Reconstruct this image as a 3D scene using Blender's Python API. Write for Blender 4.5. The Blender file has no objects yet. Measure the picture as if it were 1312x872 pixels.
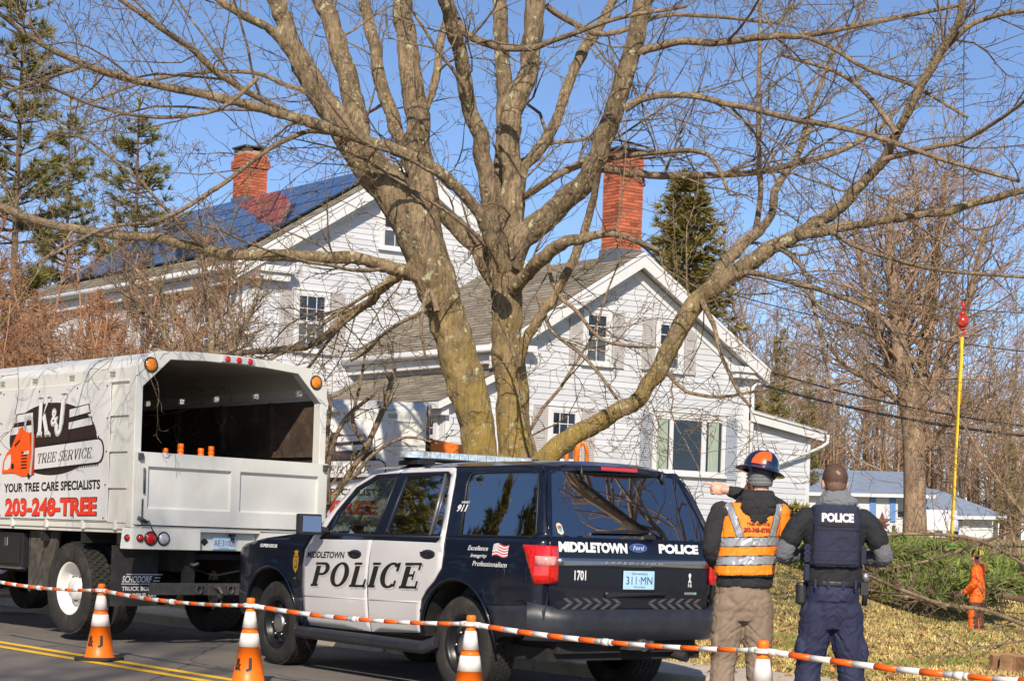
import bpy, bmesh, math, random
from mathutils import Vector, Matrix, noise
from mathutils.geometry import tessellate_polygon
R_ = math.radians
C = bpy.context.scene
COL = C.collection
# ------------------------------------------------------------------ camera
FP, Y0, ROLL, HC = 2140.0, 687.6, 0.033, 1.282      # focal length and horizon in photo pixels, roll, eye height
cd = bpy.data.cameras.new('camera'); cam = bpy.data.objects.new('camera', cd); COL.objects.link(cam)
cd.sensor_width = 36.0; cd.lens = 36.0 * FP / 1312.0; cd.shift_y = (Y0 - 436.0) / 1312.0
cd.clip_start = 0.1; cd.clip_end = 3000
cam.matrix_world = Matrix.Translation((0, 0, HC)) @ Matrix.Rotation(R_(90), 4, 'X') @ Matrix.Rotation(ROLL, 4, 'Z')
C.camera = cam
# ------------------------------------------------------------------ sky, sun, exposure
SUN_EL, SUN_AZ = 35.0, 182.0                          # sun behind the camera
w = bpy.data.worlds.new('World'); C.world = w; w.use_nodes = True
nt = w.node_tree; bg = nt.nodes['Background']
sk = nt.nodes.new('ShaderNodeTexSky'); sk.sky_type = 'NISHITA'; sk.sun_disc = False
sk.sun_elevation = R_(SUN_EL); sk.sun_rotation = R_(SUN_AZ); sk.air_density = 0.6; sk.dust_density = 0.3; sk.ozone_density = 3.0
nt.links.new(sk.outputs[0], bg.inputs[0]); bg.inputs[1].default_value = 0.15
sl = bpy.data.lights.new('sun', 'SUN'); sl.energy = 5.0; sl.angle = R_(0.5); sl.color = (1.0, 0.89, 0.73)
so = bpy.data.objects.new('sun', sl); COL.objects.link(so)
sd = Vector((math.sin(R_(SUN_AZ)) * math.cos(R_(SUN_EL)), math.cos(R_(SUN_AZ)) * math.cos(R_(SUN_EL)), math.sin(R_(SUN_EL))))
so.rotation_euler = sd.to_track_quat('Z', 'Y').to_euler(); so.location = sd * 60
C.view_settings.view_transform = 'Standard'; C.view_settings.look = 'None'
C.view_settings.exposure = 0.2; C.view_settings.gamma = 1.0; C.view_settings.use_curve_mapping = False
# ------------------------------------------------------------------ measuring helpers
CR, SR = math.cos(ROLL), math.sin(ROLL)
def ray(x, y):
    u = (x - 656) / FP; v = (Y0 - y) / FP
    return Vector((u * CR - v * SR, 1, u * SR + v * CR))
def P(x, y, d):                                       # photo pixel at distance d -> point in the place
    q = ray(x, y) * d; return Vector((q.x, q.y, q.z + HC))
ROAD_A = R_(41.0)
RU = Vector((-math.sin(ROAD_A), math.cos(ROAD_A), 0)); RN = Vector((math.cos(ROAD_A), math.sin(ROAD_A), 0))
def road(l, s, z=0.0): q = RN * l + RU * s; return Vector((q.x, q.y, z))
def sstep(a, b, x):
    t = max(0.0, min(1.0, (x - a) / (b - a))); return t * t * (3 - 2 * t)
def ground_z(x, y):
    lat = RN.x * x + RN.y * y
    if lat < 11.6: return -0.02 if lat > 3.0 else -0.02 + 0.05 * sstep(3.6, 1.0, lat)
    z = 0.12 + 0.0 * lat
    hs = sstep(9.5, 4.0, x - 0.18 * (y - 30))
    z += 0.9 * sstep(13, 27, lat) * hs
    rt = sstep(4.5, 8.5, x)
    z -= 0.62 * rt * math.exp(-((y - 31) / 6.5) ** 2)
    z += 1.75 * sstep(40, 72, y) + 0.5 * sstep(72, 130, y)
    z += 0.03 * noise.noise((x * .35, y * .35, 0)) * sstep(12, 14, lat)
    return z
# ------------------------------------------------------------------ materials
def srgb(r, g, b):
    f = lambda c: (c / 255 / 12.92) if c / 255 <= .04045 else ((c / 255 + .055) / 1.055) ** 2.4
    return (f(r), f(g), f(b))
MATS = {}
def mat(name, col, rough=0.6, metal=0.0, var=0.12, vscale=6.0, bump=0.0, bscale=40.0, coat=0.0, spec=0.5, stretch=(1, 1, 1), tint=0.0, dirt=None, dirt2=None):
    if name in MATS: return MATS[name]
    m = bpy.data.materials.new(name); m.use_nodes = True; MATS[name] = m
    n = m.node_tree.nodes; L = m.node_tree.links; b = n['Principled BSDF']
    b.inputs['Roughness'].default_value = rough; b.inputs['Metallic'].default_value = metal
    b.inputs['Coat Weight'].default_value = coat; b.inputs['Coat Roughness'].default_value = 0.04
    b.inputs['Specular IOR Level'].default_value = spec
    tc = n.new('ShaderNodeTexCoord'); mp = n.new('ShaderNodeMapping'); mp.inputs['Scale'].default_value = stretch
    L.new(tc.outputs['Object'], mp.inputs['Vector'])
    nz = n.new('ShaderNodeTexNoise'); nz.inputs['Scale'].default_value = vscale; nz.inputs['Detail'].default_value = 7; nz.inputs['Roughness'].default_value = .65
    L.new(mp.outputs[0], nz.inputs['Vector'])
    rp = n.new('ShaderNodeValToRGB'); rp.color_ramp.elements[0].position = .3; rp.color_ramp.elements[1].position = .7
    rp.color_ramp.elements[0].color = tuple(max(0, c * (1 - var)) for c in col) + (1,)
    rp.color_ramp.elements[1].color = tuple(min(1, c * (1 + var)) for c in col) + (1,)
    L.new(nz.outputs[0], rp.inputs[0]); out = rp.outputs[0]
    if tint:
        at = n.new('ShaderNodeAttribute'); at.attribute_name = 'tint'
        mm = n.new('ShaderNodeMapRange'); mm.inputs[3].default_value = 1 - tint; mm.inputs[4].default_value = 1 + tint
        L.new(at.outputs['Fac'], mm.inputs[0])
        mx = n.new('ShaderNodeMix'); mx.data_type = 'RGBA'; mx.blend_type = 'MULTIPLY'; mx.inputs[0].default_value = 1
        L.new(out, mx.inputs[6]); L.new(mm.outputs[0], mx.inputs[7]); out = mx.outputs[2]
    for dirt in [q for q in (dirt, dirt2) if q]:      # (colour, noise scale, threshold, softness)
        n2 = n.new('ShaderNodeTexNoise'); n2.inputs['Scale'].default_value = dirt[1]; n2.inputs['Detail'].default_value = 8; n2.inputs['Roughness'].default_value = .7
        L.new(mp.outputs[0], n2.inputs['Vector'])
        r2 = n.new('ShaderNodeMapRange'); r2.inputs[1].default_value = dirt[2]; r2.inputs[2].default_value = dirt[2] + dirt[3]; r2.clamp = True
        L.new(n2.outputs[0], r2.inputs[0])
        mx = n.new('ShaderNodeMix'); mx.data_type = 'RGBA'; L.new(r2.outputs[0], mx.inputs[0]); L.new(out, mx.inputs[6]); mx.inputs[7].default_value = tuple(dirt[0]) + (1,); out = mx.outputs[2]
    L.new(out, b.inputs['Base Color'])
    if bump:
        nb = n.new('ShaderNodeTexNoise'); nb.inputs['Scale'].default_value = bscale; nb.inputs['Detail'].default_value = 6; L.new(mp.outputs[0], nb.inputs['Vector'])
        bp = n.new('ShaderNodeBump'); bp.inputs['Strength'].default_value = bump; bp.inputs['Distance'].default_value = 0.02
        L.new(nb.outputs[0], bp.inputs['Height']); L.new(bp.outputs[0], b.inputs['Normal'])
    return m
def glassmat(name, tint, rough=0.02, spec=1.0):
    m = bpy.data.materials.new(name); m.use_nodes = True; n = m.node_tree.nodes; L = m.node_tree.links
    n.remove(n['Principled BSDF']); out = n['Material Output']
    t = n.new('ShaderNodeBsdfTransparent'); t.inputs[0].default_value = tuple(tint) + (1,)
    g = n.new('ShaderNodeBsdfGlossy'); g.inputs[0].default_value = (.95, .97, 1, 1); g.inputs['Roughness'].default_value = rough
    fr = n.new('ShaderNodeFresnel'); fr.inputs[0].default_value = 1.55
    mu = n.new('ShaderNodeMath'); mu.operation = 'MULTIPLY'; mu.inputs[1].default_value = spec; mu.use_clamp = True; L.new(fr.outputs[0], mu.inputs[0])
    mx = n.new('ShaderNodeMixShader'); L.new(mu.outputs[0], mx.inputs[0]); L.new(t.outputs[0], mx.inputs[1]); L.new(g.outputs[0], mx.inputs[2]); L.new(mx.outputs[0], out.inputs[0])
    MATS[name] = m; return m
# ------------------------------------------------------------------ mesh builder
class MB:
    def __init__(s): s.v = []; s.f = []; s.m = []; s.t = []; s.sm = []
    def add(s, vs, fs, mi=0, tint=0.5, smooth=False):
        o = len(s.v); s.v.extend(vs)
        for f in fs: s.f.append([o + i for i in f]); s.m.append(mi); s.t.append(tint); s.sm.append(smooth)
    def quad(s, a, b, c, d, mi=0, tint=.5): s.add([a, b, c, d], [(0, 1, 2, 3)], mi, tint)
    def hexa(s, p, mi=0, tint=.5):                    # p: 4 bottom then 4 top corners
        s.add(p, [(3, 2, 1, 0), (4, 5, 6, 7), (0, 1, 5, 4), (1, 2, 6, 5), (2, 3, 7, 6), (3, 0, 4, 7)], mi, tint)
    def box(s, x0, x1, y0, y1, z0, z1, mi=0, tint=.5, T=None):
        p = [(x0, y0, z0), (x1, y0, z0), (x1, y1, z0), (x0, y1, z0), (x0, y0, z1), (x1, y0, z1), (x1, y1, z1), (x0, y1, z1)]
        s.hexa([tuple(T(*q)) for q in p] if T else p, mi, tint)
    def obox(s, c, ex, ey, ez, mi=0, tint=.5):        # oriented box from centre and half axes
        c = Vector(c); ex = Vector(ex); ey = Vector(ey); ez = Vector(ez)
        s.hexa([tuple(c + a * ex + b * ey + k * ez) for k in (-1, 1) for a, b in ((-1, -1), (1, -1), (1, 1), (-1, 1))], mi, tint)
    def prism(s, poly, fn, a, b, mi=0):               # poly in 2D, fn(u,v,h) -> point, from h=a to h=b
        n = len(poly); vs = [tuple(fn(u, v, a)) for u, v in poly] + [tuple(fn(u, v, b)) for u, v in poly]
        s.add(vs, [tuple(range(n - 1, -1, -1)), tuple(range(n, 2 * n))] + [(i, (i + 1) % n, n + (i + 1) % n, n + i) for i in range(n)], mi)
    def tube(s, pts, rad, n=6, mi=0, caps=True, smooth=True, tint=.5, flat=1.0):
        pts = [Vector(p) for p in pts]; m = len(pts)
        if not isinstance(rad, (list, tuple)): rad = [rad] * m
        vs = []; up = None
        for i in range(m):
            t = (pts[min(i + 1, m - 1)] - pts[max(i - 1, 0)])
            t = t.normalized() if t.length > 1e-9 else Vector((0, 0, 1))
            if up is None: up = Vector((0, 0, 1)) if abs(t.z) < .9 else Vector((1, 0, 0))
            a = t.cross(up)
            if a.length < 1e-5: a = t.cross(Vector((.3, 1, .2)))
            a.normalize(); b = a.cross(t).normalized(); up = b
            for k in range(n):
                g = 2 * math.pi * k / n; vs.append(tuple(pts[i] + (a * math.cos(g) + b * math.sin(g) * flat) * rad[i]))
        fs = [(i * n + k, i * n + (k + 1) % n, (i + 1) * n + (k + 1) % n, (i + 1) * n + k) for i in range(m - 1) for k in range(n)]
        s.add(vs, fs, mi, tint, smooth)
        if caps:
            o = len(s.v) - len(vs)
            s.f.append([o + k for k in range(n - 1, -1, -1)]); s.f.append([o + (m - 1) * n + k for k in range(n)])
            s.m += [mi, mi]; s.t += [tint, tint]; s.sm += [False, False]
    def lathe(s, prof, o=(0, 0, 0), ax=(0, 0, 1), n=24, mi=0, smooth=True, mis=None):   # prof: (radius, height)
        ax = Vector(ax).normalized(); a = ax.cross(Vector((0, 0, 1)) if abs(ax.z) < .9 else Vector((1, 0, 0))).normalized(); b = ax.cross(a)
        o = Vector(o); vs = []
        for r, h in prof:
            for k in range(n):
                g = 2 * math.pi * k / n; vs.append(tuple(o + ax * h + (a * math.cos(g) + b * math.sin(g)) * r))
        off = len(s.v); s.v.extend(vs)
        for i in range(len(prof) - 1):
            for k in range(n):
                s.f.append([off + i * n + k, off + i * n + (k + 1) % n, off + (i + 1) * n + (k + 1) % n, off + (i + 1) * n + k])
                s.m.append(mis[i] if mis else mi); s.t.append(.5); s.sm.append(smooth)
    def grid(s, fn, nu, nv, mi=0, smooth=True, flip=False):
        vs = [tuple(fn(i / nu, j / nv)) for i in range(nu + 1) for j in range(nv + 1)]
        fs = []
        for i in range(nu):
            for j in range(nv):
                q = (i * (nv + 1) + j, (i + 1) * (nv + 1) + j, (i + 1) * (nv + 1) + j + 1, i * (nv + 1) + j + 1)
                fs.append(q[::-1] if flip else q)
        s.add(vs, fs, mi, .5, smooth)
    def ell(s, c, r, n=12, mi=0, rot=None):
        c = Vector(c); vs = []; h = n // 2 + 1
        for i in range(h + 1):
            th = math.pi * i / h
            for k in range(n):
                g = 2 * math.pi * k / n
                q = Vector((r[0] * math.sin(th) * math.cos(g), r[1] * math.sin(th) * math.sin(g), r[2] * math.cos(th)))
                if rot: q = rot @ q
                vs.append(tuple(c + q))
        s.add(vs, [(i * n + k, (i + 1) * n + k, (i + 1) * n + (k + 1) % n, i * n + (k + 1) % n) for i in range(h) for k in range(n)], mi, .5, True)
    def mesh(s, name, mats):
        me = bpy.data.meshes.new(name); me.from_pydata(s.v, [], s.f)
        for m in (mats if isinstance(mats, (list, tuple)) else [mats]): me.materials.append(m)
        me.polygons.foreach_set('material_index', s.m); me.polygons.foreach_set('use_smooth', s.sm)
        a = me.attributes.new('tint', 'FLOAT', 'FACE'); a.data.foreach_set('value', s.t)
        me.update(); return me
    def build(s, name, mats, parent=None, bevel=0.0, clean=True, M=None, seg=2):
        me = s.mesh(name, mats)
        if clean:
            bm = bmesh.new(); bm.from_mesh(me); bmesh.ops.remove_doubles(bm, verts=bm.verts, dist=1e-5)
            bmesh.ops.recalc_face_normals(bm, faces=bm.faces); bm.to_mesh(me); bm.free()
        o = bpy.data.objects.new(name, me); COL.objects.link(o)
        if parent: o.parent = parent
        if M is not None: o.matrix_local = M
        if bevel:
            b = o.modifiers.new('bevel', 'BEVEL'); b.width = bevel; b.segments = seg; b.limit_method = 'ANGLE'; b.angle_limit = R_(40)
        return o
def mesh_obj(name, me, parent=None):
    o = bpy.data.objects.new(name, me); COL.objects.link(o)
    if parent: o.parent = parent
    return o
def tag(o, label=None, cat=None, group=None, kind=None):
    if label: o['label'] = label
    if cat: o['category'] = cat
    if group: o['group'] = group
    if kind: o['kind'] = kind
    return o
def thing(name, label, cat, M=None, group=None):
    o = bpy.data.objects.new(name, None); COL.objects.link(o); o.empty_display_size = .2
    if M is not None: o.matrix_world = M
    return tag(o, label, cat, group)
def copy_tree(o, parent=None, top=True):
    c = o.copy(); COL.objects.link(c)
    if parent: c.parent = parent; c.matrix_parent_inverse = o.matrix_parent_inverse
    for ch in [k for k in bpy.data.objects if k.parent == o]: copy_tree(ch, c, False)
    return c
def frame(x, y, rotz, z=0.0): return Matrix.Translation((x, y, z)) @ Matrix.Rotation(rotz, 4, 'Z')
# flat or curved plate cut from a 2D outline: mapped point by point by fn(u, v)
def plate(outer, fn, holes=(), cu=0.12, cv=0.12, name='panel', mats=None, parent=None, thick=0.0, smooth=True, bevel=0):
    loops = [list(outer)] + [list(h) for h in holes]
    tri = tessellate_polygon([[Vector((u, v, 0)) for u, v in l] for l in loops])
    flat = [q for l in loops for q in l]
    bm = bmesh.new(); vs = [bm.verts.new((u, v, 0)) for u, v in flat]
    for t in tri:
        try: bm.faces.new([vs[i] for i in t])
        except ValueError: pass
    us = [q[0] for q in flat]; ws = [q[1] for q in flat]
    for lo, hi, st, ax in ((min(us), max(us), cu, 0), (min(ws), max(ws), cv, 1)):
        if not st: continue
        k = lo + st
        while k < hi - 1e-4:
            co = (k, 0, 0) if ax == 0 else (0, k, 0); no = (1, 0, 0) if ax == 0 else (0, 1, 0)
            bmesh.ops.bisect_plane(bm, geom=bm.verts[:] + bm.edges[:] + bm.faces[:], plane_co=co, plane_no=no, dist=1e-5); k += st
    bmesh.ops.dissolve_degenerate(bm, dist=1e-5, edges=bm.edges[:])
    for v in bm.verts: v.co = Vector(fn(v.co.x, v.co.y))
    bmesh.ops.recalc_face_normals(bm, faces=bm.faces)
    me = bpy.data.meshes.new(name); bm.to_mesh(me); bm.free()
    for m in (mats if isinstance(mats, (list, tuple)) else [mats]): me.materials.append(m)
    for p in me.polygons: p.use_smooth = smooth
    o = mesh_obj(name, me, parent)
    if thick:
        so_ = o.modifiers.new('solid', 'SOLIDIFY'); so_.thickness = thick; so_.offset = 0; so_.use_even_offset = False
    return o
def arc(cx, cy, r, a0, a1, n=10, ry=None):
    return [(cx + r * math.cos(R_(a0 + (a1 - a0) * i / n)), cy + (ry or r) * math.sin(R_(a0 + (a1 - a0) * i / n))) for i in range(n + 1)]
# lettering: list of (text, x0, y0, x1, y1, options) fitted to boxes, merged in one mesh, mapped by fn(x, y, h)
def text_geo(txt, bold=0.0, shear=0.0, spacing=1.0, serif=False, res=3):
    cu = bpy.data.curves.new('t', 'FONT'); cu.body = txt; cu.size = 1; cu.offset = bold; cu.shear = 0; cu.space_character = spacing; cu.resolution_u = res; cu.fill_mode = 'FRONT'
    o = bpy.data.objects.new('t', cu); me = bpy.data.meshes.new_from_object(o)
    vs = [(v.co.x, v.co.y) for v in me.vertices]; fs = [tuple(p.vertices) for p in me.polygons]
    bpy.data.meshes.remove(me); bpy.data.objects.remove(o); bpy.data.curves.remove(cu)
    vs = [(x + shear * y, y) for x, y in vs]
    return vs, fs
def lettering(items, fn, name, mats, parent, h=0.003):
    mb = MB()
    for it in items:
        txt, x0, y0, x1, y1 = it[:5]; op = it[5] if len(it) > 5 else {}
        if isinstance(txt, str): vs, fs = text_geo(txt, op.get('bold', 0), op.get('shear', 0), op.get('sp', 1.0))
        else: vs, fs = txt
        xs = [v[0] for v in vs]; ys = [v[1] for v in vs]; a, b, c, d = min(xs), max(xs), min(ys), max(ys)
        hh = h * op.get('h', 1)
        q = [tuple(fn(x0 + (x - a) / (b - a) * (x1 - x0), y0 + (y - c) / (d - c) * (y1 - y0) + op.get('tilt', 0) * ((x - a) / (b - a)), hh)) for x, y in vs]
        mb.add(q, fs, op.get('mi', 0))
    return mb.build(name, mats, parent, clean=False)
# slab-serif capitals drawn stroke by stroke (unit height), for the wording set in a serif face
def slab_word(word, shear=0.18, stem=0.17, thin=0.09, gap=0.12):
    vs = []; fs = []; x = 0.0
    def rect(x0, y0, x1, y1):
        o = len(vs); vs.extend([(x0, y0), (x1, y0), (x1, y1), (x0, y1)]); fs.append((o, o + 1, o + 2, o + 3))
    def quadp(*p):
        o = len(vs); vs.extend(p); fs.append(tuple(range(o, o + len(p))))
    def ring(cx, cy, rx, ry, a0, a1, tx, ty, n=18):
        for i in range(n):
            p = []
            for k, (fx, fy) in ((i, (rx, ry)), (i + 1, (rx, ry)), (i + 1, (rx - tx, ry - ty)), (i, (rx - tx, ry - ty))):
                g = R_(a0 + (a1 - a0) * k / n); p.append((cx + fx * math.cos(g), cy + fy * math.sin(g)))
            quadp(*p)
    S, T = stem, thin; e = .05
    for ch in word:
        if ch == ' ': x += .38; continue
        wd = dict(P=.62, O=.74, L=.6, I=.30, C=.68, E=.62, T=.66, R=.70, S=.56, V=.70, K=.74, J=.5).get(ch, .62)
        if ch in 'PLIERK':
            sx = x + e; rect(sx, 0, sx + S, 1); rect(x, 0, sx + S + e, T); rect(x, 1 - T, sx + S + e, 1)
        if ch == 'P': rect(sx + S, 1 - T, x + .38, 1); rect(sx + S, .46, x + .38, .46 + T); ring(x + .36, .73, .26, .27, -90, 90, S * .9, T)
        if ch == 'R':
            rect(sx + S, 1 - T, x + .38, 1); rect(sx + S, .48, x + .38, .48 + T); ring(x + .36, .74, .26, .26, -90, 90, S * .9, T)
            quadp((x + .30, .5), (x + .48, .5), (x + .68, 0), (x + .50, 0)); rect(x + .48, 0, x + .72, T)
        if ch == 'L': rect(sx + S, 0, x + wd, T); quadp((x + wd - .1, 0), (x + wd, 0), (x + wd, .34), (x + wd - .06, .34))
        if ch == 'E':
            rect(sx + S, 0, x + wd, T); rect(sx + S, 1 - T, x + wd - .04, 1); rect(sx + S, .46, x + .42, .46 + T)
            rect(x + wd - .07, 0, x + wd, .3); rect(x + wd - .11, .72, x + wd - .04, 1); rect(x + .37, .34, x + .43, .68)
        if ch == 'T': c = x + wd / 2; rect(c - S / 2, 0, c + S / 2, 1); rect(c - S / 2 - e, 0, c + S / 2 + e, T); rect(x, 1 - T, x + wd, 1); rect(x, .7, x + .07, 1); rect(x + wd - .07, .7, x + wd, 1)
        if ch == 'O': ring(x + .36, .5, .36, .51, 0, 360, S, T, 30)
        if ch == 'C': ring(x + .36, .5, .36, .51, 48, 312, S, T, 24); rect(x + .52, .66, x + .62, 1); rect(x + .54, .06, x + .62, .3)
        if ch == 'S': ring(x + .28, .74, .26, .27, 20, 270, S * .8, T); ring(x + .28, .27, .27, .28, -160, 90, S * .8, T); rect(x + .47, .70, x + .54, 1); rect(x + .0, 0, x + .07, .3)
        if ch == 'V': quadp((x + .06, 1), (x + .06 + S * 1.1, 1), (x + .40, 0), (x + .30, 0)); quadp((x + .32, 0), (x + .40, 0), (x + .64, 1), (x + .55, 1)); rect(x, 1 - T, x + .32, 1); rect(x + .46, 1 - T, x + .72, 1)
        if ch == 'K': quadp((sx + S, .4), (sx + S + .08, .55), (x + .68, 1), (x + .54, 1)); quadp((sx + S + .02, .5), (sx + S + .18, .6), (x + .72, 0), (x + .52, 0)); rect(x + .46, 1 - T, x + .74, 1); rect(x + .46, 0, x + .78, T)
        if ch == 'J': rect(x + .24, .25, x + .24 + S, 1); rect(x + .14, 1 - T, x + .24 + S + .08, 1); ring(x + .2, .25, .21, .26, 180, 360, S * .9, T)
        x += wd + gap
    return [(a + shear * b, b) for a, b in vs], fs
rnd = random.Random(7)
# ================================================================== ground, road, kerb
def ground_sheet():
    def axis(a, b, c, d, fine, k=14):                 # fine inside b..c, stretched to a and d
        xs = [b - (b - a) * ((k - i) / k) ** 2.2 for i in range(k)]
        n = int((c - b) / fine); xs += [b + (c - b) * i / n for i in range(n + 1)]
        xs += [c + (d - c) * ((i + 1) / k) ** 2.2 for i in range(k)]; return xs
    X = axis(-900, -16, 20, 900, .5); Y = axis(-500, 6, 75, 1800, .5); m = MB(); ny = len(Y)
    for x in X:
        for y in Y: m.v.append((x, y, ground_z(x, y)))
    for i in range(len(X) - 1):
        for j in range(ny - 1):
            m.f.append((i * ny + j, (i + 1) * ny + j, (i + 1) * ny + j + 1, i * ny + j + 1)); m.m.append(0); m.t.append(.5); m.sm.append(True)
    return m
lawn = mat('lawn_soil', (0.31, 0.235, 0.09), .95, var=.35, vscale=1.1, bump=.6, bscale=9, dirt=((0.13, 0.14, 0.035), 0.9, .55, .14))
ln = lawn.node_tree.nodes
tag(ground_sheet().build('ground', lawn, clean=False), kind='structure')
asph = mat('asphalt', (0.24, 0.21, 0.185), .85, var=.42, vscale=75, bump=.9, bscale=260, dirt=((0.285, 0.25, 0.22), 1.1, .48, .3), dirt2=((0.12, 0.105, 0.095), .55, .58, .12))
an_ = asph.node_tree.nodes; al_ = asph.node_tree.links
vo = an_.new('ShaderNodeTexVoronoi'); vo.feature = 'DISTANCE_TO_EDGE'; vo.inputs['Scale'].default_value = .42
wn = an_.new('ShaderNodeTexNoise'); wn.inputs['Scale'].default_value = 2.2; wn.inputs['Detail'].default_value = 6; wa = an_.new('ShaderNodeMix'); wa.data_type = 'VECTOR'; wa.inputs[0].default_value = .16
ao = [q for q in an_ if q.type == 'TEX_COORD'][0].outputs['Object']; al_.new(ao, wn.inputs['Vector']); al_.new(ao, wa.inputs[4]); al_.new(wn.outputs['Color'], wa.inputs[5]); al_.new(wa.outputs[1], vo.inputs['Vector'])
vr = an_.new('ShaderNodeMapRange'); vr.inputs[1].default_value = .0; vr.inputs[2].default_value = .006; vr.inputs[3].default_value = .35; al_.new(vo.outputs['Distance'], vr.inputs[0])
vm = an_.new('ShaderNodeMix'); vm.data_type = 'RGBA'; vm.blend_type = 'MULTIPLY'; vm.inputs[0].default_value = 1; ab = an_['Principled BSDF'].inputs['Base Color']; al_.new(ab.links[0].from_socket, vm.inputs[6]); al_.new(vr.outputs[0], vm.inputs[7]); al_.new(vm.outputs[2], ab)
def strip(l0, l1, z, s0=-40, s1=140, n=60):
    m = MB()
    for i in range(n):
        a = s0 + (s1 - s0) * i / n; b = s0 + (s1 - s0) * (i + 1) / n
        m.quad(tuple(road(l0, a, z)), tuple(road(l1, a, z)), tuple(road(l1, b, z)), tuple(road(l0, b, z)))
    return m
tag(strip(3.7, 10.75, 0.0).build('road', asph), kind='structure')
yel = mat('yellow_road_paint', (0.92, 0.53, 0.025), .7, var=.14, vscale=14, bump=.25, bscale=240, dirt=((0.16, 0.12, 0.05), 22, .60, .12))
m = strip(7.17, 7.29, .004); q = strip(7.43, 7.55, .004); m.add(q.v, q.f); tag(m.build('road_marking', yel), kind='structure')
conc = mat('concrete', (0.52, 0.45, 0.355), .9, var=.14, vscale=5, bump=.3, bscale=60, dirt=((0.30, 0.25, 0.18), 3, .55, .2))
m = MB()
for i in range(-14, 40):
    a, b = i * 2.4 + .01, i * 2.4 + 2.39
    m.hexa([tuple(road(l, s, z)) for z in (-.1, .13) for l, s in ((10.75, a), (10.93, a), (10.93, b), (10.75, b))])
tag(m.build('kerb', conc, bevel=.02), kind='structure')
m = MB()
for i in range(-20, 64):
    a, b = i * 1.5 + .012, i * 1.5 + 1.488
    m.hexa([tuple(road(l, s, z)) for z in (-.1, .125) for l, s in ((10.935, a), (11.95, a), (11.95, b), (10.935, b))])
tag(m.build('sidewalk', conc, bevel=.008), kind='structure')
# ================================================================== white farmhouse
HB, HA = R_(29), R_(42)
HF = Vector((math.cos(HB), math.sin(HB), 0)); HS = Vector((-math.sin(HA), math.cos(HA), 0))
HO = Vector((5.238, 38.0, 0))
NF = Vector((HF.y, -HF.x, 0)); NL = Vector((-HS.y, HS.x, 0)).normalized()      # outward normals: front walls, left walls
if NL.x > 0: NL = -NL
house = thing('farmhouse', 'white clapboard farmhouse with two brick chimneys and solar panels on its roof', 'house', Matrix.Translation(HO))
def hp(s, t, z): q = HF * s + HS * t; return Vector((q.x, q.y, z))
white_sid = mat('white_siding', (0.54, 0.555, 0.585), .6, var=.05, vscale=2.2, tint=.07, dirt=((0.43, 0.43, 0.43), 2.2, .54, .25), stretch=(1, 1, .35), bump=.12, bscale=7)
white_trim = mat('white_trim', (0.62, 0.625, 0.63), .5, var=.04, vscale=3)
shutm = mat('grey_shutter', (0.40, 0.38, 0.375), .7, var=.06, vscale=9)
shutb = mat('blue_grey_shutter', (0.31, 0.34, 0.40), .7, var=.06, vscale=9)
pane = mat('window_pane', (0.012, 0.016, 0.024), .03, var=.3, vscale=2, spec=.8)
curt = mat('pale_green_curtain', (0.30, 0.36, 0.29), .8, var=.15, vscale=4, stretch=(14, 14, 1))
shing = mat('roof_shingle', (0.215, 0.185, 0.145), .95, var=.18, vscale=5, tint=.28, bump=.4, bscale=120)
lead = mat('lead_flashing', (0.10, 0.11, 0.13), .5, var=.2)
brick = mat('chimney_brick', (0.40, 0.105, 0.05), .9, var=.16, vscale=14, tint=.42, bump=.4, bscale=70)
mort = mat('mortar', (0.36, 0.25, 0.19), .95, var=.15)
def claps(mb, at, n, z0, z1, span, e=.128):
    z = z0; k = 0
    while z < z1 - .01:
        zt = min(z + e, z1); a0, b0 = span(z); a1, b1 = span(zt)
        if b0 - a0 > .02:
            if b1 < a1: a1 = b1 = (a1 + b1) / 2
            tt = rnd.random()
            A, B, Cc, D = at(a0, z) + n * .018, at(b0, z) + n * .018, at(b1, zt) + n * .005, at(a1, zt) + n * .005
            mb.quad(tuple(A), tuple(B), tuple(Cc), tuple(D), 0, tt)
            mb.quad(tuple(at(a0, z) + n * .002), tuple(at(b0, z) + n * .002), tuple(B), tuple(A), 0, tt)
        z = zt
def shingles(mb, A, B, Cc, D, e=.15, lift=.012, tab=.33):
    A, B, Cc, D = map(Vector, (A, B, Cc, D)); nr = max(2, int((D - A).length / e)); n = (B - A).cross(D - A).normalized()
    if n.z < 0: n = -n
    nc = max(2, int((B - A).length / tab))
    for i in range(nr):
        f0, f1 = i / nr, (i + 1) / nr; off = rnd.random()
        cuts = [0] + [(j + off) / nc for j in range(nc) if 0 < (j + off) / nc < 1] + [1]
        for a, b in zip(cuts[:-1], cuts[1:]):
            l = lift * rnd.uniform(.7, 1.3)
            p = [A.lerp(B, a).lerp(D.lerp(Cc, a), f0) + n * l, A.lerp(B, b).lerp(D.lerp(Cc, b), f0) + n * l, A.lerp(B, b).lerp(D.lerp(Cc, b), f1) + n * .001, A.lerp(B, a).lerp(D.lerp(Cc, a), f1) + n * .001]
            tt = rnd.random(); mb.quad(*[tuple(x) for x in p], 0, tt)
            q0 = A.lerp(B, a).lerp(D.lerp(Cc, a), f0); q1 = A.lerp(B, b).lerp(D.lerp(Cc, b), f0)
            mb.quad(tuple(q0), tuple(q1), tuple(p[1]), tuple(p[0]), 0, tt)
def slab(mb, pts, th, mi=0):
    pts = [Vector(p) for p in pts]; mb.hexa([tuple(p - Vector((0, 0, th))) for p in pts] + [tuple(p) for p in pts], mi)
def bar(mb, a, b, wv, hv, mi=0):                      # board from a to b with half width / height vectors
    a, b = Vector(a), Vector(b); c = (a + b) / 2; mb.obox(c, (b - a) / 2, wv, hv, mi)
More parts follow.
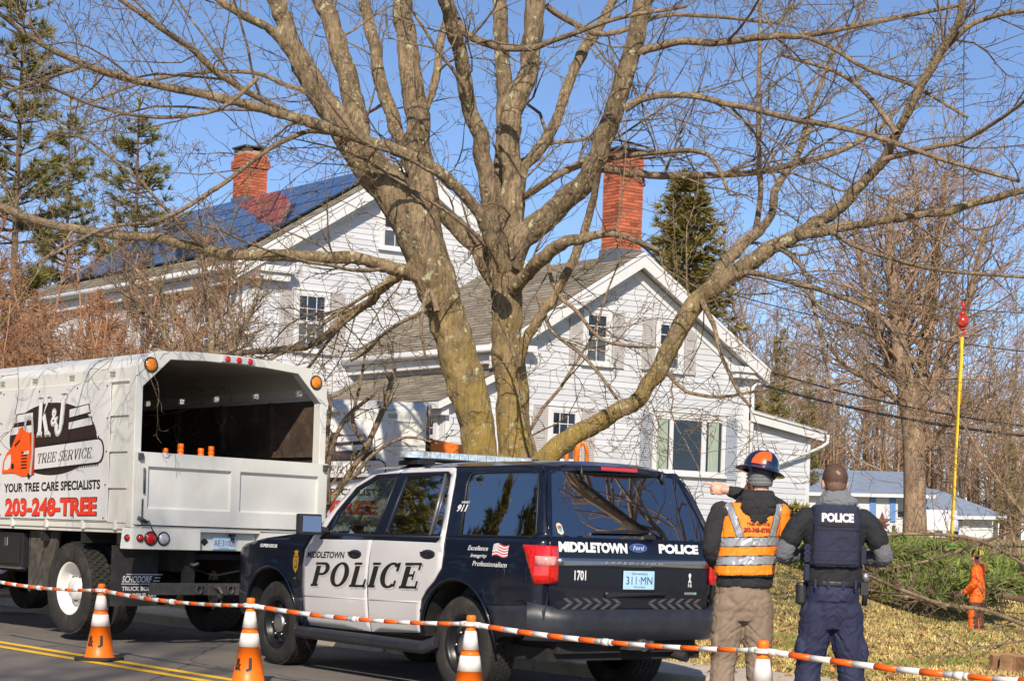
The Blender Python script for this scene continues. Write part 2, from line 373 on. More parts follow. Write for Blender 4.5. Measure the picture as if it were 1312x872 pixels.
def bricks(name, parent, s0, t0, hs, ht, z0, z1, rows=None, corbel=True):
    mb = MB(); h = .075; g = .012
    c = hp(s0, t0, 0); mb.hexa([tuple(c + HF * a * (hs - .012) + HS * b * (ht - .012) + Vector((0, 0, z))) for z in (z0, z1) for a, b in ((-1, -1), (1, -1), (1, 1), (-1, 1))], 1)
    n = int((z1 - z0) / h)
    for k in range(n):
        za = z0 + k * h; zb = za + h - g; grow = .045 if (corbel and n - 5 <= k < n - 2) else 0
        for side in range(4):
            L = (hs if side % 2 == 0 else ht) + grow; nb = max(2, round(2 * L / .22)); off = (k % 2) * .5
            for j in range(-1, nb + 1):
                u0 = max(-L, -L + (j + off) * 2 * L / nb); u1 = min(L, -L + (j + 1 + off) * 2 * L / nb - g)
                if u1 - u0 < .03: continue
                d = (ht if side % 2 == 0 else hs) + grow; sg = -1 if side in (0, 3) else 1; pr = rnd.uniform(0, .006)
                def pt(u, dd, z): return tuple(c + (HF * u + HS * sg * dd if side % 2 == 0 else HS * u + HF * sg * dd) + Vector((0, 0, z)))
                dd0, dd1 = d - .05, d + pr
                mb.hexa([pt(u0, dd0, za), pt(u1, dd0, za), pt(u1, dd1, za), pt(u0, dd1, za), pt(u0, dd0, zb), pt(u1, dd0, zb), pt(u1, dd1, zb), pt(u0, dd1, zb)], 0, min(1, max(0, rnd.gauss(.5, .24))))
    o = mb.build(name, [brick, mort], parent, clean=True)
    return o
def chimney_cap(parent, s0, t0, hs, ht, z):
    mb = MB(); c = hp(s0, t0, 0)
    mb.hexa([tuple(c + HF * a * (hs + .04) + HS * b * (ht + .04) + Vector((0, 0, q))) for q in (z + .10, z + .14) for a, b in ((-1, -1), (1, -1), (1, 1), (-1, 1))])
    for a, b in ((-1, -1), (1, -1), (1, 1), (-1, 1)):
        mb.hexa([tuple(c + HF * (a * (hs - .1) + x * .1) + HS * (b * (ht - .1) + y * .1) + Vector((0, 0, q))) for q in (z, z + .10) for x, y in ((-1, -1), (1, -1), (1, 1), (-1, 1))])
    mb.build('cap', mat('dark_slab', (0.06, 0.05, 0.05), .9), parent)
GZ = 1.15
# ---- ell (right-hand gable)
PS, PZ, PITCH = -3.2, 7.50, .652
def ell_roof(s): return PZ - PITCH * abs(s - PS)
wl, wr, el = -6.35, .05, 5.2
mb = MB()
claps(mb, lambda u, z: hp(u, 0, z), NF, GZ, 7.4, lambda z: (max(wl, PS - (PZ - .18 - z) / PITCH), min(wr, PS + (PZ - .18 - z) / PITCH)))
claps(mb, lambda u, z: hp(wl, u, z), NL, GZ, 5.2, lambda z: (0, 5.1))
# main block: front gable wall at t = 5.1, long left wall
MT, ms0, ms1, MPS, MPZ, MP, mlen = 5.1, -9.2, -1.4, -5.3, 9.93, .665, 9.6
claps(mb, lambda u, z: hp(u, MT, z), NF, GZ, 9.9, lambda z: (max(ms0, MPS - (MPZ - .2 - z) / MP), min(ms1, MPS + (MPZ - .2 - z) / MP)))
claps(mb, lambda u, z: hp(ms0, MT + u, z), NL, GZ, 7.05, lambda z: (0, mlen))
# rear and right walls, plain
for a, b, zt in ((hp(wr, 0, 0), hp(wr, 5.1, 0), 5.2), (hp(ms1, MT, 0), hp(ms1, MT + mlen, 0), 7.0), (hp(ms1, MT + mlen, 0), hp(ms0, MT + mlen, 0), 7.0)):
    mb.quad(tuple(a + Vector((0, 0, GZ - .6))), tuple(b + Vector((0, 0, GZ - .6))), tuple(b + Vector((0, 0, zt))), tuple(a + Vector((0, 0, zt))))
mb.quad(tuple(hp(ms1, MT + mlen, 7)), tuple(hp(ms0, MT + mlen, 7)), tuple(hp(MPS, MT + mlen, 9.7)), tuple(hp(MPS, MT + mlen, 9.7)))
mb.build('wall', white_sid, house, clean=False)
# lean-to at the right
mb = MB(); claps(mb, lambda u, z: hp(u, .06, z), NF, 1.86, 4.2, lambda z: (.06, 1.92 if z < 3.82 else 1.92 - (z - 3.82) / .16))
mb.quad(tuple(hp(1.92, .06, 1.2)), tuple(hp(1.92, 3, 1.2)), tuple(hp(1.92, 3, 3.8)), tuple(hp(1.92, .06, 3.8)))
mb.build('wall', white_sid, house, clean=False)
mb = MB()
for k in range(11):
    u = 0.0
    while u < 1.93:
        l = rnd.uniform(.17, .22); z = GZ - .4 + k * .105
        mb.obox(hp(min(u + l / 2, 1.9), .02, z + .045), HF * (min(l, 1.95 - u) / 2 - .006), HS * .05, (0, 0, .045), 0, rnd.random()); u += l
mb.build('foundation', mat('foundation_brick', (0.46, 0.21, 0.12), .9, var=.2, tint=.3), house, clean=False)
# roofs
def gable_roof(ps, pz, pitch, s_l, s_r, t0, t1, name, cut=None):
    mb = MB(); zl, zr = pz - pitch * (ps - s_l), pz - pitch * (s_r - ps)
    shingles(mb, hp(s_l, t0, zl), hp(s_l, t1, zl), hp(ps, t1, pz), hp(ps, t0, pz))
    shingles(mb, hp(s_r, t0, zr), hp(s_r, t1, zr), hp(ps, t1, pz), hp(ps, t0, pz))
    o = mb.build(name, shing, house, clean=False)
    mb = MB()
    for s_, z_ in ((s_l, zl), (s_r, zr)):
        slab(mb, [hp(s_, t0 + .01, z_ - .012), hp(ps, t0 + .01, pz - .012), hp(ps, t1, pz - .012), hp(s_, t1, z_ - .012)], .06)
    mb.build('roof_deck', white_trim, house, clean=False); return o
ell_r = gable_roof(PS, 7.56, PITCH, -6.68, .30, -.34, 5.15, 'roof')
main_r = gable_roof(MPS, 10.0, MP, -9.55, -1.05, MT - .38, MT + mlen + .3, 'roof')
# rake boards, returns, corner boards, gutters
mb = MB(); UP = Vector((0, 0, 1))
def rake(ps, pz, pitch, s_end, t_out, t_wall, h=.26):
    e = hp(s_end, t_out, pz - pitch * abs(s_end - ps)); p = hp(ps, t_out, pz)
    bar(mb, e - UP * (.07 + h / 2), p - UP * (.07 + h / 2), HS * .022, UP * (h / 2))
    bar(mb, e - UP * (.035), p - UP * (.035), HS * .045, UP * .035)
    d = hp(0, t_wall - t_out - .028, 0)
    bar(mb, e + d - UP * (.24 + h / 2), p + d - UP * (.24 + h / 2), HS * .02, UP * (h * .5))
    a, b = e - UP * .2, p - UP * .2; dd = hp(0, t_wall - t_out, 0); mb.quad(tuple(a), tuple(b), tuple(b + dd), tuple(a + dd))
for se in (-6.68, .30): rake(PS, 7.54, PITCH, se, -.33, 0)
for se in (-9.55, -1.05): rake(MPS, 9.98, MP, se, MT - .37, MT, .30)
def cornice(s0, s1, t0, t1, z, h=.20): mb.hexa([tuple(hp(s, t, q)) for q in (z - h, z) for s, t in ((s0, t0), (s1, t0), (s1, t1), (s0, t1))])
cornice(-.62, .32, -.30, -.023, 5.29, .13); cornice(-.55, .25, -.24, -.023, 5.155, .12)
cornice(.056, .30, -.023, 5.1, 5.24, .17)
cornice(-6.70, -5.75, -.30, -.023, 5.29, .13); cornice(-6.70, -6.37, -.023, 5.08, 5.25, .15)
cornice(-6.58, -6.375, .01, 5.08, 5.09, .2)
cornice(-9.58, -8.1, MT - .34, MT - .03, 7.18, .15); cornice(-9.48, -8.2, MT - .26, MT - .03, 7.02, .16)
cornice(-9.58, -9.23, MT - .03, MT + mlen + .25, 7.15, .16); cornice(-9.42, -9.23, MT - .03, MT + mlen, 6.98, .24)
for s, t, zt in ((wr, 0, 5.05), (ms0, MT, 6.9), (wl, 0, 5.0)):
    sg = -1 if s > -3 else 1
    mb.hexa([tuple(hp(s, t, q) + NF * b + HF * a) for q in (GZ, zt) for a, b in ((0, .004), (sg * .15, .004), (sg * .15, .032), (0, .032))])
    if s != wr: mb.hexa([tuple(hp(s, t, q) + NL * b + HS * a) for q in (GZ, zt) for a, b in ((0, .004), (.15, .004), (.15, .032), (0, .032))])
mb.hexa([tuple(hp(1.92, .06, q) + NF * b + HF * a) for q in (1.86, 3.8) for a, b in ((0, .004), (-.09, .004), (-.09, .03), (0, .03))])
bar(mb, hp(.02, -.14, 4.19), hp(2.12, -.14, 3.86), HS * .02, UP * .11); bar(mb, hp(.02, -.17, 4.29), hp(2.14, -.17, 3.95), HS * .03, UP * .025)
mb.build('trim', white_trim, house, bevel=.004)
mb = MB(); slab(mb, [hp(.06, -.2, 4.33), hp(2.16, -.2, 3.98), hp(2.16, 3.2, 3.98), hp(.06, 3.2, 4.33)], .03); mb.build('roof', mat('pale_roof_edge', (0.42, 0.41, 0.40), .8), house)
mb = MB()
mb.tube([hp(.36, -.24, 5.16), hp(.36, -.24, 5.04), hp(.30, -.20, 4.98), hp(.16, -.10, 4.94), hp(.10, -.07, 4.86), hp(.10, -.07, 1.3)], .045, 8)
mb.build('gutter', white_trim, house); mb = MB()
mb.tube([hp(2.16, -.22, 3.90), hp(2.16, -.22, 3.72), hp(2.06, -.12, 3.60), hp(.35, -.05, 2.95), hp(.24, -.06, 2.9)], .04, 8)
mb.build('gutter', white_trim, house); mb = MB()
mb.tube([hp(-6.72, -.34, 5.17), hp(-6.72, 5.1, 5.17)], .06, 8); mb.build('gutter', white_trim, house); mb = MB(); mb.tube([hp(-9.6, MT - .3, 7.06), hp(-9.6, MT + mlen, 7.06)], .06, 8)
mb.build('gutter', white_trim, house)
# windows
def window(at, n, u, z0, u1, z1, rows=4, cols=2, sash=True, casing=.10, sill=True, split=.5):
    """at(u, z) on the wall plane, n outward; a framed double-hung window"""
    du = (at(1, 0) - at(0, 0)).normalized()
    f = MB()
    def bx(a, b, c, d, o0, o1, mb=f): mb.hexa([tuple(at(x, z) + n * o) for z in (c, d) for x, o in ((a, o0), (b, o0), (b, o1), (a, o1))])
    bx(u - casing, u, z0 - .03, z1 + casing, .003, .062); bx(u1, u1 + casing, z0 - .03, z1 + casing, .003, .062)
    bx(u, u1, z1, z1 + casing, .003, .060); bx(u - casing - .02, u1 + casing + .02, z1 + casing, z1 + casing + .035, .003, .085)
    if sill: bx(u - casing - .03, u1 + casing + .03, z0 - .09, z0 - .03, .003, .10)
    bx(u, u1, z0 - .03, z0, .003, .058)
    fr = f.build('window', white_trim, house, bevel=.004)
    p = MB(); s = MB()
    p.quad(*[tuple(at(a, b) + n * .026) for a, b in ((u, z0), (u1, z0), (u1, z1), (u, z1))])
    p.build('pane', pane, fr)
    if sash and z1 - z0 > .6:
        p = MB(); p.quad(*[tuple(at(a, b) + n * .0275) for a, b in ((u + .03, z0 + .03), (u1 - .03, z0 + .03), (u1 - .03, z0 + (z1 - z0) * split), (u + .03, z0 + (z1 - z0) * split))]); p.build('insect_screen', mat('screen_mesh', (.075, .09, .105), .35, var=.35, vscale=3, spec=.6), fr)
    zm = z0 + (z1 - z0) * split
    def bs(a, b, c, d, o0=.028, o1=.045): bx(a, b, c, d, o0, o1, s)
    k = .035
    if sash:
        for a, b, o in ((z0, zm, 0), (zm, z1, .006)):
            bs(u + .002, u + k, a, b, .028, .046 + o); bs(u1 - k, u1 - .002, a, b, .028, .046 + o); bs(u + k, u1 - k, a, a + k, .028, .045 + o); bs(u + k, u1 - k, b - k, b, .028, .045 + o)
            for i in range(1, cols): c = u + (u1 - u) * i / cols; bs(c - .009, c + .009, a + k, b - k, .028, .038)
            for i in range(1, rows // 2): c = a + (b - a) * i / (rows // 2); bs(u + k, u1 - k, c - .009, c + .009, .028, .037)
        s.build('sash', white_trim, fr)
    return fr
def shutter(at, n, u0, u1, z0, z1, m_):
    f = MB()
    def bx(a, b, c, d, o0, o1): f.hexa([tuple(at(x, z) + n * o) for z in (c, d) for x, o in ((a, o0), (b, o0), (b, o1), (a, o1))])
    bx(u0, u0 + .045, z0, z1, .024, .055); bx(u1 - .045, u1, z0, z1, .024, .055)
    zm = z0 + (z1 - z0) * .47
    for a, b in ((z0, z0 + .06), (zm - .03, zm + .03), (z1 - .06, z1)): bx(u0 + .045, u1 - .045, a, b, .024, .053)
    for a, b in ((z0 + .06, zm - .03), (zm + .03, z1 - .06)):
        k = int((b - a) / .045)
        for i in range(k):
            c = a + (b - a) * i / k; e = c + (b - a) / k
            f.hexa([tuple(at(x, z) + n * o) for z, o0, o1 in ((c, .028, .048), (e, .024, .032)) for x, o in ((u0 + .045, o0), (u1 - .045, o0), (u1 - .045, o1), (u0 + .045, o1))])
    f.build('shutter', m_, house)
ef = lambda u, z: hp(u, 0, z)
mf = lambda u, z: hp(u, MT, z)
ml = lambda u, z: hp(ms0, MT + u, z)
window(ef, NF, -4.34, 5.10, -3.82, 6.14); shutter(ef, NF, -4.76, -4.45, 5.02, 6.22, shutm); shutter(ef, NF, -3.68, -3.38, 5.02, 6.22, shutm)
window(ef, NF, -2.47, 5.10, -1.92, 6.10); shutter(ef, NF, -2.90, -2.60, 5.02, 6.2, shutm); shutter(ef, NF, -1.78, -1.48, 5.02, 6.2, shutm)
window(ef, NF, -5.14, 2.95, -4.53, 3.99, cols=3); shutter(ef, NF, -5.58, -5.26, 2.85, 4.08, shutm); shutter(ef, NF, -4.38, -4.06, 2.85, 4.08, shutm)
fr = window(ef, NF, -2.45, 2.84, -.70, 4.05, sash=False, casing=.11)
mb = MB()
for a, b in ((-2.12, -2.02), (-1.25, -1.13)): mb.hexa([tuple(ef(x, z) + NF * o) for z in (2.84, 4.05) for x, o in ((a, .028), (b, .028), (b, .056), (a, .056))])
for a, b in ((-2.02, -1.25), (-2.45, -2.12), (-1.13, -.70)):
    for c, d in ((2.84, 2.89), (4.0, 4.05)): mb.hexa([tuple(ef(x, z) + NF * o) for z in (c, d) for x, o in ((a, .028), (b, .028), (b, .046), (a, .046))])
mb.build('mullion', white_trim, fr)
for a, b in ((-2.45, -2.16), (-1.06, -.78)):
    k = 14; mb = MB()
    for i in range(k):
        x0, x1 = a + (b - a) * i / k, a + (b - a) * (i + 1) / k; o0, o1 = (.029, .036) if i % 2 else (.036, .029)
        mb.quad(tuple(ef(x0, 2.89) + NF * o0), tuple(ef(x1, 2.89) + NF * o1), tuple(ef(x1, 4.0) + NF * o1), tuple(ef(x0, 4.0) + NF * o0))
    mb.build('curtain', curt, fr)
shutter(ef, NF, -2.88, -2.58, 2.72, 4.10, shutb); shutter(ef, NF, -.57, -.27, 2.74, 4.12, shutb)
window(mf, NF, -7.86, 5.40, -7.18, 6.64, cols=3); shutter(mf, NF, -8.30, -7.99, 5.3, 6.75, shutm); shutter(mf, NF, -7.05, -6.72, 5.3, 6.78, shutm)
window(mf, NF, -5.8, 7.95, -5.2, 8.8, cols=2, rows=2)
for a, b in ((1.22, 1.72), (3.92, 4.42), (6.7, 7.2)):
    window(ml, NL, a, 5.25, b, 6.62, cols=2); shutter(ml, NL, a - .46, a - .13, 5.2, 6.75, shutm); shutter(ml, NL, b + .13, b + .46, 5.2, 6.75, shutm)
# porch in the nook
mb = MB(); PSs = -7.55
claps(mb, lambda u, z: hp(u, .15, z), NF, GZ, 4.7, lambda z: (PSs, -6.36 if z < 4.05 else -6.36) if z < 4.05 else (PSs + (z - 4.05) / .55, -6.36))
claps(mb, lambda u, z: hp(PSs, .15 + u, z), NL, GZ, 4.05, lambda z: (0, 3.0))
mb.build('wall', white_sid, house, clean=False)
mb = MB(); shingles(mb, hp(PSs - .3, -.1, 4.02), hp(PSs - .3, 4.9, 4.02), hp(-6.36, 4.9, 4.80), hp(-6.36, -.1, 4.80)); mb.build('roof', shing, house, clean=False)
mb = MB(); slab(mb, [hp(PSs - .3, -.09, 4.0), hp(-6.37, -.09, 4.78), hp(-6.37, 4.9, 4.78), hp(PSs - .3, 4.9, 4.0)], .05)
bar(mb, hp(PSs - .32, -.11, 3.93), hp(-6.37, -.11, 4.70), HS * .02, UP * .075); cornice(PSs - .34, PSs - .3, -.12, 4.9, 4.0, .14); cornice(PSs - .2, PSs - .03, -.02, 4.9, 3.9, .16)
for q in (NF, NL): mb.hexa([tuple(hp(PSs, .15, z) + q * b + (HF if q is NF else HS) * a) for z in (GZ, 3.85) for a, b in ((0, .004), (.12, .004), (.12, .03), (0, .03))])
mb.build('trim', white_trim, house)
window(lambda u, z: hp(PSs, .15 + u, z), NL, .28, 2.95, .8, 3.68, cols=3)
# chimneys and panels
ch = bricks('chimney', house, -3.16, .42, .31, .25, 7.2, 9.75, corbel=False); chimney_cap(ch, -3.16, .42, .31, .25, 9.74)
mb = MB(); c = hp(-3.16, .42, 0); mb.hexa([tuple(c + HF * a * .34 + HS * b * .28 + UP * z) for z in (6.9, 7.66) for a, b in ((-1, -1), (1, -1), (1, 1), (-1, 1))]); mb.build('flashing', lead, ch)
ch = bricks('chimney', house, MPS, MT + 6.6, .31, .28, 9.4, 11.2); chimney_cap(ch, MPS, MT + 6.6, .31, .28, 11.18)
mb = MB(); c = hp(MPS, MT + 6.6, 0); mb.hexa([tuple(c + HF * a * .34 + HS * b * .31 + UP * z) for z in (9.2, 9.98) for a, b in ((-1, -1), (1, -1), (1, 1), (-1, 1))]); mb.build('flashing', lead, ch)
solar = mat('solar_cell', (0.012, 0.035, 0.13), .07, var=.25, vscale=3, spec=.9, coat=1)
sfr = mat('solar_frame', (0.02, 0.02, 0.025), .5)
sn = Vector((HS.cross(hp(MPS, 0, 10) - hp(-9.55, 0, 10 - MP * 4.25)))).normalized()
if sn.z < 0: sn = -sn
def rp(t, f): s = MPS + (-9.55 - MPS) * f; return hp(s, t, 10.0 + MP * (s - MPS))
for i in range(8):
    for j in range(5):
        t0, t1 = MT + .2 + i * 1.12, MT + .2 + i * 1.12 + 1.10; f0, f1 = .06 + j * .165, .06 + j * .165 + .161
        mb = MB(); mb.hexa([tuple(rp(t, f) + sn * o) for o in (.05, .088) for t, f in ((t0, f0), (t1, f0), (t1, f1), (t0, f1))])
        so_ = mb.build('solar_panel', sfr, house)
        mb = MB()
        mb.quad(*[tuple(rp(t, f) + sn * .0905) for t, f in ((t0 + .015, f0 + .003), (t1 - .015, f0 + .003), (t1 - .015, f1 - .003), (t0 + .015, f1 - .003))])
        mb.build('cell_sheet', solar, so_)
# ================================================================== far house with blue shutters
fd = 88.0
q0 = P(1100, 690, fd); fh = thing('ranch_house', 'low white house with blue shutters behind the big bare tree', 'house', Matrix.Translation((q0.x, fd, q0.z)))
def fp(x, y, dz=0): q = P(x, y, fd); return Vector((q.x - q0.x, dz, q.z - q0.z))
fw_ = mat('ranch_siding', (0.55, 0.56, 0.58), .6, var=.05); frf = mat('ranch_roof', (0.20, 0.24, 0.32), .9, var=.2, vscale=2, bump=.3); blu = mat('blue_shutter', (0.09, 0.21, 0.45), .6)
def fbox(x0, y0, x1, y1, d0, d1, name, m_, parent=fh):
    mb = MB(); a, b, c, d = fp(x0, y1), fp(x1, y1), fp(x1, y0), fp(x0, y0)
    mb.hexa([tuple(v + Vector((0, o, 0))) for v, o in ((a, d0), (b, d0), (b, d1), (a, d1), (d, d0), (c, d0), (c, d1), (d, d1))]); return mb.build(name, m_, parent)
fbox(985, 632, 1186, 705, 0, 8, 'wall', fw_); fbox(1186, 660, 1275, 705, .6, 7, 'wall', fw_)
mb = MB(); a, b = fp(975, 629), fp(1196, 634); r0, r1 = fp(985, 594) + Vector((0, 4.4, 0)), fp(1188, 600) + Vector((0, 4.4, 0))
bk = Vector((0, 9, 0)); fv = Vector((0, -.5, 0))
mb.quad(tuple(a + fv), tuple(b + fv), tuple(r1), tuple(r0)); mb.quad(tuple(a + bk), tuple(b + bk), tuple(r1), tuple(r0))
th = Vector((0, 0, -.18)); mb.quad(tuple(a + fv), tuple(b + fv), tuple(b + fv + th), tuple(a + fv + th), 1); mb.quad(tuple(b + fv), tuple(r1), tuple(r1 + th), tuple(b + fv + th), 1)
a, b, c = fp(1176, 660), fp(1293, 661), fp(1196, 622) + Vector((0, 3.5, 0)); d = fp(1222, 624) + Vector((0, 3.5, 0)); e = Vector((0, 8, 0))
mb.quad(tuple(a), tuple(b), tuple(d), tuple(c)); mb.add([tuple(b), tuple(b + e), tuple(d)], [(0, 1, 2)]); mb.quad(tuple(a + e), tuple(b + e), tuple(d), tuple(c)); mb.add([tuple(a), tuple(a + e), tuple(c)], [(0, 1, 2)])
mb.quad(tuple(a), tuple(b), tuple(b + th), tuple(a + th), 1)
mb.build('roof', [frf, fw_], fh)
mb = MB()
mb.build('chimney', frf, fh) if mb.v else None
for x0, x1 in ((1084, 1096), (1150, 1160)):
    wv = fbox(x0 - 2, 638, x1 + 2, 664, -.05, .0, 'window', fw_); fbox(x0, 640, x1, 662, -.07, -.051, 'pane', pane, wv)
for x0, x1 in ((1076, 1082), (1114, 1122), (1140, 1147), (1180, 1187)): fbox(x0, 637, x1, 668, -.08, -.003, 'shutter', blu)
fbox(1201, 668, 1211, 684, .52, .597, 'window', pane); fbox(1216, 664, 1232, 690, .52, .597, 'door', blu); fbox(1236, 665, 1245, 690, .5, .597, 'trim', fw_)
# ================================================================== vehicles
rubber = mat('tyre_rubber', (0.020, 0.019, 0.018), .85, var=.25, vscale=9, bump=.25, bscale=80, dirt=((0.075, 0.062, 0.05), 7, .50, .3))
dark = mat('dark_underbody', (0.014, 0.013, 0.013), .8, var=.3, vscale=12, dirt=((0.05, 0.042, 0.034), 6, .55, .25))
steel = mat('worn_steel', (0.085, 0.08, 0.078), .55, .4, var=.3, vscale=14, dirt=((0.11, 0.06, 0.035), 9, .58, .15))
chrome = mat('chrome', (0.62, 0.62, 0.63), .34, 1.0, var=.05)
black_pl = mat('black_plastic', (0.018, 0.018, 0.020), .45, var=.2, vscale=30, bump=.1, bscale=200)
red_lens = mat('red_lens', (0.55, 0.012, 0.010), .12, var=.35, vscale=60, coat=.6)
amber = mat('amber_lens', (0.85, 0.24, 0.01), .15, var=.3, vscale=70, coat=.6)
clear_lens = mat('clear_lens', (0.62, 0.63, 0.64), .12, .3, var=.3, vscale=70, coat=.8)
ink = mat('black_ink', (0.012, 0.012, 0.012), .5, var=.05)
ink_w = mat('white_ink', (0.72, 0.72, 0.72), .45, var=.04)
ink_r = mat('red_ink', (0.72, 0.045, 0.022), .45, var=.05)
ink_grey = mat('grey_ink', (0.42, 0.42, 0.42), .5, var=.05)
ink_blue = mat('blue_ink', (0.03, 0.07, 0.28), .4, var=.05)
plate_m = mat('plate_blue', (0.42, 0.66, 0.84), .4, var=.12, vscale=10)
def wheel(parent, x, y, z, sg, R, wd, rr, rim_m, dish, truck=True, n=56, dual=False):
    """sg: +1 outer face towards +y; rim mesh 'wheel' with a 'tyre' under it"""
    ax = (0, sg, 0); h = wd / 2
    rim = MB()
    if truck:
        rim.lathe([(rr + .012, h - .035), (rr + .012, h - .02), (rr - .005, h - .018), (rr - .025, h - .05), (rr - .03, h - dish * .7), (rr - .05, h - dish), (.17, h - dish - .01), (.165, h - dish + .02), (.125, h - dish + .025), (.12, h - dish + .09), (.10, h - dish + .11), (0, h - dish + .112)], (x, y, z), ax, 40)
        for k in range(10):
            g = 2 * math.pi * k / 10; c = Vector((x + .142 * math.cos(g), y + sg * (h - dish + .02), z + .142 * math.sin(g))); rim.tube([c, c + Vector((0, sg * .035, 0))], .014, 6, 1)
        for k in range(6):
            g = 2 * math.pi * (k + .5) / 6; c = Vector((x + .21 * math.cos(g), y + sg * (h - dish - .003), z + .21 * math.sin(g))); rim.tube([c, c + Vector((0, sg * .004, 0))], .026, 10, 2)
    else:
        rim.lathe([(rr + .012, h - .03), (rr + .012, h - .012), (rr - .004, h - .008), (rr - .022, h - .03), (rr - .03, h - .075), (rr - .05, h - .085), (.135, h - .045), (.105, h - .04), (.098, h - .06), (0, h - .06)], (x, y, z), ax, 40)
        for k in range(8):
            g = 2 * math.pi * k / 8; c = Vector((x + .158 * math.cos(g), y + sg * (h - .066), z + .158 * math.sin(g)))
            t = Vector((-math.sin(g), 0, math.cos(g))); rad = Vector((math.cos(g), 0, math.sin(g))); rim.obox(c, t * .026, rad * .015, Vector((0, .016, 0)), 2)
        rim.lathe([(.092, h - .058), (.090, h - .030), (.078, h - .022), (.05, h - .018), (0, h - .017)], (x, y, z), ax, 28, 1)
        for k in range(6):
            g = 2 * math.pi * k / 6; c = Vector((x + .118 * math.cos(g), y + sg * (h - .05), z + .118 * math.sin(g))); rim.tube([c, c + Vector((0, sg * .022, 0))], .011, 6, 1)
    w_ = rim.build('wheel', [rim_m, chrome if not truck else mat('wheel_nut', (.25, .24, .23), .5, .5), dark], parent)
    t = MB(); b = .985
    prof = [(rr - .01, -h + .03), (rr + .01, -h + .01), ((rr + R) / 2, -h - .004), (R * .93, -h + .004), (R * .965, -h + .02), (R * .975, -h + .05)]
    prof += [(R * .975, h - .05), (R * .965, h - .02), (R * .93, h - .004), ((rr + R) / 2 + .02, h + .004), ((rr + R) / 2 - .02, h + .006), (rr + .02, h - .002), (rr + .008, h - .016), (rr - .01, h - .03)]
    t.lathe(prof, (x, y, z), ax, n)
    rows = 5; tw = (wd - .03) / rows; nb = 44 if truck else 58
    for r in range(rows):
        yy = y - sg * (h - .015) + sg * (r + .5) * tw
        for k in range(nb):
            g = 2 * math.pi * (k + (r % 2) * .5) / nb; rad = Vector((math.cos(g), 0, math.sin(g))); tn = Vector((-math.sin(g), 0, math.cos(g)))
            edge = .004 if r in (0, rows - 1) else 0
            t.obox(Vector((x, yy, z)) + rad * (R - .008 - edge), tn * (math.pi * R / nb * .80), Vector((0, tw * .43, 0)) + tn * .006, rad * .008)
    t.build('tyre', rubber, w_, clean=False)
    return w_
# ------------------------------------------------------------------ chip truck
tw_ = mat('truck_white', (0.64, 0.635, 0.60), .38, var=.06, vscale=1.6, coat=.15, dirt=((0.50, 0.43, 0.33), 3.6, .56, .30), bump=.10, bscale=3.5, stretch=(1, 1, .5), dirt2=((.30, .15, .07), 6, .70, .05))
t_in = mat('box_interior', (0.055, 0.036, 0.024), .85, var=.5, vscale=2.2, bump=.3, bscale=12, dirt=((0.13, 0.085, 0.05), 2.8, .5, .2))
t_int = mat('box_ceiling', (0.03, 0.022, 0.018), .9, var=.3)
bannerm = mat('banner_vinyl', (0.66, 0.65, 0.655), .35, var=.03, coat=.2)
brown = mat('emblem_brown', (0.035, 0.020, 0.018), .4, var=.1)
saw_or = mat('chainsaw_orange', (0.85, 0.10, 0.012), .4, var=.1)
saw_dk = mat('chainsaw_dark_orange', (0.42, 0.04, 0.01), .4, var=.1)  # darker orange ink of the saw printed on the banner
TA = R_(43.46)
truck = thing('chip_truck', 'white tree service chip truck with open back, rear and side towards us', 'truck', frame(-3.047, 18.04, R_(90) + TA, .09))
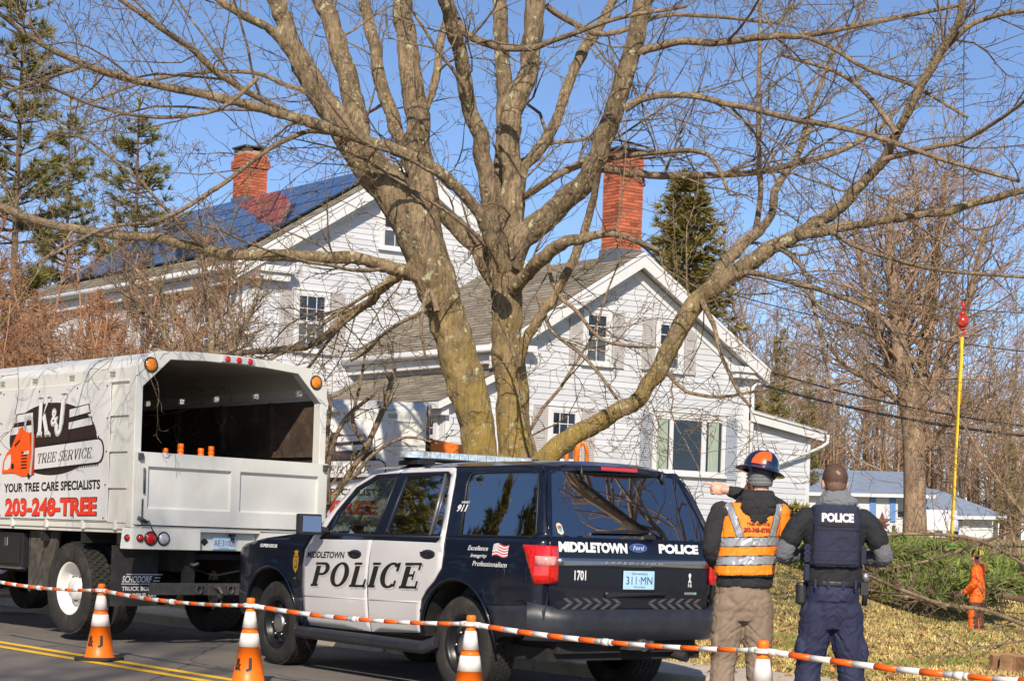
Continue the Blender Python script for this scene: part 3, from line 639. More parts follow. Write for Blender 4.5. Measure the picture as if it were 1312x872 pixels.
def build_truck(T):
    L = 5.0
    outer = [(1.22, 1.14), (1.22, 2.66), (1.215, 2.82), (1.15, 2.90), (.98, 2.99), (.5, 3.025), (0, 3.035), (-.5, 3.025), (-.98, 2.99), (-1.15, 2.90), (-1.215, 2.82), (-1.22, 2.66), (-1.22, 1.14)]
    opening = [(1.14, 1.16), (1.14, 2.62), (.82, 2.925), (.4, 2.95), (-.4, 2.95), (-.82, 2.925), (-1.14, 2.62), (-1.14, 1.16)]
    f = MB(); F3 = lambda u, v, h: (h, u, v)
    n = len(outer)
    # rear frame plate, extruded ring
    plate_ = [(1.225, 1.16), (1.225, 2.66), (1.22, 2.83), (1.155, 2.91), (.98, 3.0), (.5, 3.035), (0, 3.045), (-.5, 3.035), (-.98, 3.0), (-1.155, 2.91), (-1.22, 2.83), (-1.225, 2.66), (-1.225, 1.16)]
    ins = [(1.14, 1.16), (1.14, 2.40), (1.14, 2.62), (.98, 2.7725), (.82, 2.925), (.4, 2.95), (0, 2.955), (-.4, 2.95), (-.82, 2.925), (-.98, 2.7725), (-1.14, 2.62), (-1.14, 2.40), (-1.14, 1.16)]
    for i in range(n - 1):
        a, b, c, d = plate_[i], plate_[i + 1], ins[i + 1], ins[i]
        f.hexa([(-.03, *a), (-.03, *b), (-.03, *c), (-.03, *d), (.10, *a), (.10, *b), (.10, *c), (.10, *d)])
    body = f.build('rear_frame', tw_, T, bevel=.008)
    # sides: formed planks, stub rail under the banner, top rail and roof skin
    s = MB()
    for sg in (1, -1):
        for z0, z1 in ((1.205, 1.55), (1.565, 1.93), (1.945, 2.305), (2.32, 2.665)):
            s.hexa([(x, sg * y, z) for z, y in ((z0, 1.226), (z1, 1.207)) for x, y in ((.101, y), (L, y), (L, 1.17), (.101, 1.17))])
        s.box(.101, L, sg * 1.17 if sg > 0 else -1.20, sg * 1.20 if sg > 0 else -1.17, 1.10, 2.7)
        s.box(.101, L, min(sg * 1.19, sg * 1.218), max(sg * 1.19, sg * 1.218), 1.14, 1.20)
        for x in (.28, .95, 1.75, 2.55, 3.35, 4.15): s.box(x, x + .05, min(sg * 1.19, sg * 1.236), max(sg * 1.19, sg * 1.236), 1.13, 1.235)
        s.box(.101, L, min(sg * 1.17, sg * 1.230), max(sg * 1.17, sg * 1.230), 2.672, 2.694)
    s.build('side_panel', tw_, T, bevel=.006)
    r = MB(); skin = outer[1:-1]
    vents = [.47, 1.33, 2.17, 2.95, 3.75]
    for i in range(len(skin) - 1):
        a, b = skin[i], skin[i + 1]
        if i in (0, len(skin) - 2):                   # upright rail with vent openings
            zl, zh = min(a[1], b[1]), max(a[1], b[1]); sg = 1 if a[0] > 0 else -1
            z0, z1 = 2.725, 2.79; cuts = [.101]
            for v in vents: cuts += [v - .07, v + .07]
            cuts.append(L)
            y = sg * 1.217; yi = sg * 1.19
            def bx(x0, x1, za, zb): r.box(x0, x1, min(y, yi), max(y, yi), za, zb)
            bx(.101, L, zl, z0); bx(.101, L, z1, zh)
            for k in range(0, len(cuts) - 1, 2): bx(cuts[k], cuts[k + 1], z0, z1)
            for v in vents:
                for k in range(4): r.box(v - .07, v + .07, min(y, yi) + .006, max(y, yi) - .006, z0 + .006 + k * .016, z0 + .013 + k * .016, 0)
        else:
            r.hexa([(.101, *a), (L, *a), (L, *b), (.101, *b), (.101, a[0] * .985, a[1] - .03), (L, a[0] * .985, a[1] - .03), (L, b[0] * .985, b[1] - .03), (.101, b[0] * .985, b[1] - .03)])
    r.build('roof', tw_, T)
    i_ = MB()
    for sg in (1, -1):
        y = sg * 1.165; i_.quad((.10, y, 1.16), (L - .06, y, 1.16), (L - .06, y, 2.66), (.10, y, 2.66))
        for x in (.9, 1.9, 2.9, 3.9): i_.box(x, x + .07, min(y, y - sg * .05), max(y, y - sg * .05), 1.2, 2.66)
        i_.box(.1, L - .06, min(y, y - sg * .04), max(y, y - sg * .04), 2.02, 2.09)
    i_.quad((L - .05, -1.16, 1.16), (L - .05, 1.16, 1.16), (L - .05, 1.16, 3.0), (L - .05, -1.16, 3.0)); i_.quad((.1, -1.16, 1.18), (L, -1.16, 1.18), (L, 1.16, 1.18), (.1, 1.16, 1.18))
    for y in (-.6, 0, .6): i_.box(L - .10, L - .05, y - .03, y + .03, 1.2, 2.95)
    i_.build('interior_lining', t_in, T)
    i_ = MB(); i_.tube([(1.6, .28, 2.93), (1.6, .27, 2.2), (1.62, .28, 1.3)], .022, 8); i_.build('rope', mat('grey_rope', (.12, .11, .1), .9), T)
    # tailgate
    g = MB(); x0, x1, x2 = -.075, -.035, -.02
    def gb(y0, y1, z0, z1, a=x0, b=x1): g.box(a, b, min(y0, y1), max(y0, y1), z0, z1)
    gb(1.215, -1.225, 1.80, 1.945); gb(1.215, -1.225, 1.195, 1.36)
    for a, b in ((1.215, 1.075), (.055, -.06), (-1.105, -1.225)): gb(a, b, 1.36, 1.80)
    gb(1.075, .055, 1.36, 1.80, x1 - .006, x2); gb(-.06, -1.105, 1.36, 1.80, x1 - .006, x2)
    for a, b in ((1.075, .055), (-.06, -1.105)):      # sloped lips round each sunk panel
        g.hexa([(x0, a, 1.80), (x0, b, 1.80), (x1 - .007, b - (-.03), 1.775), (x1 - .007, a - .03, 1.775), (x0, a, 1.801), (x0, b, 1.801), (x1, b, 1.801), (x1, a, 1.801)])
        g.hexa([(x0, a, 1.36), (x0, b, 1.36), (x1 - .007, b + .03, 1.385), (x1 - .007, a - .03, 1.385), (x0, a, 1.359), (x0, b, 1.359), (x1, b, 1.359), (x1, a, 1.359)])
    tg = g.build('tailgate', tw_, T, bevel=.007)
    k = MB()
    for y in (1.17, -1.19):
        k.tube([(-.085, y, 1.90), (-.10, y, 1.90)], .03, 8); k.box(-.11, -.076, y - .015, y + .03, 1.86, 1.93); k.tube([(-.09, y - .04, 1.78), (-.09, y - .045, 1.52)], .012, 6)
        zz = 1.46
        while zz > 1.22: k.tube([(-.085, y - .035, zz), (-.10, y - .02, zz - .02), (-.085, y - .035, zz - .035)], .008, 5); zz -= .032
        k.tube([(-.09, y + .02, 1.27), (-.11, y - .02, 1.25), (-.09, y - .09, 1.22)], .02, 6)
    k.tube([(-.09, 1.06, 1.24), (-.10, 1.02, 1.15), (-.09, .98, 1.10)], .007, 5); k.build('latch', steel, tg)
    # bumper panel with lamps and plate
    b = MB(); b.box(-.05, .10, .40, 1.215, .94, 1.158); b.box(-.05, .10, -1.215, -.36, .94, 1.158); b.box(.03, .10, -.36, .40, .94, 1.158); b.box(-.05, .025, -.36, .40, 1.135, 1.158); b.box(-.05, .10, -1.215, 1.215, 1.160, 1.185)
    b.hexa([(-.045, 1.22, .94), (.06, 1.30, .94), (.06, 1.26, .94), (-.02, 1.2, .94), (-.045, 1.22, 1.158), (.06, 1.28, 1.158), (.06, 1.25, 1.158), (-.02, 1.2, 1.158)])
    bp_ = b.build('bumper_panel', tw_, T, bevel=.006)
    def lamp(y, z, r, m_, x=-.05, name='tail_light'):
        q = MB(); q.lathe([(r * 1.22, 0), (r * 1.22, .012), (r * 1.05, .02), (r, .016)], (x, y, z), (-1, 0, 0), 24, 0); q.lathe([(r * 1.0, .014), (r * .8, .026), (r * .4, .032), (0, .033)], (x, y, z), (-1, 0, 0), 24, 1); q.build(name, [black_pl, m_], T)
    for sg in (1, -1):
        lamp(sg * 1.135, 1.055, .033, red_lens); lamp(sg * 1.008, 1.055, .062, red_lens); lamp(sg * .855, 1.055, .060, clear_lens, name='reverse_light'); lamp(sg * 1.255, 1.055, .028, red_lens, .0)
        lamp(sg * 1.06, 2.85, .066, amber, -.03, 'marker_light')
    q = MB(); q.box(-.06, -.031, -.21, .20, 2.962, 3.03)
    for y in (.14, -.005, -.15): q.lathe([(.034, 0), (.03, .014), (0, .02)], (-.06, y, 2.996), (-1, 0, 0), 14, 1)
    q.build('light_bar', [clear_lens, red_lens], T, bevel=.004)
    q = MB(); q.box(.012, .026, -.092, .204, .955, 1.094); pl = q.build('license_plate', plate_m, T, bevel=.004)
    rf = lambda u, v, h: (.012 - h, -u, v)
    lettering([('AE·31000', -.19, .99, .08, 1.055), ('Combination', -.12, .962, .0, .978, dict(mi=1))], rf, 'lettering', [mat('plate_red', (.35, .03, .05), .5), ink_blue], pl)
    q = MB(); q.box(-.03, .02, -.06, .0, 1.10, 1.125); q.tube([(.0, -.03, 1.10), (-.01, -.03, 1.06)], .022, 8); q.build('plate_lamp', black_pl, T)
    q = MB()
    q.add([rf(-.30 + a, 1.03 + c, .0) for a, c in ((-.05, 0), (-.02, .035), (.02, .035), (.05, 0), (.0, -.045))], [(0, 1, 2, 3, 4)]); q.build('emblem', ink, T, M=Matrix.Translation((.0165, 0, 0)))
    # frame, hitch, flaps, boxes below
    u = MB()
    for y in (.42, -.42): u.box(.2, 7.2, y - .04, y + .04, .70, .94)
    for x in (.25, 1.0, 1.9, 3.0, 4.2): u.box(x, x + .08, -1.18, 1.18, .98, 1.10)
    u.tube([(1.33, -1.0, .49), (1.33, 1.0, .49)], .09, 10); u.ell((1.33, 0, .49), (.2, .2, .2), 12); u.box(.12, .2, .35, .47, .5, .94); u.box(.12, .2, -.47, -.35, .5, .94)
    u.tube([(.15, .42, .80), (.06, .40, .78), (.03, .36, .80)], .02, 6, 1)
    u.tube([(.3, .3, .75), (.28, .0, .66), (.25, -.3, .72), (.2, -.5, .60)], .012, 5); u.box(.2, 7.0, -.38, .38, .84, .9)
    u.tube([(2.0, .1, .6), (6.5, .1, .6)], .05, 8); u.build('chassis', [dark, steel], T)
    u = MB(); u.box(.06, .16, -.88, .885, .462, .588)
    for y in (.34, -.06):                            # tow rings and hook
        u.tube([(.04, y + .035 * math.cos(t * .52), .52 + .045 * math.sin(t * .52)) for t in range(13)], .011, 6); u.box(.03, .06, y - .05, y + .05, .55, .58)
    u.box(.02, .06, .07, .23, .46, .58); u.tube([(.04, .15, .55), (-.05, .14, .54), (-.09, .13, .49), (-.05, .12, .44), (-.01, .12, .46)], .025, 8); u.tube([(-.03, .10, .42), (-.02, .1, .33)], .013, 6)
    u.build('hitch_beam', steel, T, bevel=.006)
    fm = mat('mud_flap_rubber', (0.028, 0.027, 0.028), .7, var=.35, vscale=6, dirt=((.07, .062, .055), 5, .5, .3))
    for sg in (1, -1):
        u = MB(); u.box(.39, .41, min(sg * .64, sg * 1.19), max(sg * .64, sg * 1.19), .33, .97); fl = u.build('mud_flap', fm, T)
        if sg > 0:
            f2 = lambda a, v, h: (.39 - h, -a, v)
            mb = MB()
            for k, a0, a1 in ((0, -1.08, -.66), (1, -.70, -.62), (2, -.69, -.62), (3, -1.04, -.60)): mb.add([f2(a0 + k * .006, .560 + k * .034, .0025), f2(a1 + k * .006, .560 + k * .034, .0025), f2(a1 + .005 + k * .006, .569 + k * .034, .0025), f2(a0 + .005 + k * .006, .569 + k * .034, .0025)], [(0, 1, 2, 3)])
            mb.build('stripe', ink_w, fl, clean=False)
            lettering([('SCHODORF', -1.07, .578, -.71, .652, dict(bold=.03, shear=.25)), ('TRUCK BODY', -1.07, .492, -.67, .538, dict(bold=.035)), ('COLUMBUS, OH', -1.09, .425, -.66, .468, dict(bold=.035))], f2, 'lettering', ink_w, fl, .006)
        u = MB(); y = sg * 1.08; u.hexa([(2.36, y - .02, .43), (1.95, y - .02, .43), (1.95, y + .02, .43), (2.36, y + .02, .43), (2.38, y - .02, 1.09), (1.72, y - .02, 1.09), (1.72, y + .02, 1.09), (2.38, y + .02, 1.09)]); u.box(2.36, 2.39, min(sg * .6, sg * 1.1), max(sg * .6, sg * 1.1), .4, 1.09)
        u.build('splash_guard', mat('dirty_guard', (.05, .045, .04), .9, var=.4, vscale=10, dirt=((.13, .11, .085), 7, .45, .3)), T)
        u = MB(); u.box(2.45, 4.3, min(sg * .7, sg * 1.15), max(sg * .7, sg * 1.15), .66, 1.06); u.box(2.52, 3.3, min(sg * 1.15, sg * 1.165), max(sg * 1.15, sg * 1.165), .70, 1.02); u.box(2.45, 4.3, min(sg * 1.1, sg * 1.18), max(sg * 1.1, sg * 1.18), .645, .665, 1)
        u.box(2.78, 2.86, min(sg * 1.165, sg * 1.175), max(sg * 1.165, sg * 1.175), .90, 1.0, 1)
        u.build('tool_box', [black_pl, chrome], T, bevel=.008)
    wm = mat('white_wheel', (.72, .71, .69), .4, var=.08, vscale=5, dirt=((.42, .36, .28), 5, .6, .2))
    for sg in (1, -1):
        wheel(T, 1.33, sg * 1.045, .475, sg, .50, .265, .285, wm, .16); wheel(T, 1.33, sg * .70, .475, sg, .50, .265, .285, wm, .05)
        wheel(T, 6.35, sg * 1.0, .475, sg, .50, .275, .285, wm, .03)
    # cab
    c = MB(); cs = [(5.12, .55), (5.12, 2.45), (5.3, 2.55), (6.0, 2.52), (6.45, 1.80), (7.35, 1.62), (7.5, 1.40), (7.5, .62), (6.92, .6), (6.85, .85), (6.6, 1.06), (6.1, 1.06), (5.85, .85), (5.8, .55)]
    c.prism(cs, lambda a, b, h: (a, h, b), -1.05, 1.05); cab = c.build('cab', tw_, T, bevel=.04)
    for sg in (1, -1):
        y = sg * 1.056; c = MB(); c.add([(5.4, y, 1.72), (6.3, y, 1.72), (5.98, y, 2.38), (5.4, y, 2.38)], [(0, 1, 2, 3)]); c.build('window', pane, cab)
        c = MB(); c.box(6.2, 6.26, min(sg * 1.06, sg * 1.35), max(sg * 1.06, sg * 1.35), 1.80, 1.83); c.box(6.18, 6.28, min(sg * 1.22, sg * 1.42), max(sg * 1.22, sg * 1.42), 1.7, 2.1); c.build('mirror', black_pl, cab)
        c = MB(); c.box(7.5, 7.53, min(sg * .65, sg * .95), max(sg * .65, sg * .95), 1.0, 1.2); c.build('headlight', clear_lens, cab)
    c = MB(); c.add([(6.47, -.95, 1.82), (6.47, .95, 1.82), (6.02, .9, 2.46), (6.02, -.9, 2.46)], [(0, 1, 2, 3)]); c.build('windshield', pane, cab)
    c = MB(); c.box(7.5, 7.53, -.6, .6, .75, 1.35); c.box(7.45, 7.62, -1.1, 1.1, .45, .68); c.build('grille', chrome, cab)
    # banner on each long side
    bs = lambda u, v, h: (-u, 1.239 + h, v)
    q = MB(); q.box(.455, 2.91, 1.229, 1.239, 1.225, 2.672)
    for v in (.52, 1.15, 2.0, 2.85):
        for z in (1.25, 2.64): q.tube([(v, 1.239, z), (v, 1.243, z)], .012, 6, 1)
    for z in (1.6, 1.95, 2.3):
        for v in (.5, 2.88): q.tube([(v, 1.239, z), (v, 1.243, z)], .012, 6, 1)
    bn = q.build('banner', [bannerm, steel], T)
    art = MB()
    def poly(pts, mi, h): art.add([bs(a, b, h) for a, b in pts], [tuple(range(len(pts)))], mi)
    poly(arc(-1.69, 2.105, .985, 0, 360, 47, .40)[:-1], 0, .002)
    def bar4(a, b, c, d, h=.005): 
        poly([(a[0] - .015, a[1] - .012), (b[0] + .015, b[1] - .012), (c[0] + .015, c[1] + .012), (d[0] - .015, d[1] + .012)], 5, h - .001); poly([a, b, c, d], 1, h)
    bar4((-2.58, 2.30), (-2.13, 2.325), (-2.13, 2.41), (-2.50, 2.39)); bar4((-2.65, 2.165), (-2.13, 2.19), (-2.13, 2.27), (-2.60, 2.25))
    bar4((-1.30, 2.33), (-.86, 2.375), (-.90, 2.455), (-1.30, 2.415)); bar4((-1.31, 2.20), (-.80, 2.24), (-.84, 2.32), (-1.31, 2.275))
    # saw bar with chain teeth
    def sb(x, off): return 1.895 + .075 * (x + 2.05) / 1.5 + off
    top = [(x, sb(x, .115)) for x in [-2.05 + 1.38 * k / 20 for k in range(21)]]; bot = [(x, sb(x, -.125 + .01 * k_)) for k_, x in enumerate([-2.05 + 1.38 * k / 20 for k in range(21)])] 
    bot = [(x, sb(x, -.125)) for x, _ in top]
    tip = [(-.665 + .105 * math.sin(R_(a)), sb(-.66, -.005) + .12 * math.cos(R_(a))) for a in range(8, 175, 14)]
    loop = top + tip + bot[::-1]
    cx_, cy_ = -1.35, sb(-1.35, 0)
    poly([(-2.06, sb(-2.06, .135))] + [(x, y + .018) for x, y in top] + [(x + .02, y + (.012 if y > cy_ else -.012)) for x, y in tip] + [(x, y - .018) for x, y in bot[::-1]], 5, .006); poly(loop, 1, .008)
    for k in range(34):
        x = -2.0 + k * .04
        for sg, o in ((1, .135), (-1, -.145)): y = sb(x, o); poly([(x, y - sg * .01), (x + .024, y - sg * .01), (x + .028, y + sg * .022), (x + .008, y + sg * .016)], 5, .004)
    # saw body
    body = [(-2.82, 1.73), (-2.80, 1.86), (-2.72, 1.96), (-2.60, 2.03), (-2.52, 2.13), (-2.42, 2.24), (-2.36, 2.26), (-2.28, 2.20), (-2.08, 2.17), (-2.05, 2.13), (-2.05, 1.72), (-2.2, 1.70), (-2.34, 1.695), (-2.5, 1.73), (-2.6, 1.735)]
    poly(body, 2, .011); poly([(-2.77, 1.77), (-2.76, 1.86), (-2.69, 1.93), (-2.62, 1.95), (-2.60, 1.88), (-2.62, 1.80), (-2.68, 1.77)], 1, .013)
    poly([(-2.05, 2.13), (-2.05, 1.72), (-2.12, 1.705), (-2.14, 2.0), (-2.18, 2.17), (-2.09, 2.17)], 3, .013)
    for k in range(6): poly([(-2.36, 1.78 + k * .035), (-2.22, 1.785 + k * .035), (-2.22, 1.80 + k * .035), (-2.36, 1.795 + k * .035)], 5, .014)
    poly([(-2.52, 2.03), (-2.40, 2.09), (-2.40, 2.115), (-2.53, 2.055)], 5, .014); poly(arc(-2.56, 1.81, .035, 0, 330, 11), 5, .014); poly([(-2.3, 1.94), (-2.18, 1.95), (-2.18, 1.985), (-2.3, 1.975)], 1, .014); poly(arc(-2.17, 1.70, .03, 0, 330, 11), 5, .0145)
    hd = [(-2.30, 2.22), (-2.27, 2.33), (-2.19, 2.365), (-2.12, 2.33), (-2.10, 2.2), (-2.09, 1.95), (-2.12, 1.72)]
    for i in range(len(hd) - 1):
        a, b = Vector(hd[i]), Vector(hd[i + 1]); nn = Vector((-(b - a).y, (b - a).x)).normalized() * .022; e = (b - a) * .06; a = a - e; b = b + e
        poly([tuple(a + nn), tuple(b + nn), tuple(b - nn), tuple(a - nn)], 4, .0155 + i * .0004)
    art.build('emblem', [brown, bannerm, saw_or, saw_dk, ink_grey, ink], bn, clean=False)
    ty = lambda a, b, c, d, mi=0, **k: (slab_word('TREE SERVICE', .2, .11, .035, .09), a, b, c, d, dict(mi=mi, **k))
    items = [ty(-1.97, 1.835, -.78, 1.945, 0, h=3.6, tilt=.055)]
    kj = lambda ch, a, b, c, d, mi, o, h: (slab_word(ch, .16 if ch == 'J' else .04, .20, .10), a - o, b - o, c + o, d + o, dict(mi=mi, h=h, tilt=0))
    for o, mi, h in ((.022, 3, 2.4), (.0, 1, 3.6)):
        items += [kj('K', -2.0, 2.15, -1.72, 2.55, mi, o, h), kj('J', -1.60, 2.15, -1.36, 2.575, mi, o, h), ('&', -1.69 - o, 2.26 - o, -1.55 + o, 2.42 + o, dict(mi=mi, h=h, bold=.02))]
    items += [('YOUR TREE CARE SPECIALISTS', -2.77, 1.510, -.60, 1.612, dict(bold=.028, tilt=.045))]
    for o, mi, h in ((.010, 0, 1.0), (0, 2, 2.2)): items += [('203-248-TREE', -2.72 - o, 1.245 - o, -.66 + o, 1.435 + o, dict(bold=.045, mi=mi, tilt=.03, h=h))]
    lettering(items, bs, 'lettering', [ink, ink_w, ink_r, ink_grey], bn, .0035)
build_truck(truck)
gz2 = .28; q = P(537, 600, 25.0)
truck2 = copy_tree(truck); truck2.matrix_world = frame(q.x + .05, 25.0 + .05, R_(90 + 91.5), gz2) @ Matrix.Translation((0, -1.235, 0))
truck2['label'] = 'second white tree service truck parked side-on behind the bare sapling branches'
for o_ in (truck, truck2): o_['group'] = 'tree service trucks'
# ------------------------------------------------------------------ police SUV
navy = mat('navy_paint', (0.006, 0.009, 0.020), .22, var=.2, vscale=3, coat=.45, spec=.3, dirt=((.022, .021, .022), 5, .62, .3))
cwhite = mat('door_white', (0.60, 0.585, 0.59), .25, var=.03, vscale=2, coat=.8)
clad = mat('dark_cladding', (0.022, 0.025, 0.034), .42, var=.25, vscale=8, dirt=((.055, .05, .045), 6, .55, .3))
tintg = glassmat('tinted_glass', (.03, .04, .06), .012, .48)
frontg = glassmat('front_glass', (.62, .74, .78), .01, .5)
suv = thing('police_suv', 'navy and white police suv with POLICE across its doors, seen from behind', 'police car', frame(.36, 14.034, R_(90) + R_(37.48)))
def lerp_tab(tab, v):
    if v <= tab[0][0]: return tab[0][1]
    for (a, b), (c, d) in zip(tab[:-1], tab[1:]):
        if v <= c: t = (v - a) / (c - a); return b + (d - b) * t
    return tab[-1][1]
WZ = [(.30, .90), (.42, .935), (.55, .972), (.72, .985), (.95, .988), (1.10, .982), (1.20, .968), (1.26, .950), (1.80, .757), (1.845, .725), (1.875, .66), (1.9, .55)]
def Wd(x, z):
    y = lerp_tab(WZ, z)
    if x > 3.0: y -= .05 * ((x - 3.0) / .9) ** 2 + (.10 * ((x - 3.55) / .38) ** 2 if x > 3.55 else 0)
    if x < -.35: y -= .055 * ((-.35 - x) / .7) ** 2
    if x < -.88: y -= .055 * ((-.88 - x) / .16) ** 2
    if z < 1.0 and (abs(x) < .62 or abs(x - 3.02) < .62):      # swelling over the wheels
        c = 0 if abs(x) < .62 else 3.02; y += .018 * max(0, 1 - abs(math.hypot(x - c, z - .42) - .50) / .14)
    return y
def sidef(sg, off=0.0): return lambda u, v: (u, sg * (Wd(u, v) + off), v)
AR = [(c, arc(c, .44, .485, 178, 2, 16, .475)) for c in (0, 3.02)]
low = [(-1.0, 1.285), (-1.0, .72), (-.98, .55), (-.55, .50)] + AR[0][1] + [(.55, .44), (2.5, .40)] + AR[1][1] + [(3.62, .46), (3.86, .46), (3.90, .75), (3.86, .98), (3.72, 1.09), (3.58, 1.135), (3.2, 1.195), (2.65, 1.245), (2.38, 1.25)]
gh = [(-1.0, 1.287), (2.372, 1.24), (2.21, 1.38), (1.92, 1.685), (1.66, 1.788), (1.18, 1.838), (.44, 1.85), (-.70, 1.85), (-.80, 1.72)]
w_f = [(2.06, 1.262), (1.985, 1.46), (1.81, 1.655), (1.565, 1.762), (1.262, 1.772), (1.32, 1.27)]
w_r = [(1.14, 1.275), (1.09, 1.774), (.52, 1.786), (.43, 1.715), (.335, 1.315), (.37, 1.285)]
w_q = [(.06, 1.32), (.20, 1.70), (.235, 1.775), (.28, 1.797), (-.70, 1.797), (-.725, 1.77), (-.90, 1.33), (-.87, 1.29), (.02, 1.284)]
w_q = [(.05, 1.30), (.185, 1.70), (.165, 1.78), (.13, 1.797), (-.68, 1.797), (-.715, 1.775), (-.885, 1.32), (-.86, 1.288), (.07, 1.283)]
white_out = [(2.30, 1.236), (2.405, 1.10), (2.435, .95), (2.44, .76), (2.415, .55), (2.36, .415), (1.31, .425), (1.31, 1.212), (2.285, 1.205)]
side_lettering = []
for sg in (1, -1):
    plate(low, sidef(sg), (), .09, .07, 'body_side', navy, suv, .012)
    plate(gh, sidef(sg), (w_f, w_r, w_q), .12, .08, 'pillar_frame', navy, suv, .018)
    # doors: white skins standing 8 mm proud
    fd_ = plate([(2.215, 1.37), (2.30, 1.236), (2.405, 1.10), (2.435, .95), (2.44, .76), (2.415, .55), (2.36, .415), (1.315, .425), (1.335, .84), (1.305, 1.216), (1.99, 1.206), (2.20, 1.205), (2.06, 1.46), (1.86, 1.68), (1.58, 1.795), (1.24, 1.805), (1.20, 1.835), (1.66, 1.790), (1.92, 1.688)], sidef(sg, .010), (), .09, .06, 'front_door', cwhite, suv, .01)
    rd_ = plate([(1.295, 1.216), (1.327, .84), (1.307, .425), (.535, .465), (.49, .74), (.42, .82), (.305, .905), (.225, 1.01), (.215, 1.12), (.245, 1.30), (.375, 1.79), (.41, 1.835), (.45, 1.846), (1.185, 1.838), (1.22, 1.806), (.50, 1.813), (.435, 1.78), (.315, 1.31), (.30, 1.24), (.335, 1.214)], sidef(sg, .010), (), .09, .06, 'rear_door', cwhite, suv, .01)
    for d_, (hx0, hx1, hz) in ((fd_, (1.66, 1.44, 1.085)), (rd_, (.54, .32, 1.115))):
        c = (hx0 + hx1) / 2; y = sg * (Wd(c, hz) + .012)
        mb = MB(); mb.ell((c, y, hz), (.112, .016, .042), 16); mb.ell((c - .035, y + sg * .012, hz - .004), (.06, .016, .016), 12, 1); mb.box(c - .10, c + .09, min(y, y + sg * .022), max(y, y + sg * .022), hz + .005, hz + .022, 1)
        mb.build('handle', [black_pl, navy], d_)
    for wpts, nm, gm, rx in ((w_f, 'front_window', frontg, 0), (w_r, 'rear_window', tintg, 0), (w_q, 'quarter_window', tintg, 0)):
        plate(wpts, sidef(sg, -.004), (), .3, .2, nm, gm, suv)
    mb = MB()
    mb.tube([(.47, sg * (Wd(.5, 1.27) + .004), 1.272), (.53, sg * (Wd(.5, 1.79) + .004), 1.79)], .016, 6)
    mb.tube([(x, sg * (Wd(x, 1.262) + .006), 1.257 + (1 - x) * .006) for x in (2.1, 1.3, .3)], .011, 6, 1)
    mb.tube([(p_[0], sg * (Wd(*p_) + .004), p_[1]) for p_ in w_q + [w_q[0]]], .009, 5, 1)
    mb.tube([(1.30, sg * (Wd(1.3, 1.27) + .006), 1.27), (1.255, sg * (Wd(1.2, 1.78) + .006), 1.775)], .012, 6, 1); mb.tube([(1.15, sg * (Wd(1.2, 1.27) + .006), 1.27), (1.10, sg * (Wd(1.1, 1.78) + .006), 1.775)], .010, 6, 1)
    mb.build('window_trim', [chrome if False else mat('grey_trim', (.16, .16, .17), .35, .5), black_pl], suv)
    # sill, wells, running board
    mb = MB()
    mb.grid(lambda u, v: (.5 + 2.05 * u, sg * (.95 - .3 * v), .44 - .16 * v), 4, 3); mb.build('sill', dark, suv)
    mb = MB()
    for c in (0, 3.02): mb = MB(); mb.grid(lambda u, v: (c + .49 * math.cos(math.pi * u), sg * (.97 - .5 * v), .44 + .49 * math.sin(math.pi * u)), 14, 2); mb.build('wheel_well', dark, suv)
    mb = MB()
    sec = [(.0, .40), (.10, .405), (.125, .38), (.12, .33), (.09, .30), (.0, .31)]
    ys = lambda k: .955 + k
    pr = [[(x, sg * (.955 + a * sc), z) for a, z in sec] for x, sc in ((2.60, .15), (2.46, .75), (2.3, 1), (.60, 1), (.40, .95), (.28, .5))]
    for i in range(len(pr) - 1):
        if i in (4,):
            for k in range(6): pr[i + 1][k] = (pr[i + 1][k][0], pr[i + 1][k][1], pr[i + 1][k][2] + .05)
        for k in range(6): mb.quad(pr[i][k], pr[i][(k + 1) % 6], pr[i + 1][(k + 1) % 6], pr[i + 1][k])
    mb.add(pr[0], [tuple(range(6))]); mb.add(pr[-1], [tuple(range(6))]); mb.build('running_board', clad, suv, bevel=.006)
    # arch lips and lower mouldings in dark cladding
    mb = MB()
    for c in (0, 3.02):
        a = [(x, sg * (Wd(x, z) + .012), z) for x, z in arc(c, .44, .50, 184, -6, 20, .49)]; mb = MB(); mb.tube(a, .011, 6); mb.build('arch_trim', navy, suv)
    plate([(-1.035, .775), (-1.0, .55), (-.55, .50), (-.49, .60), (-.44, .735)], sidef(sg, .010), (), .1, .1, 'bumper_wing', clad, suv, .01)
    plate([(.545, .735), (.50, .66), (.555, .47), (.62, .47), (.58, .735)], sidef(sg, .009), (), .1, .1, 'rocker_trim', clad, suv, .008)
    plate([(2.445, .66), (2.46, .42), (2.545, .42), (2.60, .66)], sidef(sg, .009), (), .1, .1, 'rocker_trim', clad, suv, .008)
    plate([(3.49, .66), (3.52, .44), (3.86, .44), (3.89, .68)], sidef(sg, .009), (), .06, .1, 'bumper_wing', clad, suv, .008)
    # crease line on doors
    mb = MB(); mb.tube([(x, sg * (Wd(x, .70) + .013), .682 + (2.4 - x) * .018) for x in (2.40, 1.8, 1.34)], .006, 5); mb.build('crease', cwhite, fd_)
    mb = MB(); mb.tube([(x, sg * (Wd(x, .71) + .013), .70 + (1.3 - x) * .024) for x in (1.29, .9, .52)], .006, 5); mb.build('crease', cwhite, rd_)
    # mirror
    mb = MB(); y = sg * 1.16; mb.hexa([(x, y + sg * a, z) for z, k in ((1.245, 0), (1.43, .01)) for x, a in ((2.02 + k, -.11), (2.02 + k, .12), (2.14, .10), (2.17, -.11))]); mb.tube([(2.10, sg * .95, 1.28), (2.09, sg * 1.07, 1.29)], .04, 8)
    mi_ = mb.build('wing_mirror', black_pl, suv, bevel=.022, seg=3)
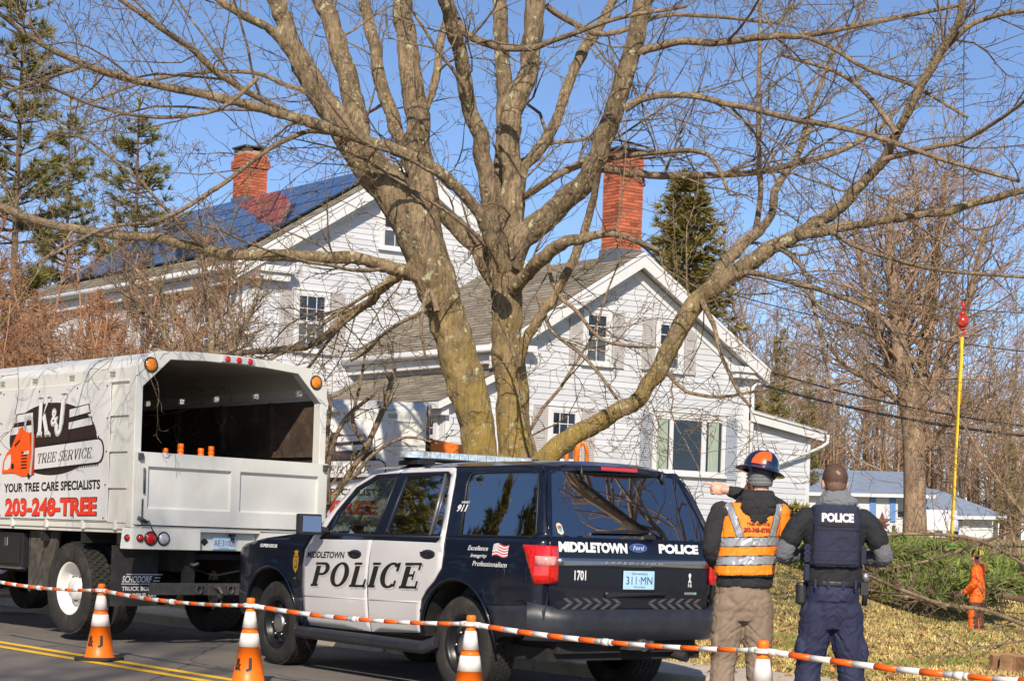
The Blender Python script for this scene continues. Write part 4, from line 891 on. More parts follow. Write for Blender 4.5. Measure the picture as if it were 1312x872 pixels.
    mb = MB(); mb.hexa([(x, y + sg * a, z) for z in (1.27, 1.41) for x, a in ((2.012, -.09), (2.012, .10), (2.018, .10), (2.018, -.09))]); mb.build('mirror_glass', mat('mirror_silver', (.6, .65, .68), .02, 1.0, var=.01), mi_)
    # headlight
    mb = MB(); mb.hexa([(x, sg * yy, z) for z, o in ((.90, .0), (1.08, -.06)) for x, yy in ((3.885 + o, .62), (3.84 + o, .872 + o * .2), (3.66 + o, .93 + o * .1), (3.70, .62))]); mb.build('headlight', clear_lens, suv, bevel=.02)
    # fuel door
    if sg > 0:
        mb = MB(); mb.tube([(-.53 + .085 * math.cos(t * .35), Wd(-.53, 1.0) + .004, 1.0 + .085 * math.sin(t * .35)) for t in range(19)], .004, 4); mb.build('fuel_door', black_pl, suv)
# roof, windscreen, bonnet, nose
zr = lambda x: 1.0
def roof_pt(u, v):
    x = 1.70 - 2.42 * u; a = -1 + 2 * v; s = abs(a)
    y = .735 * (1 - (1 - s) ** 1.0) if False else .735 * s
    z = 1.842 + .068 * (1 - s ** 3.2) + .012 * math.sin(math.pi * u) - .05 * max(0, (u - .93) / .07) ** 2 * .6
    return (x, math.copysign(y, a), z)
mb = MB(); mb.grid(roof_pt, 24, 28); mb.build('roof', navy, suv)
mb = MB(); mb.grid(lambda u, v: (2.62 - .30 * abs(2 * v - 1) ** 2 - u * (.93 - .30 * abs(2 * v - 1) ** 2 * .9), (2 * v - 1) * (.86 - .14 * u), 1.235 + .60 * u - .045 * (2 * v - 1) ** 2 * u + .02 * (1 - u)), 8, 12); mb.build('windshield', frontg, suv)
def hood(u, v):
    a = 2 * v - 1; x = 2.40 + .28 * (1 - a * a) + u * (1.28 - .22 * (1 - a * a)) ; e = lerp_tab([(2.3, 1.245), (2.65, 1.245), (3.2, 1.195), (3.58, 1.135), (3.72, 1.09), (3.9, 1.0)], x)
    return (x, a * (Wd(min(x, 3.75), e) - .005), e + .05 * (1 - abs(a) ** 2.5) - .03 * u * (1 - abs(a)))
mb = MB(); mb.grid(hood, 12, 16); mb.build('bonnet', navy, suv)
mb = MB(); mb.grid(lambda u, v: (3.93 - .10 * abs(2 * v - 1) ** 3 - .06 * u + (.04 if u < .4 else 0), (2 * v - 1) * .86, .46 + .62 * u), 8, 12); mb.build('front_bumper', clad, suv)
mb = MB(); mb.box(3.87, 3.93, -.55, .55, .78, 1.02); mb.build('grille', chrome, suv, bevel=.02)
mb = MB(); mb.box(-.95, 3.6, -.80, .80, .34, .44); mb.tube([(0, -.8, .395), (0, .8, .395)], .06, 8); mb.ell((0, -.1, .395), (.16, .16, .15), 12); mb.tube([(-.4, -.45, .36), (-.95, -.5, .38), (-1.1, -.52, .36)], .04, 8); mb.box(-1.0, -.5, -.7, .75, .40, .55); mb.build('chassis', dark, suv)
# rear end
def Xr(y, z):
    x = -1.035 + (.012 if z < .85 else 0)
    if z > 1.27: x = -1.015 + .29 * ((z - 1.27) / .57)
    elif z > 1.14: x = -1.035 + .02 * (z - 1.14) / .13
    return x + .024 * max(0, (abs(y) - .55) / .33) ** 2.2
rearf = lambda off=0.0: (lambda u, v: (Xr(u, v) - off, u, v))
tail = plate([(.83, .70), (.87, .95), (.865, 1.29), (-.865, 1.29), (-.87, .95), (-.83, .70)], rearf(), (), .09, .06, 'tailgate', navy, suv, .012)
plate([(.858, 1.288), (.80, 1.50), (.69, 1.80), (.66, 1.845), (-.66, 1.845), (-.69, 1.80), (-.80, 1.50), (-.858, 1.288)], rearf(-.004), ([(.815, 1.305), (.78, 1.42), (.665, 1.775), (.60, 1.805), (-.60, 1.805), (-.665, 1.775), (-.78, 1.42), (-.815, 1.305)],), .12, .1, 'rear_window_frame', navy, suv, .014)
plate([(.822, 1.298), (.785, 1.42), (.668, 1.78), (.60, 1.81), (-.60, 1.81), (-.668, 1.78), (-.785, 1.42), (-.822, 1.298)], rearf(.004), (), .12, .1, 'rear_glass', tintg, suv)
# D pillars join side and rear
mb = MB()
for sg in (1, -1):
    zs = [1.285 + .565 * k / 6 for k in range(7)]
    for a, b in zip(zs[:-1], zs[1:]):
        xs = lambda z: lerp_tab([(1.287, -1.0), (1.72, -.80), (1.85, -.70)], z); yr = lambda z: lerp_tab([(1.285, .858), (1.5, .80), (1.8, .69), (1.85, .655)], z)
        mb.quad((xs(a), sg * Wd(xs(a), a), a), (xs(b), sg * Wd(xs(b), b), b), (Xr(yr(b), b) + .004, sg * yr(b), b), (Xr(yr(a), a) + .004, sg * yr(a), a))
    for a, b in ((.70, .9), (.9, 1.1), (1.1, 1.288)):
        mb.quad((-1.0, sg * Wd(-1.0, a), a), (-1.0, sg * Wd(-1.0, b), b), (Xr(.865, b), sg * .86, b), (Xr(.865, a), sg * .86, a))
mb.build('rear_pillar', navy, suv)
# spoiler with brake light
mb = MB()
for i in range(12):
    y0, y1 = -.66 + 1.32 * i / 12, -.66 + 1.32 * (i + 1) / 12
    zt = lambda y: 1.905 - .05 * (abs(y) / .66) ** 3; xe = lambda y: -.79 + .08 * (abs(y) / .66) ** 2.5
    mb.hexa([(xe(y0), y0, zt(y0) - .075), (xe(y1), y1, zt(y1) - .075), (-.60, y1, zt(y1) - .06), (-.60, y0, zt(y0) - .06), (xe(y0), y0, zt(y0) - .035), (xe(y1), y1, zt(y1) - .035), (-.60, y1, zt(y1) + .008), (-.60, y0, zt(y0) + .008)])
mb.build('spoiler', navy, suv, bevel=.01)
mb = MB(); mb.box(-.80, -.785, -.19, .19, 1.836, 1.866); mb.build('brake_light', red_lens, suv, bevel=.005)
mb = MB()
for y in (.37, -.49): mb.tube([(-.765, y, 1.86), (Xr(y, 1.80) - .022, y, 1.80), (Xr(y, 1.76) - .012, y - .012, 1.76)], .012, 6)
mb.build('glass_hinge', black_pl, suv)
mb = MB(); mb.tube([(Xr(.1, 1.35) - .035, .42, 1.352), (Xr(.1, 1.36) - .04, .1, 1.358), (Xr(.1, 1.36) - .035, -.19, 1.355)], .012, 6); mb.tube([(Xr(0, 1.32) - .01, -.15, 1.315), (Xr(0, 1.36) - .05, -.16, 1.355)], .022, 8); mb.box(Xr(0, 1.32) - .04, Xr(0, 1.32) - .005, -.20, -.10, 1.302, 1.332); mb.build('wiper', black_pl, suv)
# chrome strip, handle pocket, tail lights, bumper
cstrip = plate([(.815, 1.078), (.815, 1.138), (-.78, 1.138), (-.78, 1.078)], rearf(.014), (), .08, .03, 'chrome_strip', mat('satin_strip', (.34, .36, .42), .22, .9, var=.05), suv, .018)
plate([(.32, .838), (.32, .878), (-.31, .878), (-.31, .838)], rearf(.012), (), .1, 0, 'tailgate_handle', black_pl, suv, .02, bevel=0)
lens2 = mat('pale_red_lens', (.70, .30, .28), .15, var=.3, vscale=80, coat=.6)
for sg in (1, -1):
    def tl(u, v):                                     # u 0..1 from the inner edge round the corner to the side
        if u < .42: t = u / .42; A = (Xr(.80, v) - .018, .80); B = (-1.030, .885)
        elif u < .55: t = (u - .42) / .13; A = (-1.030, .885); B = (-1.0, Wd(-1.0, v) + .014)
        else: t = (u - .55) / .45; x = -1.0 + t * (.20 - .12 * (1.225 - v) / .28); return (x, sg * (Wd(x, v) + .014), v)
        return (A[0] + (B[0] - A[0]) * t, sg * (A[1] + (B[1] - A[1]) * t), v)
    tlm = plate([(0, .945), (0, 1.225), (1, 1.225), (.86, .93)], tl, (), .14, .07, 'tail_light', red_lens, suv, .02)
    plate([(.06, 1.075), (.06, 1.145), (.72, 1.145), (.72, 1.075)], lambda u, v: tuple(Vector(tl(u, v)) + Vector((-.011, sg * .011, 0))), (), .14, .07, 'reverse_lens', lens2, tlm, .004)
def bump_pt(u, v):
    a = -1 + 2 * u; y = a * .99; s = abs(a); x = -1.145 + .23 * max(0, (s - .62) / .38) ** 2.2
    return (x, y, v)
secb = [(.72 if False else .745, .06), (.735, .0), (.66, -.004), (.60, .0), (.545, .01), (.50, .05)]
mb = MB()
n = 40
for k in range(len(secb) - 1):
    for i in range(n):
        p = []
        for u, (z, o) in ((i / n, secb[k]), ((i + 1) / n, secb[k]), ((i + 1) / n, secb[k + 1]), (i / n, secb[k + 1])):
            a = abs(-1 + 2 * u); zz = z + (.055 * max(0, (a - .80) / .2) ** .7 if k == 0 and (z, o) == secb[0] or (z, o) == secb[1] else 0); b = bump_pt(u, zz); p.append((b[0] + o, b[1] * (1 - o * .1), zz))
        mb.quad(*p)
for i in range(n): mb.quad(*[(bump_pt(u, 0)[0] + o, bump_pt(u, 0)[1] * .99, secb[0][0] + (.055 * max(0, (abs(-1 + 2 * u) - .80) / .2) ** .7)) for u, o in ((i / n, .06), ((i + 1) / n, .06), ((i + 1) / n, .16), (i / n, .16))])
rb = mb.build('rear_bumper', clad, suv)
for p_ in rb.data.polygons: p_.use_smooth = True
mb = MB(); mb.box(-1.13, -.9, -.13, .13, .43, .50); mb.tube([(-1.14, -.02, .465), (-1.02, -.02, .465)], .05, 8); mb.box(-1.145, -1.0, -.07, -.0, .44, .49); mb.tube([(-1.16, -.07, .50), (-1.16, -.07, .44)], .012, 6); mb.build('tow_hitch', steel, suv)
mb = MB(); mb.box(-1.062, -1.05, -.176, .148, .90, 1.047); pl = mb.build('license_plate', plate_m, suv, bevel=.004)
rtx = lambda u, v, h: (-1.062 - h, -u, v)
lettering([('311·MN', -.125, .942, .15, 1.003), ('Connecticut', -.07, 1.018, .10, 1.036), ('Municipal', -.045, .913, .075, .929)], rtx, 'lettering', ink_blue, pl)
def rl(off): return lambda u, v, h: (Xr(-u, v) - off - h, -u, v)
lettering([('MIDDLETOWN', -.785, 1.182, -.097, 1.262, dict(bold=.06)), ('POLICE', .238, 1.190, .675, 1.266, dict(bold=.06))], rl(.008), 'lettering', ink_w, tail, .002)
lettering([('1701', -.638, .966, -.522, 1.044, dict(bold=.03)), ('16', .56, .922, .60, .955, dict(bold=.02))], rl(.008), 'unit_number', ink_w, tail, .002)
mb = MB(); g_ = rl(.009); mb.add([g_(.578 + a, 1.0 + b, 0) for a, b in ((-.018, -.04), (-.006, -.044), (.016, .02), (.004, .036), (-.006, .036), (-.016, .02), (.006, -.044), (.02, -.04), (.0, .0))], [(0, 1, 8), (1, 2, 8), (2, 3, 4, 8), (4, 5, 8), (5, 6, 8), (6, 7, 8)]); mb.build('ribbon', ink_w, tail, clean=False)
lettering([('EXPEDITION', -.35, 1.099, .26, 1.116, dict(shear=.2, sp=1.8))], rl(.026), 'lettering', ink_grey, cstrip, .002)
mb = MB(); mb.add([rl(.012)(.016 + .095 * math.cos(t * .2618), 1.229 + .034 * math.sin(t * .2618), 0) for t in range(24)], [tuple(range(24))]); mb.add([rl(.014)(.016 + .087 * math.cos(t * .2618), 1.229 + .029 * math.sin(t * .2618), 0) for t in range(24)], [tuple(range(24))], 1)
em = mb.build('emblem', [chrome, ink_blue], suv, clean=False); lettering([('Ford', -.042, 1.212, .074, 1.246, dict(shear=.3))], rl(.016), 'lettering', ink_w, em, .001)
cv = mat('chevron_grey', (.075, .075, .078), .4, var=.25, vscale=30); g_ = rl(.008)
for sg in (-1, 1):
    mb = MB()
    for k in range(6):
        x = .16 + k * .098
        for a, b in ((.735, .792), (.792, .850)):
            off = .0 if a > .76 else 0
            if a < .76: pts = [(x + .07, .738), (x + .115, .738), (x + .025 + .0, .790), (x - .02, .790)]
            else: pts = [(x - .02, .794), (x + .025, .794), (x + .115, .846), (x + .07, .846)]
            pts = [(min(.76, p_), q_) for p_, q_ in pts]; mb.add([g_(sg * p_ + (0), q_, 0) for p_, q_ in pts], [(0, 1, 2, 3)])
    mb.build('chevron', cv, tail, clean=False)
for pts_ in ([(.822, .72), (.862, .95), (.857, 1.288)], [(-.822, .72), (-.862, .95), (-.857, 1.288)]):
    mb = MB(); mb.tube([(Xr(u, v) - .0065, u, v) for u, v in pts_], .0045, 4); mb.build('panel_gap', black_pl, tail)
for pts_ in ([(-.96, .80), (-.60, .765), (-.40, .75)], [(.30, .93), (.22, 1.0), (.20, 1.12), (.235, 1.29)]):
    mb = MB(); mb.tube([(u, Wd(u, v) + .0065, v) for u, v in pts_], .0045, 4); mb.build('panel_gap', black_pl, suv)
mb = MB(); g_ = rl(.010); mb.add([g_(-.74 + a, 1.357 + b, 0) for a, b in ((-.028, -.03), (0, -.046), (.028, -.03), (.026, .03), (.012, .046), (-.012, .046), (-.026, .03))], [tuple(range(7))]); mb.add([g_(-.74 + a * .8, 1.357 + b * .8, .001) for a, b in ((-.024, -.0), (.024, .0), (.02, .03), (-.02, .03))], [(0, 1, 2, 3)], 1); mb.add([g_(-.74 + a, 1.36 + b, .002) for a, b in ((-.010, -.022), (.010, -.022), (.010, .004), (-.01, .004))], [(0, 1, 2, 3)], 2)
mb.build('sticker', [mat('sticker_cream', (.6, .5, .35), .5), mat('sticker_brown', (.2, .12, .08), .5), mat('sticker_teal', (.08, .3, .4), .5)], suv, clean=False)
mb = MB(); g_ = rl(.009); mb.add([g_(a, b, 0) for a, b in ((.522, .862), (.62, .862), (.62, .882), (.522, .882))], [(0, 1, 2, 3)]); mb.add([g_(a, b, 0) for a, b in ((.622, .862), (.658, .862), (.658, .882), (.622, .882))], [(0, 1, 2, 3)], 1); mb.build('badge', [chrome, mat('badge_green', (.25, .5, .35), .3, .4)], tail, clean=False)
# side wording (left side faces us)
def sl_(off): return lambda u, v, h: (-u, Wd(-u, v) + off + h, v)
pol = slab_word('POLICE', .22, .19, .10, .10)
def split_word(items, parent_f, parent_r, name, mats, off):
    o = lettering(items, sl_(off), name, mats, suv, .003); o.parent = parent_f
fdl = [o for o in bpy.data.objects if o.name.startswith('front_door')][0]; rdl = [o for o in bpy.data.objects if o.name.startswith('rear_door')][0]
lettering([(pol, -2.278 + .02, .775 - .014, -.493 + .02, .996 - .014, dict(mi=1, tilt=.052, h=1)), (pol, -2.278 + .012, .775 - .008, -.493 + .012, .996 - .008, dict(mi=2, tilt=.052, h=1.5)), (pol, -2.278, .775, -.493, .996, dict(tilt=.052, h=2)), ('MIDDLETOWN', -2.36, 1.032, -1.716, 1.092, dict(bold=.03, shear=.15, tilt=.012))], sl_(.015), 'lettering', [ink, ink_grey, cwhite], fdl, .0016)
lettering([('SUPERVISOR', -3.27, 1.108, -2.93, 1.142, dict(bold=.04, shear=.15)), ('911', -.195, 1.475, -.06, 1.535, dict(bold=.04, shear=.15)), ('EMERGENCY', -.16, 1.545, -.05, 1.562, dict(bold=.03)), ('Excellence', .115, 1.168, .385, 1.205, dict(shear=.3, bold=.01)), ('Integrity', .165, 1.105, .385, 1.142, dict(shear=.3, bold=.01)), ('Professionalism', .20, 1.045, .64, 1.085, dict(shear=.3, bold=.01))], sl_(.010), 'lettering', ink_w, suv, .002)
mb = MB(); g_ = sl_(.011)
for k in range(9):
    a, b = 1.128 + k * .0105, 1.128 + (k + 1) * .0105
    for i in range(6):
        u0, u1 = .445 + .19 * i / 6, .445 + .19 * (i + 1) / 6; wv = lambda u: .010 * math.sin((u - .445) * 33)
        mb.add([g_(u0, a + wv(u0), 0), g_(u1, a + wv(u1), 0), g_(u1, b + wv(u1), 0), g_(u0, b + wv(u0), 0)], [(0, 1, 2, 3)], 2 if (i < 2 and k > 3) else k % 2)
mb.build('flag', [mat('flag_red', (.5, .08, .09), .5), ink_w, mat('flag_grey', (.5, .5, .52), .5)], suv, clean=False)
gold = mat('badge_gold', (.62, .36, .04), .35, .5, var=.3, vscale=50); mb = MB(); g_ = sl_(.012)
sh = [(-.045, .06), (-.05, .0), (-.04, -.06), (0, -.10), (.04, -.06), (.05, 0), (.045, .06), (.02, .075), (.045, .10), (0, .115), (-.045, .10), (-.02, .075)]
mb.add([g_(-2.565 + a, .985 + b, 0) for a, b in sh], [(0, 1, 2, 3, 4, 5, 6), (6, 7, 11, 0), (7, 8, 9, 10, 11)]); mb.add([g_(-2.565 + .03 * math.cos(t * .5236), .975 + .034 * math.sin(t * .5236), .001) for t in range(12)], [tuple(range(12))], 1); mb.add([g_(-2.565 + .019 * math.cos(t * .5236), .975 + .022 * math.sin(t * .5236), .002) for t in range(12)], [tuple(range(12))], 0)
for k in range(3): mb.add([g_(-2.565 + a, 1.03 - k * .10 + b, .0015) for a, b in ((-.036 + k * .008, 0), (.036 - k * .008, 0), (.036 - k * .008, .014), (-.036 + k * .008, .014))], [(0, 1, 2, 3)], 1 if k < 2 else 1)
mb.build('badge', [gold, mat('badge_brown', (.16, .09, .02), .4)], suv, clean=False)
# roof lights
lb = MB()
lb.box(1.12, 1.40, -.62, .62, 1.925, 1.945, 1)
for i in range(12):
    y0 = -.60 + i * .10; lb.box(1.13 + (.03 if i in (0, 11) else 0), 1.39 - (.03 if i in (0, 11) else 0), y0 + .003, y0 + .097, 1.945, 2.006, 0)
for sg in (1, -1): lb.lathe([(.13, 1.946), (.13, 1.995), (.10, 2.012), (0, 2.012)], (1.26, sg * .60, 0), (0, 0, 1), 20)
for y in (-.45, 0, .45): lb.tube([(1.26, y, 1.87), (1.26, y, 1.925)], .03, 8, 1)
lb.box(1.1, 1.42, .48, .66, 1.885, 1.925, 1)
lb.build('roof_light_bar', [mat('lightbar_lens', (.62, .66, .68), .1, .5, var=.45, vscale=24, coat=1), black_pl], suv, bevel=.006)
lb = MB(); lb.box(.98, 1.12, -.66, -.54, 1.89, 1.975); lb.build('antenna', black_pl, suv, bevel=.015)
lb = MB(); lb.tube([(.3, 0, 1.90), (.3, 0, 1.95)], .03, 10); lb.build('antenna', black_pl, suv)
# cabin
seat = mat('seat_fabric', (.045, .05, .058), .9, var=.2); ib = MB()
ib.box(-.95, 2.3, -.86, .86, .5, .62); ib.box(-.9, 0, -.8, .8, .62, 1.0); ib.build('cabin_floor', dark, suv)
for y in (.42, -.42):
    ib = MB(); ib.box(.95, 1.5, y - .26, y + .26, .75, .95); ib.hexa([(.88, y - .25, .9), (.88, y + .25, .9), (1.02, y + .25, .9), (1.02, y - .25, .9), (.70, y - .22, 1.5), (.70, y + .22, 1.5), (.80, y + .22, 1.5), (.80, y - .22, 1.5)]); ib.box(.66, .76, y - .13, y + .13, 1.52, 1.70); ib.build('seat', seat, suv, bevel=.04)
ib = MB(); ib.box(-.1, .4, -.7, .7, .75, .95); ib.hexa([(-.15, -.7, .9), (-.15, .7, .9), (-.02, .7, .9), (-.02, -.7, .9), (-.3, -.65, 1.45), (-.3, .65, 1.45), (-.2, .65, 1.45), (-.2, -.65, 1.45)]); ib.build('seat', seat, suv, bevel=.04)
ib = MB(); ib.box(1.95, 2.45, -.85, .85, .95, 1.24); ib.box(1.9, 2.1, -.15, .2, 1.2, 1.36); ib.build('dashboard', black_pl, suv, bevel=.04)
ib = MB(); ib.tube([(1.78 + .06 * math.sin(t * .349) * 1, .42 + .19 * math.cos(t * .349), 1.18 + .18 * math.sin(t * .349)) for t in range(19)], .016, 8); ib.tube([(1.95, .42, 1.1), (1.79, .42, 1.18)], .03, 8); ib.box(1.77, 1.80, .26, .58, 1.16, 1.2); ib.build('steering_wheel', black_pl, suv)
ib = MB(); ib.quad((.60, -.72, .95), (.60, .72, .95), (.56, .62, 1.78), (.56, -.62, 1.78)); ib.build('cage', glassmat('cage_mesh', (.35, .35, .36), .3, .5), suv)
bw = mat('black_wheel', (.016, .016, .018), .35, .3, var=.2, dirt=((.05, .045, .04), 7, .55, .2))
for x in (0, 3.02):
    for sg in (1, -1): wheel(suv, x, sg * .80, .395, sg, .402, .265, .232, bw, 0, False, 52)
# ------------------------------------------------------------------ wood chipper behind the cars
chip_or = mat('chipper_orange', (.80, .19, .008), .45, var=.12, vscale=3, dirt=((.3, .08, .01), 4, .6, .2))
qa = P(575, 573, 27.5); ch0 = thing('wood_chipper', 'orange wood chipper standing behind the tree, mostly hidden by the police suv', 'machine', Matrix.Translation((qa.x, 27.5, .3)))
mb = MB(); zc = qa.z - .3; mb.hexa([(-.30, -.3, zc - .10), (.55, .0, zc - .2), (.55, .4, zc - .2), (-.3, .1, zc - .1), (-.30, -.3, zc + .12), (.55, 0, zc - .0), (.55, .4, zc - .0), (-.3, .1, zc + .12)]); mb.build('chute', chip_or, ch0, bevel=.02)
mb = MB(); mb.tube([(.35, .2, zc - .1), (.5, .3, zc - .6)], .15, 10); mb.box(-.1, 2.0, -.1, 1.1, .5, 1.4); mb.build('body', chip_or, ch0, bevel=.04)
mb = MB(); mb.box(-.4, -.3, -.28, .08, zc - .09, zc + .11); mb.build('deflector', black_pl, ch0)
for x in (.4, 1.4):
    for y in (-.2, 1.2): wheel(ch0, x, y, .35, 1 if y > 0 else -1, .35, .2, .2, bw, 0, False, 32)
mb = MB(); mb.box(-1.6, -.1, .45, .55, .5, .6); mb.build('tow_bar', steel, ch0)
for px in (733, 747):
    qb = P(px, 577, 27.5) - Vector((qa.x, 27.5, .3)); w2 = .085
    mb = MB(); mb.tube([qb + Vector((-w2, .3, -.9)), qb + Vector((-w2 * .9, .3, .02)), qb + Vector((-.04, .3, .13)), qb + Vector((.04, .3, .13)), qb + Vector((w2 * .9, .3, .02)), qb + Vector((w2, .3, -.9))], .036, 8); mb.build('guard_loop', chip_or, ch0)
mb = MB(); qb = P(740, 605, 27.5) - Vector((qa.x, 27.5, .3)); mb.box(1.9, qb.x + .3, -.1, 1.1, .6, .75); mb.build('feed_tray', chip_or, ch0)
# ================================================================== people
from mathutils.bvhtree import BVHTree
def cap_tube(mb, pts, rad, n=14, flat=1.0):
    pts = [Vector(p) for p in pts]; mb.tube(pts, rad, n, flat=flat)
    for p, r in ((pts[0], rad[0]), (pts[-1], rad[-1])): mb.ell(p, (r, r, r), n)
def smooth_tube(mb, pts, rad, n=14, k=4):
    pts = [Vector(p) for p in pts]; P2 = []; R2 = []
    for i in range(len(pts) - 1):
        p0, p1, p2, p3 = pts[max(i - 1, 0)], pts[i], pts[i + 1], pts[min(i + 2, len(pts) - 1)]
        for j in range(k):
            t = j / k; P2.append(.5 * ((2 * p1) + (p2 - p0) * t + (2 * p0 - 5 * p1 + 4 * p2 - p3) * t * t + (3 * p1 - p0 - 3 * p2 + p3) * t ** 3)); R2.append(rad[i] + (rad[i + 1] - rad[i]) * t)
    P2.append(pts[-1]); R2.append(rad[-1]); cap_tube(mb, P2, R2, n)
def loft(mb, secs, n=28, p=2.0):                     # sections (cx, cy, z, rx, ry), superellipse power p
    vs = []
    for cx, cy, z, rx, ry in secs:
        for k in range(n):
            g = 2 * math.pi * k / n; c, s = math.cos(g), math.sin(g)
            vs.append((cx + rx * math.copysign(abs(c) ** (2 / p), c), cy + ry * math.copysign(abs(s) ** (2 / p), s), z))
    m = len(secs)
    mb.add(vs, [(i * n + k, i * n + (k + 1) % n, (i + 1) * n + (k + 1) % n, (i + 1) * n + k) for i in range(m - 1) for k in range(n)] + [tuple(range(n - 1, -1, -1)), tuple((m - 1) * n + k for k in range(n))], 0, .5, True)
def blob(name, mb, mats, parent, voxel=.008, it=4, wr=None, pick=None):
    me = bpy.data.meshes.new('b'); me.from_pydata(mb.v, [], mb.f); bm = bmesh.new(); bm.from_mesh(me)
    bmesh.ops.remove_doubles(bm, verts=bm.verts, dist=1e-6); bmesh.ops.recalc_face_normals(bm, faces=bm.faces); bm.to_mesh(me); bm.free()
    o = bpy.data.objects.new('b', me); COL.objects.link(o)
    r = o.modifiers.new('r', 'REMESH'); r.mode = 'VOXEL'; r.voxel_size = voxel
    s = o.modifiers.new('s', 'SMOOTH'); s.factor = .5; s.iterations = it
    dg = bpy.context.evaluated_depsgraph_get(); dg.update(); m2 = bpy.data.meshes.new_from_object(o.evaluated_get(dg))
    bpy.data.objects.remove(o); bpy.data.meshes.remove(me); m2.name = name
    if wr:
        nn = [v.normal.copy() for v in m2.vertices]
        for v, n_ in zip(m2.vertices, nn): v.co += n_ * wr(v.co)
    m2.materials.clear()
    for m in (mats if isinstance(mats, (list, tuple)) else [mats]): m2.materials.append(m)
    for p in m2.polygons:
        p.use_smooth = True
        if pick: p.material_index = pick(p.center, p.normal)
    m2.update(); return mesh_obj(name, m2, parent)
def folds(amp, sx=5, sz=9, seed=0.0, ridge=True):
    def f(p):
        sk = p.z * 3.5 + abs(p.x) * 5
        a = noise.noise((p.x * sx + seed, p.y * sx + sk * .5, p.z * sz + abs(p.x) * 7)); b = noise.noise((p.x * sx * 2.0 + sk, p.y * sx * 2.1, p.z * sz * 1.7 - p.x * 9 + seed)); c = noise.noise((p.x * 4 + seed, p.y * 4, p.z * 5))
        return amp * (.75 * (1 - 2 * abs(a)) + .45 * b + .7 * c - 1.15 * max(0.0, 1 - 6.5 * abs(a)) - .6 * max(0.0, 1 - 6 * abs(b)) - .15)
    return f
def drape(parent_obj, items, name, m_, h=.003, cx=0.0):
    me = parent_obj.data; bv = BVHTree.FromPolygons([v.co.copy() for v in me.vertices], [tuple(p.vertices) for p in me.polygons])
    def fn(u, v, hh):
        q = bv.ray_cast(Vector((u, -2, v)), Vector((0, 1, 0)))[0]; return (u, (q.y if q else -.15) - hh, v)
    return lettering(items, fn, name, m_, parent_obj, h)
def head(mb, c, yaw, k=1.0, hair=False):
    c = Vector(c); M_ = Matrix.Rotation(yaw, 3, 'Z'); q = lambda x, y, z: c + M_ @ Vector((x, y, z)) * k
    r3 = M_
    mb.ell(q(0, -.008, .022), (.077 * k, .094 * k, .098 * k), 20, 0, r3); mb.ell(q(0, .028, -.055), (.058 * k, .062 * k, .062 * k), 16, 0, r3); mb.ell(q(0, .072, -.088), (.026 * k, .024 * k, .022 * k), 12, 0, r3)
    mb.ell(q(0, .096, -.022), (.013 * k, .020 * k, .022 * k), 10, 0, r3); mb.ell(q(0, .085, .0), (.010 * k, .016 * k, .026 * k), 10, 0, r3); mb.ell(q(0, .082, .022), (.055 * k, .014 * k, .010 * k), 12, 0, r3)
    mb.ell(q(0, .086, -.056), (.024 * k, .010 * k, .007 * k), 10, 0, r3); mb.ell(q(0, .085, -.064), (.021 * k, .010 * k, .006 * k), 10, 0, r3)
    for s in (1, -1): mb.ell(q(s * .081, -.01, -.01), (.010 * k, .024 * k, .034 * k), 10, 0, r3); mb.ell(q(s * .045, .06, -.02), (.022 * k, .02 * k, .016 * k), 10, 0, r3)
    cap_tube(mb, [c + Vector((0, -.02, -.02)) * k, c + Vector((0, -.03, -.13)) * k, c + Vector((0, -.03, -.22)) * k], [.055 * k, .058 * k, .068 * k])
    return q
def eyes(q, parent, k=1.0):
    mb = MB()
    for s in (1, -1): mb.ell(q(s * .031, .079, .0), (.012 * k, .012 * k, .009 * k), 10); mb.ell(q(s * .031, .090, .0), (.005 * k, .004 * k, .005 * k), 8, 1)
    mb.build('eye', [mat('eye_white', (.7, .68, .65), .3), mat('iris', (.08, .05, .03), .2)], parent)
def hand(mb, w, d, s, n, curl, k=1.0, thumb=(.55, .75, .1)):
    """wrist w, finger direction d, thumb side s, back of hand n, curl per finger in degrees per joint"""
    w, d, s, n = Vector(w), Vector(d).normalized(), Vector(s).normalized(), Vector(n).normalized()
    M_ = Matrix((d, s, n)).transposed(); mb.ell(w + d * .048 * k, (.056 * k, .042 * k, .017 * k), 14, 0, M_); cap_tube(mb, [w - d * .03 * k, w + d * .02 * k], [.028 * k, .029 * k], 12)
    for (o, l), cu in zip(((.031, .074), (.0105, .084), (-.0105, .077), (-.031, .060)), curl):
        p = w + d * .086 * k + s * o * k; a = 0; pts = [w + d * .055 * k + s * o * .9 * k, p]
        for f, seg in ((.45, 1), (.32, 1), (.23, 1)):
            a += cu; v = d * math.cos(R_(a)) - n * math.sin(R_(a)); p = p + v * l * f * k; pts.append(p)
        cap_tube(mb, pts, [.0095 * k, .0093 * k, .0088 * k, .0082 * k, .0074 * k], 10)
    t = (s * thumb[0] + d * thumb[1] - n * thumb[2]).normalized(); b = w + d * .02 * k + s * .028 * k
    cap_tube(mb, [b, b + t * .034 * k, b + (t * .8 + d * .3).normalized() * .060 * k, b + (t * .5 + d * .6 - n * .2).normalized() * .084 * k], [.014 * k, .0115 * k, .0105 * k, .0085 * k], 10)
skin = mat('skin', (.60, .33, .24), .5, var=.10, vscale=18, bump=.08, bscale=150, dirt=((.55, .24, .17), 9, .55, .2))
skin_red = skin
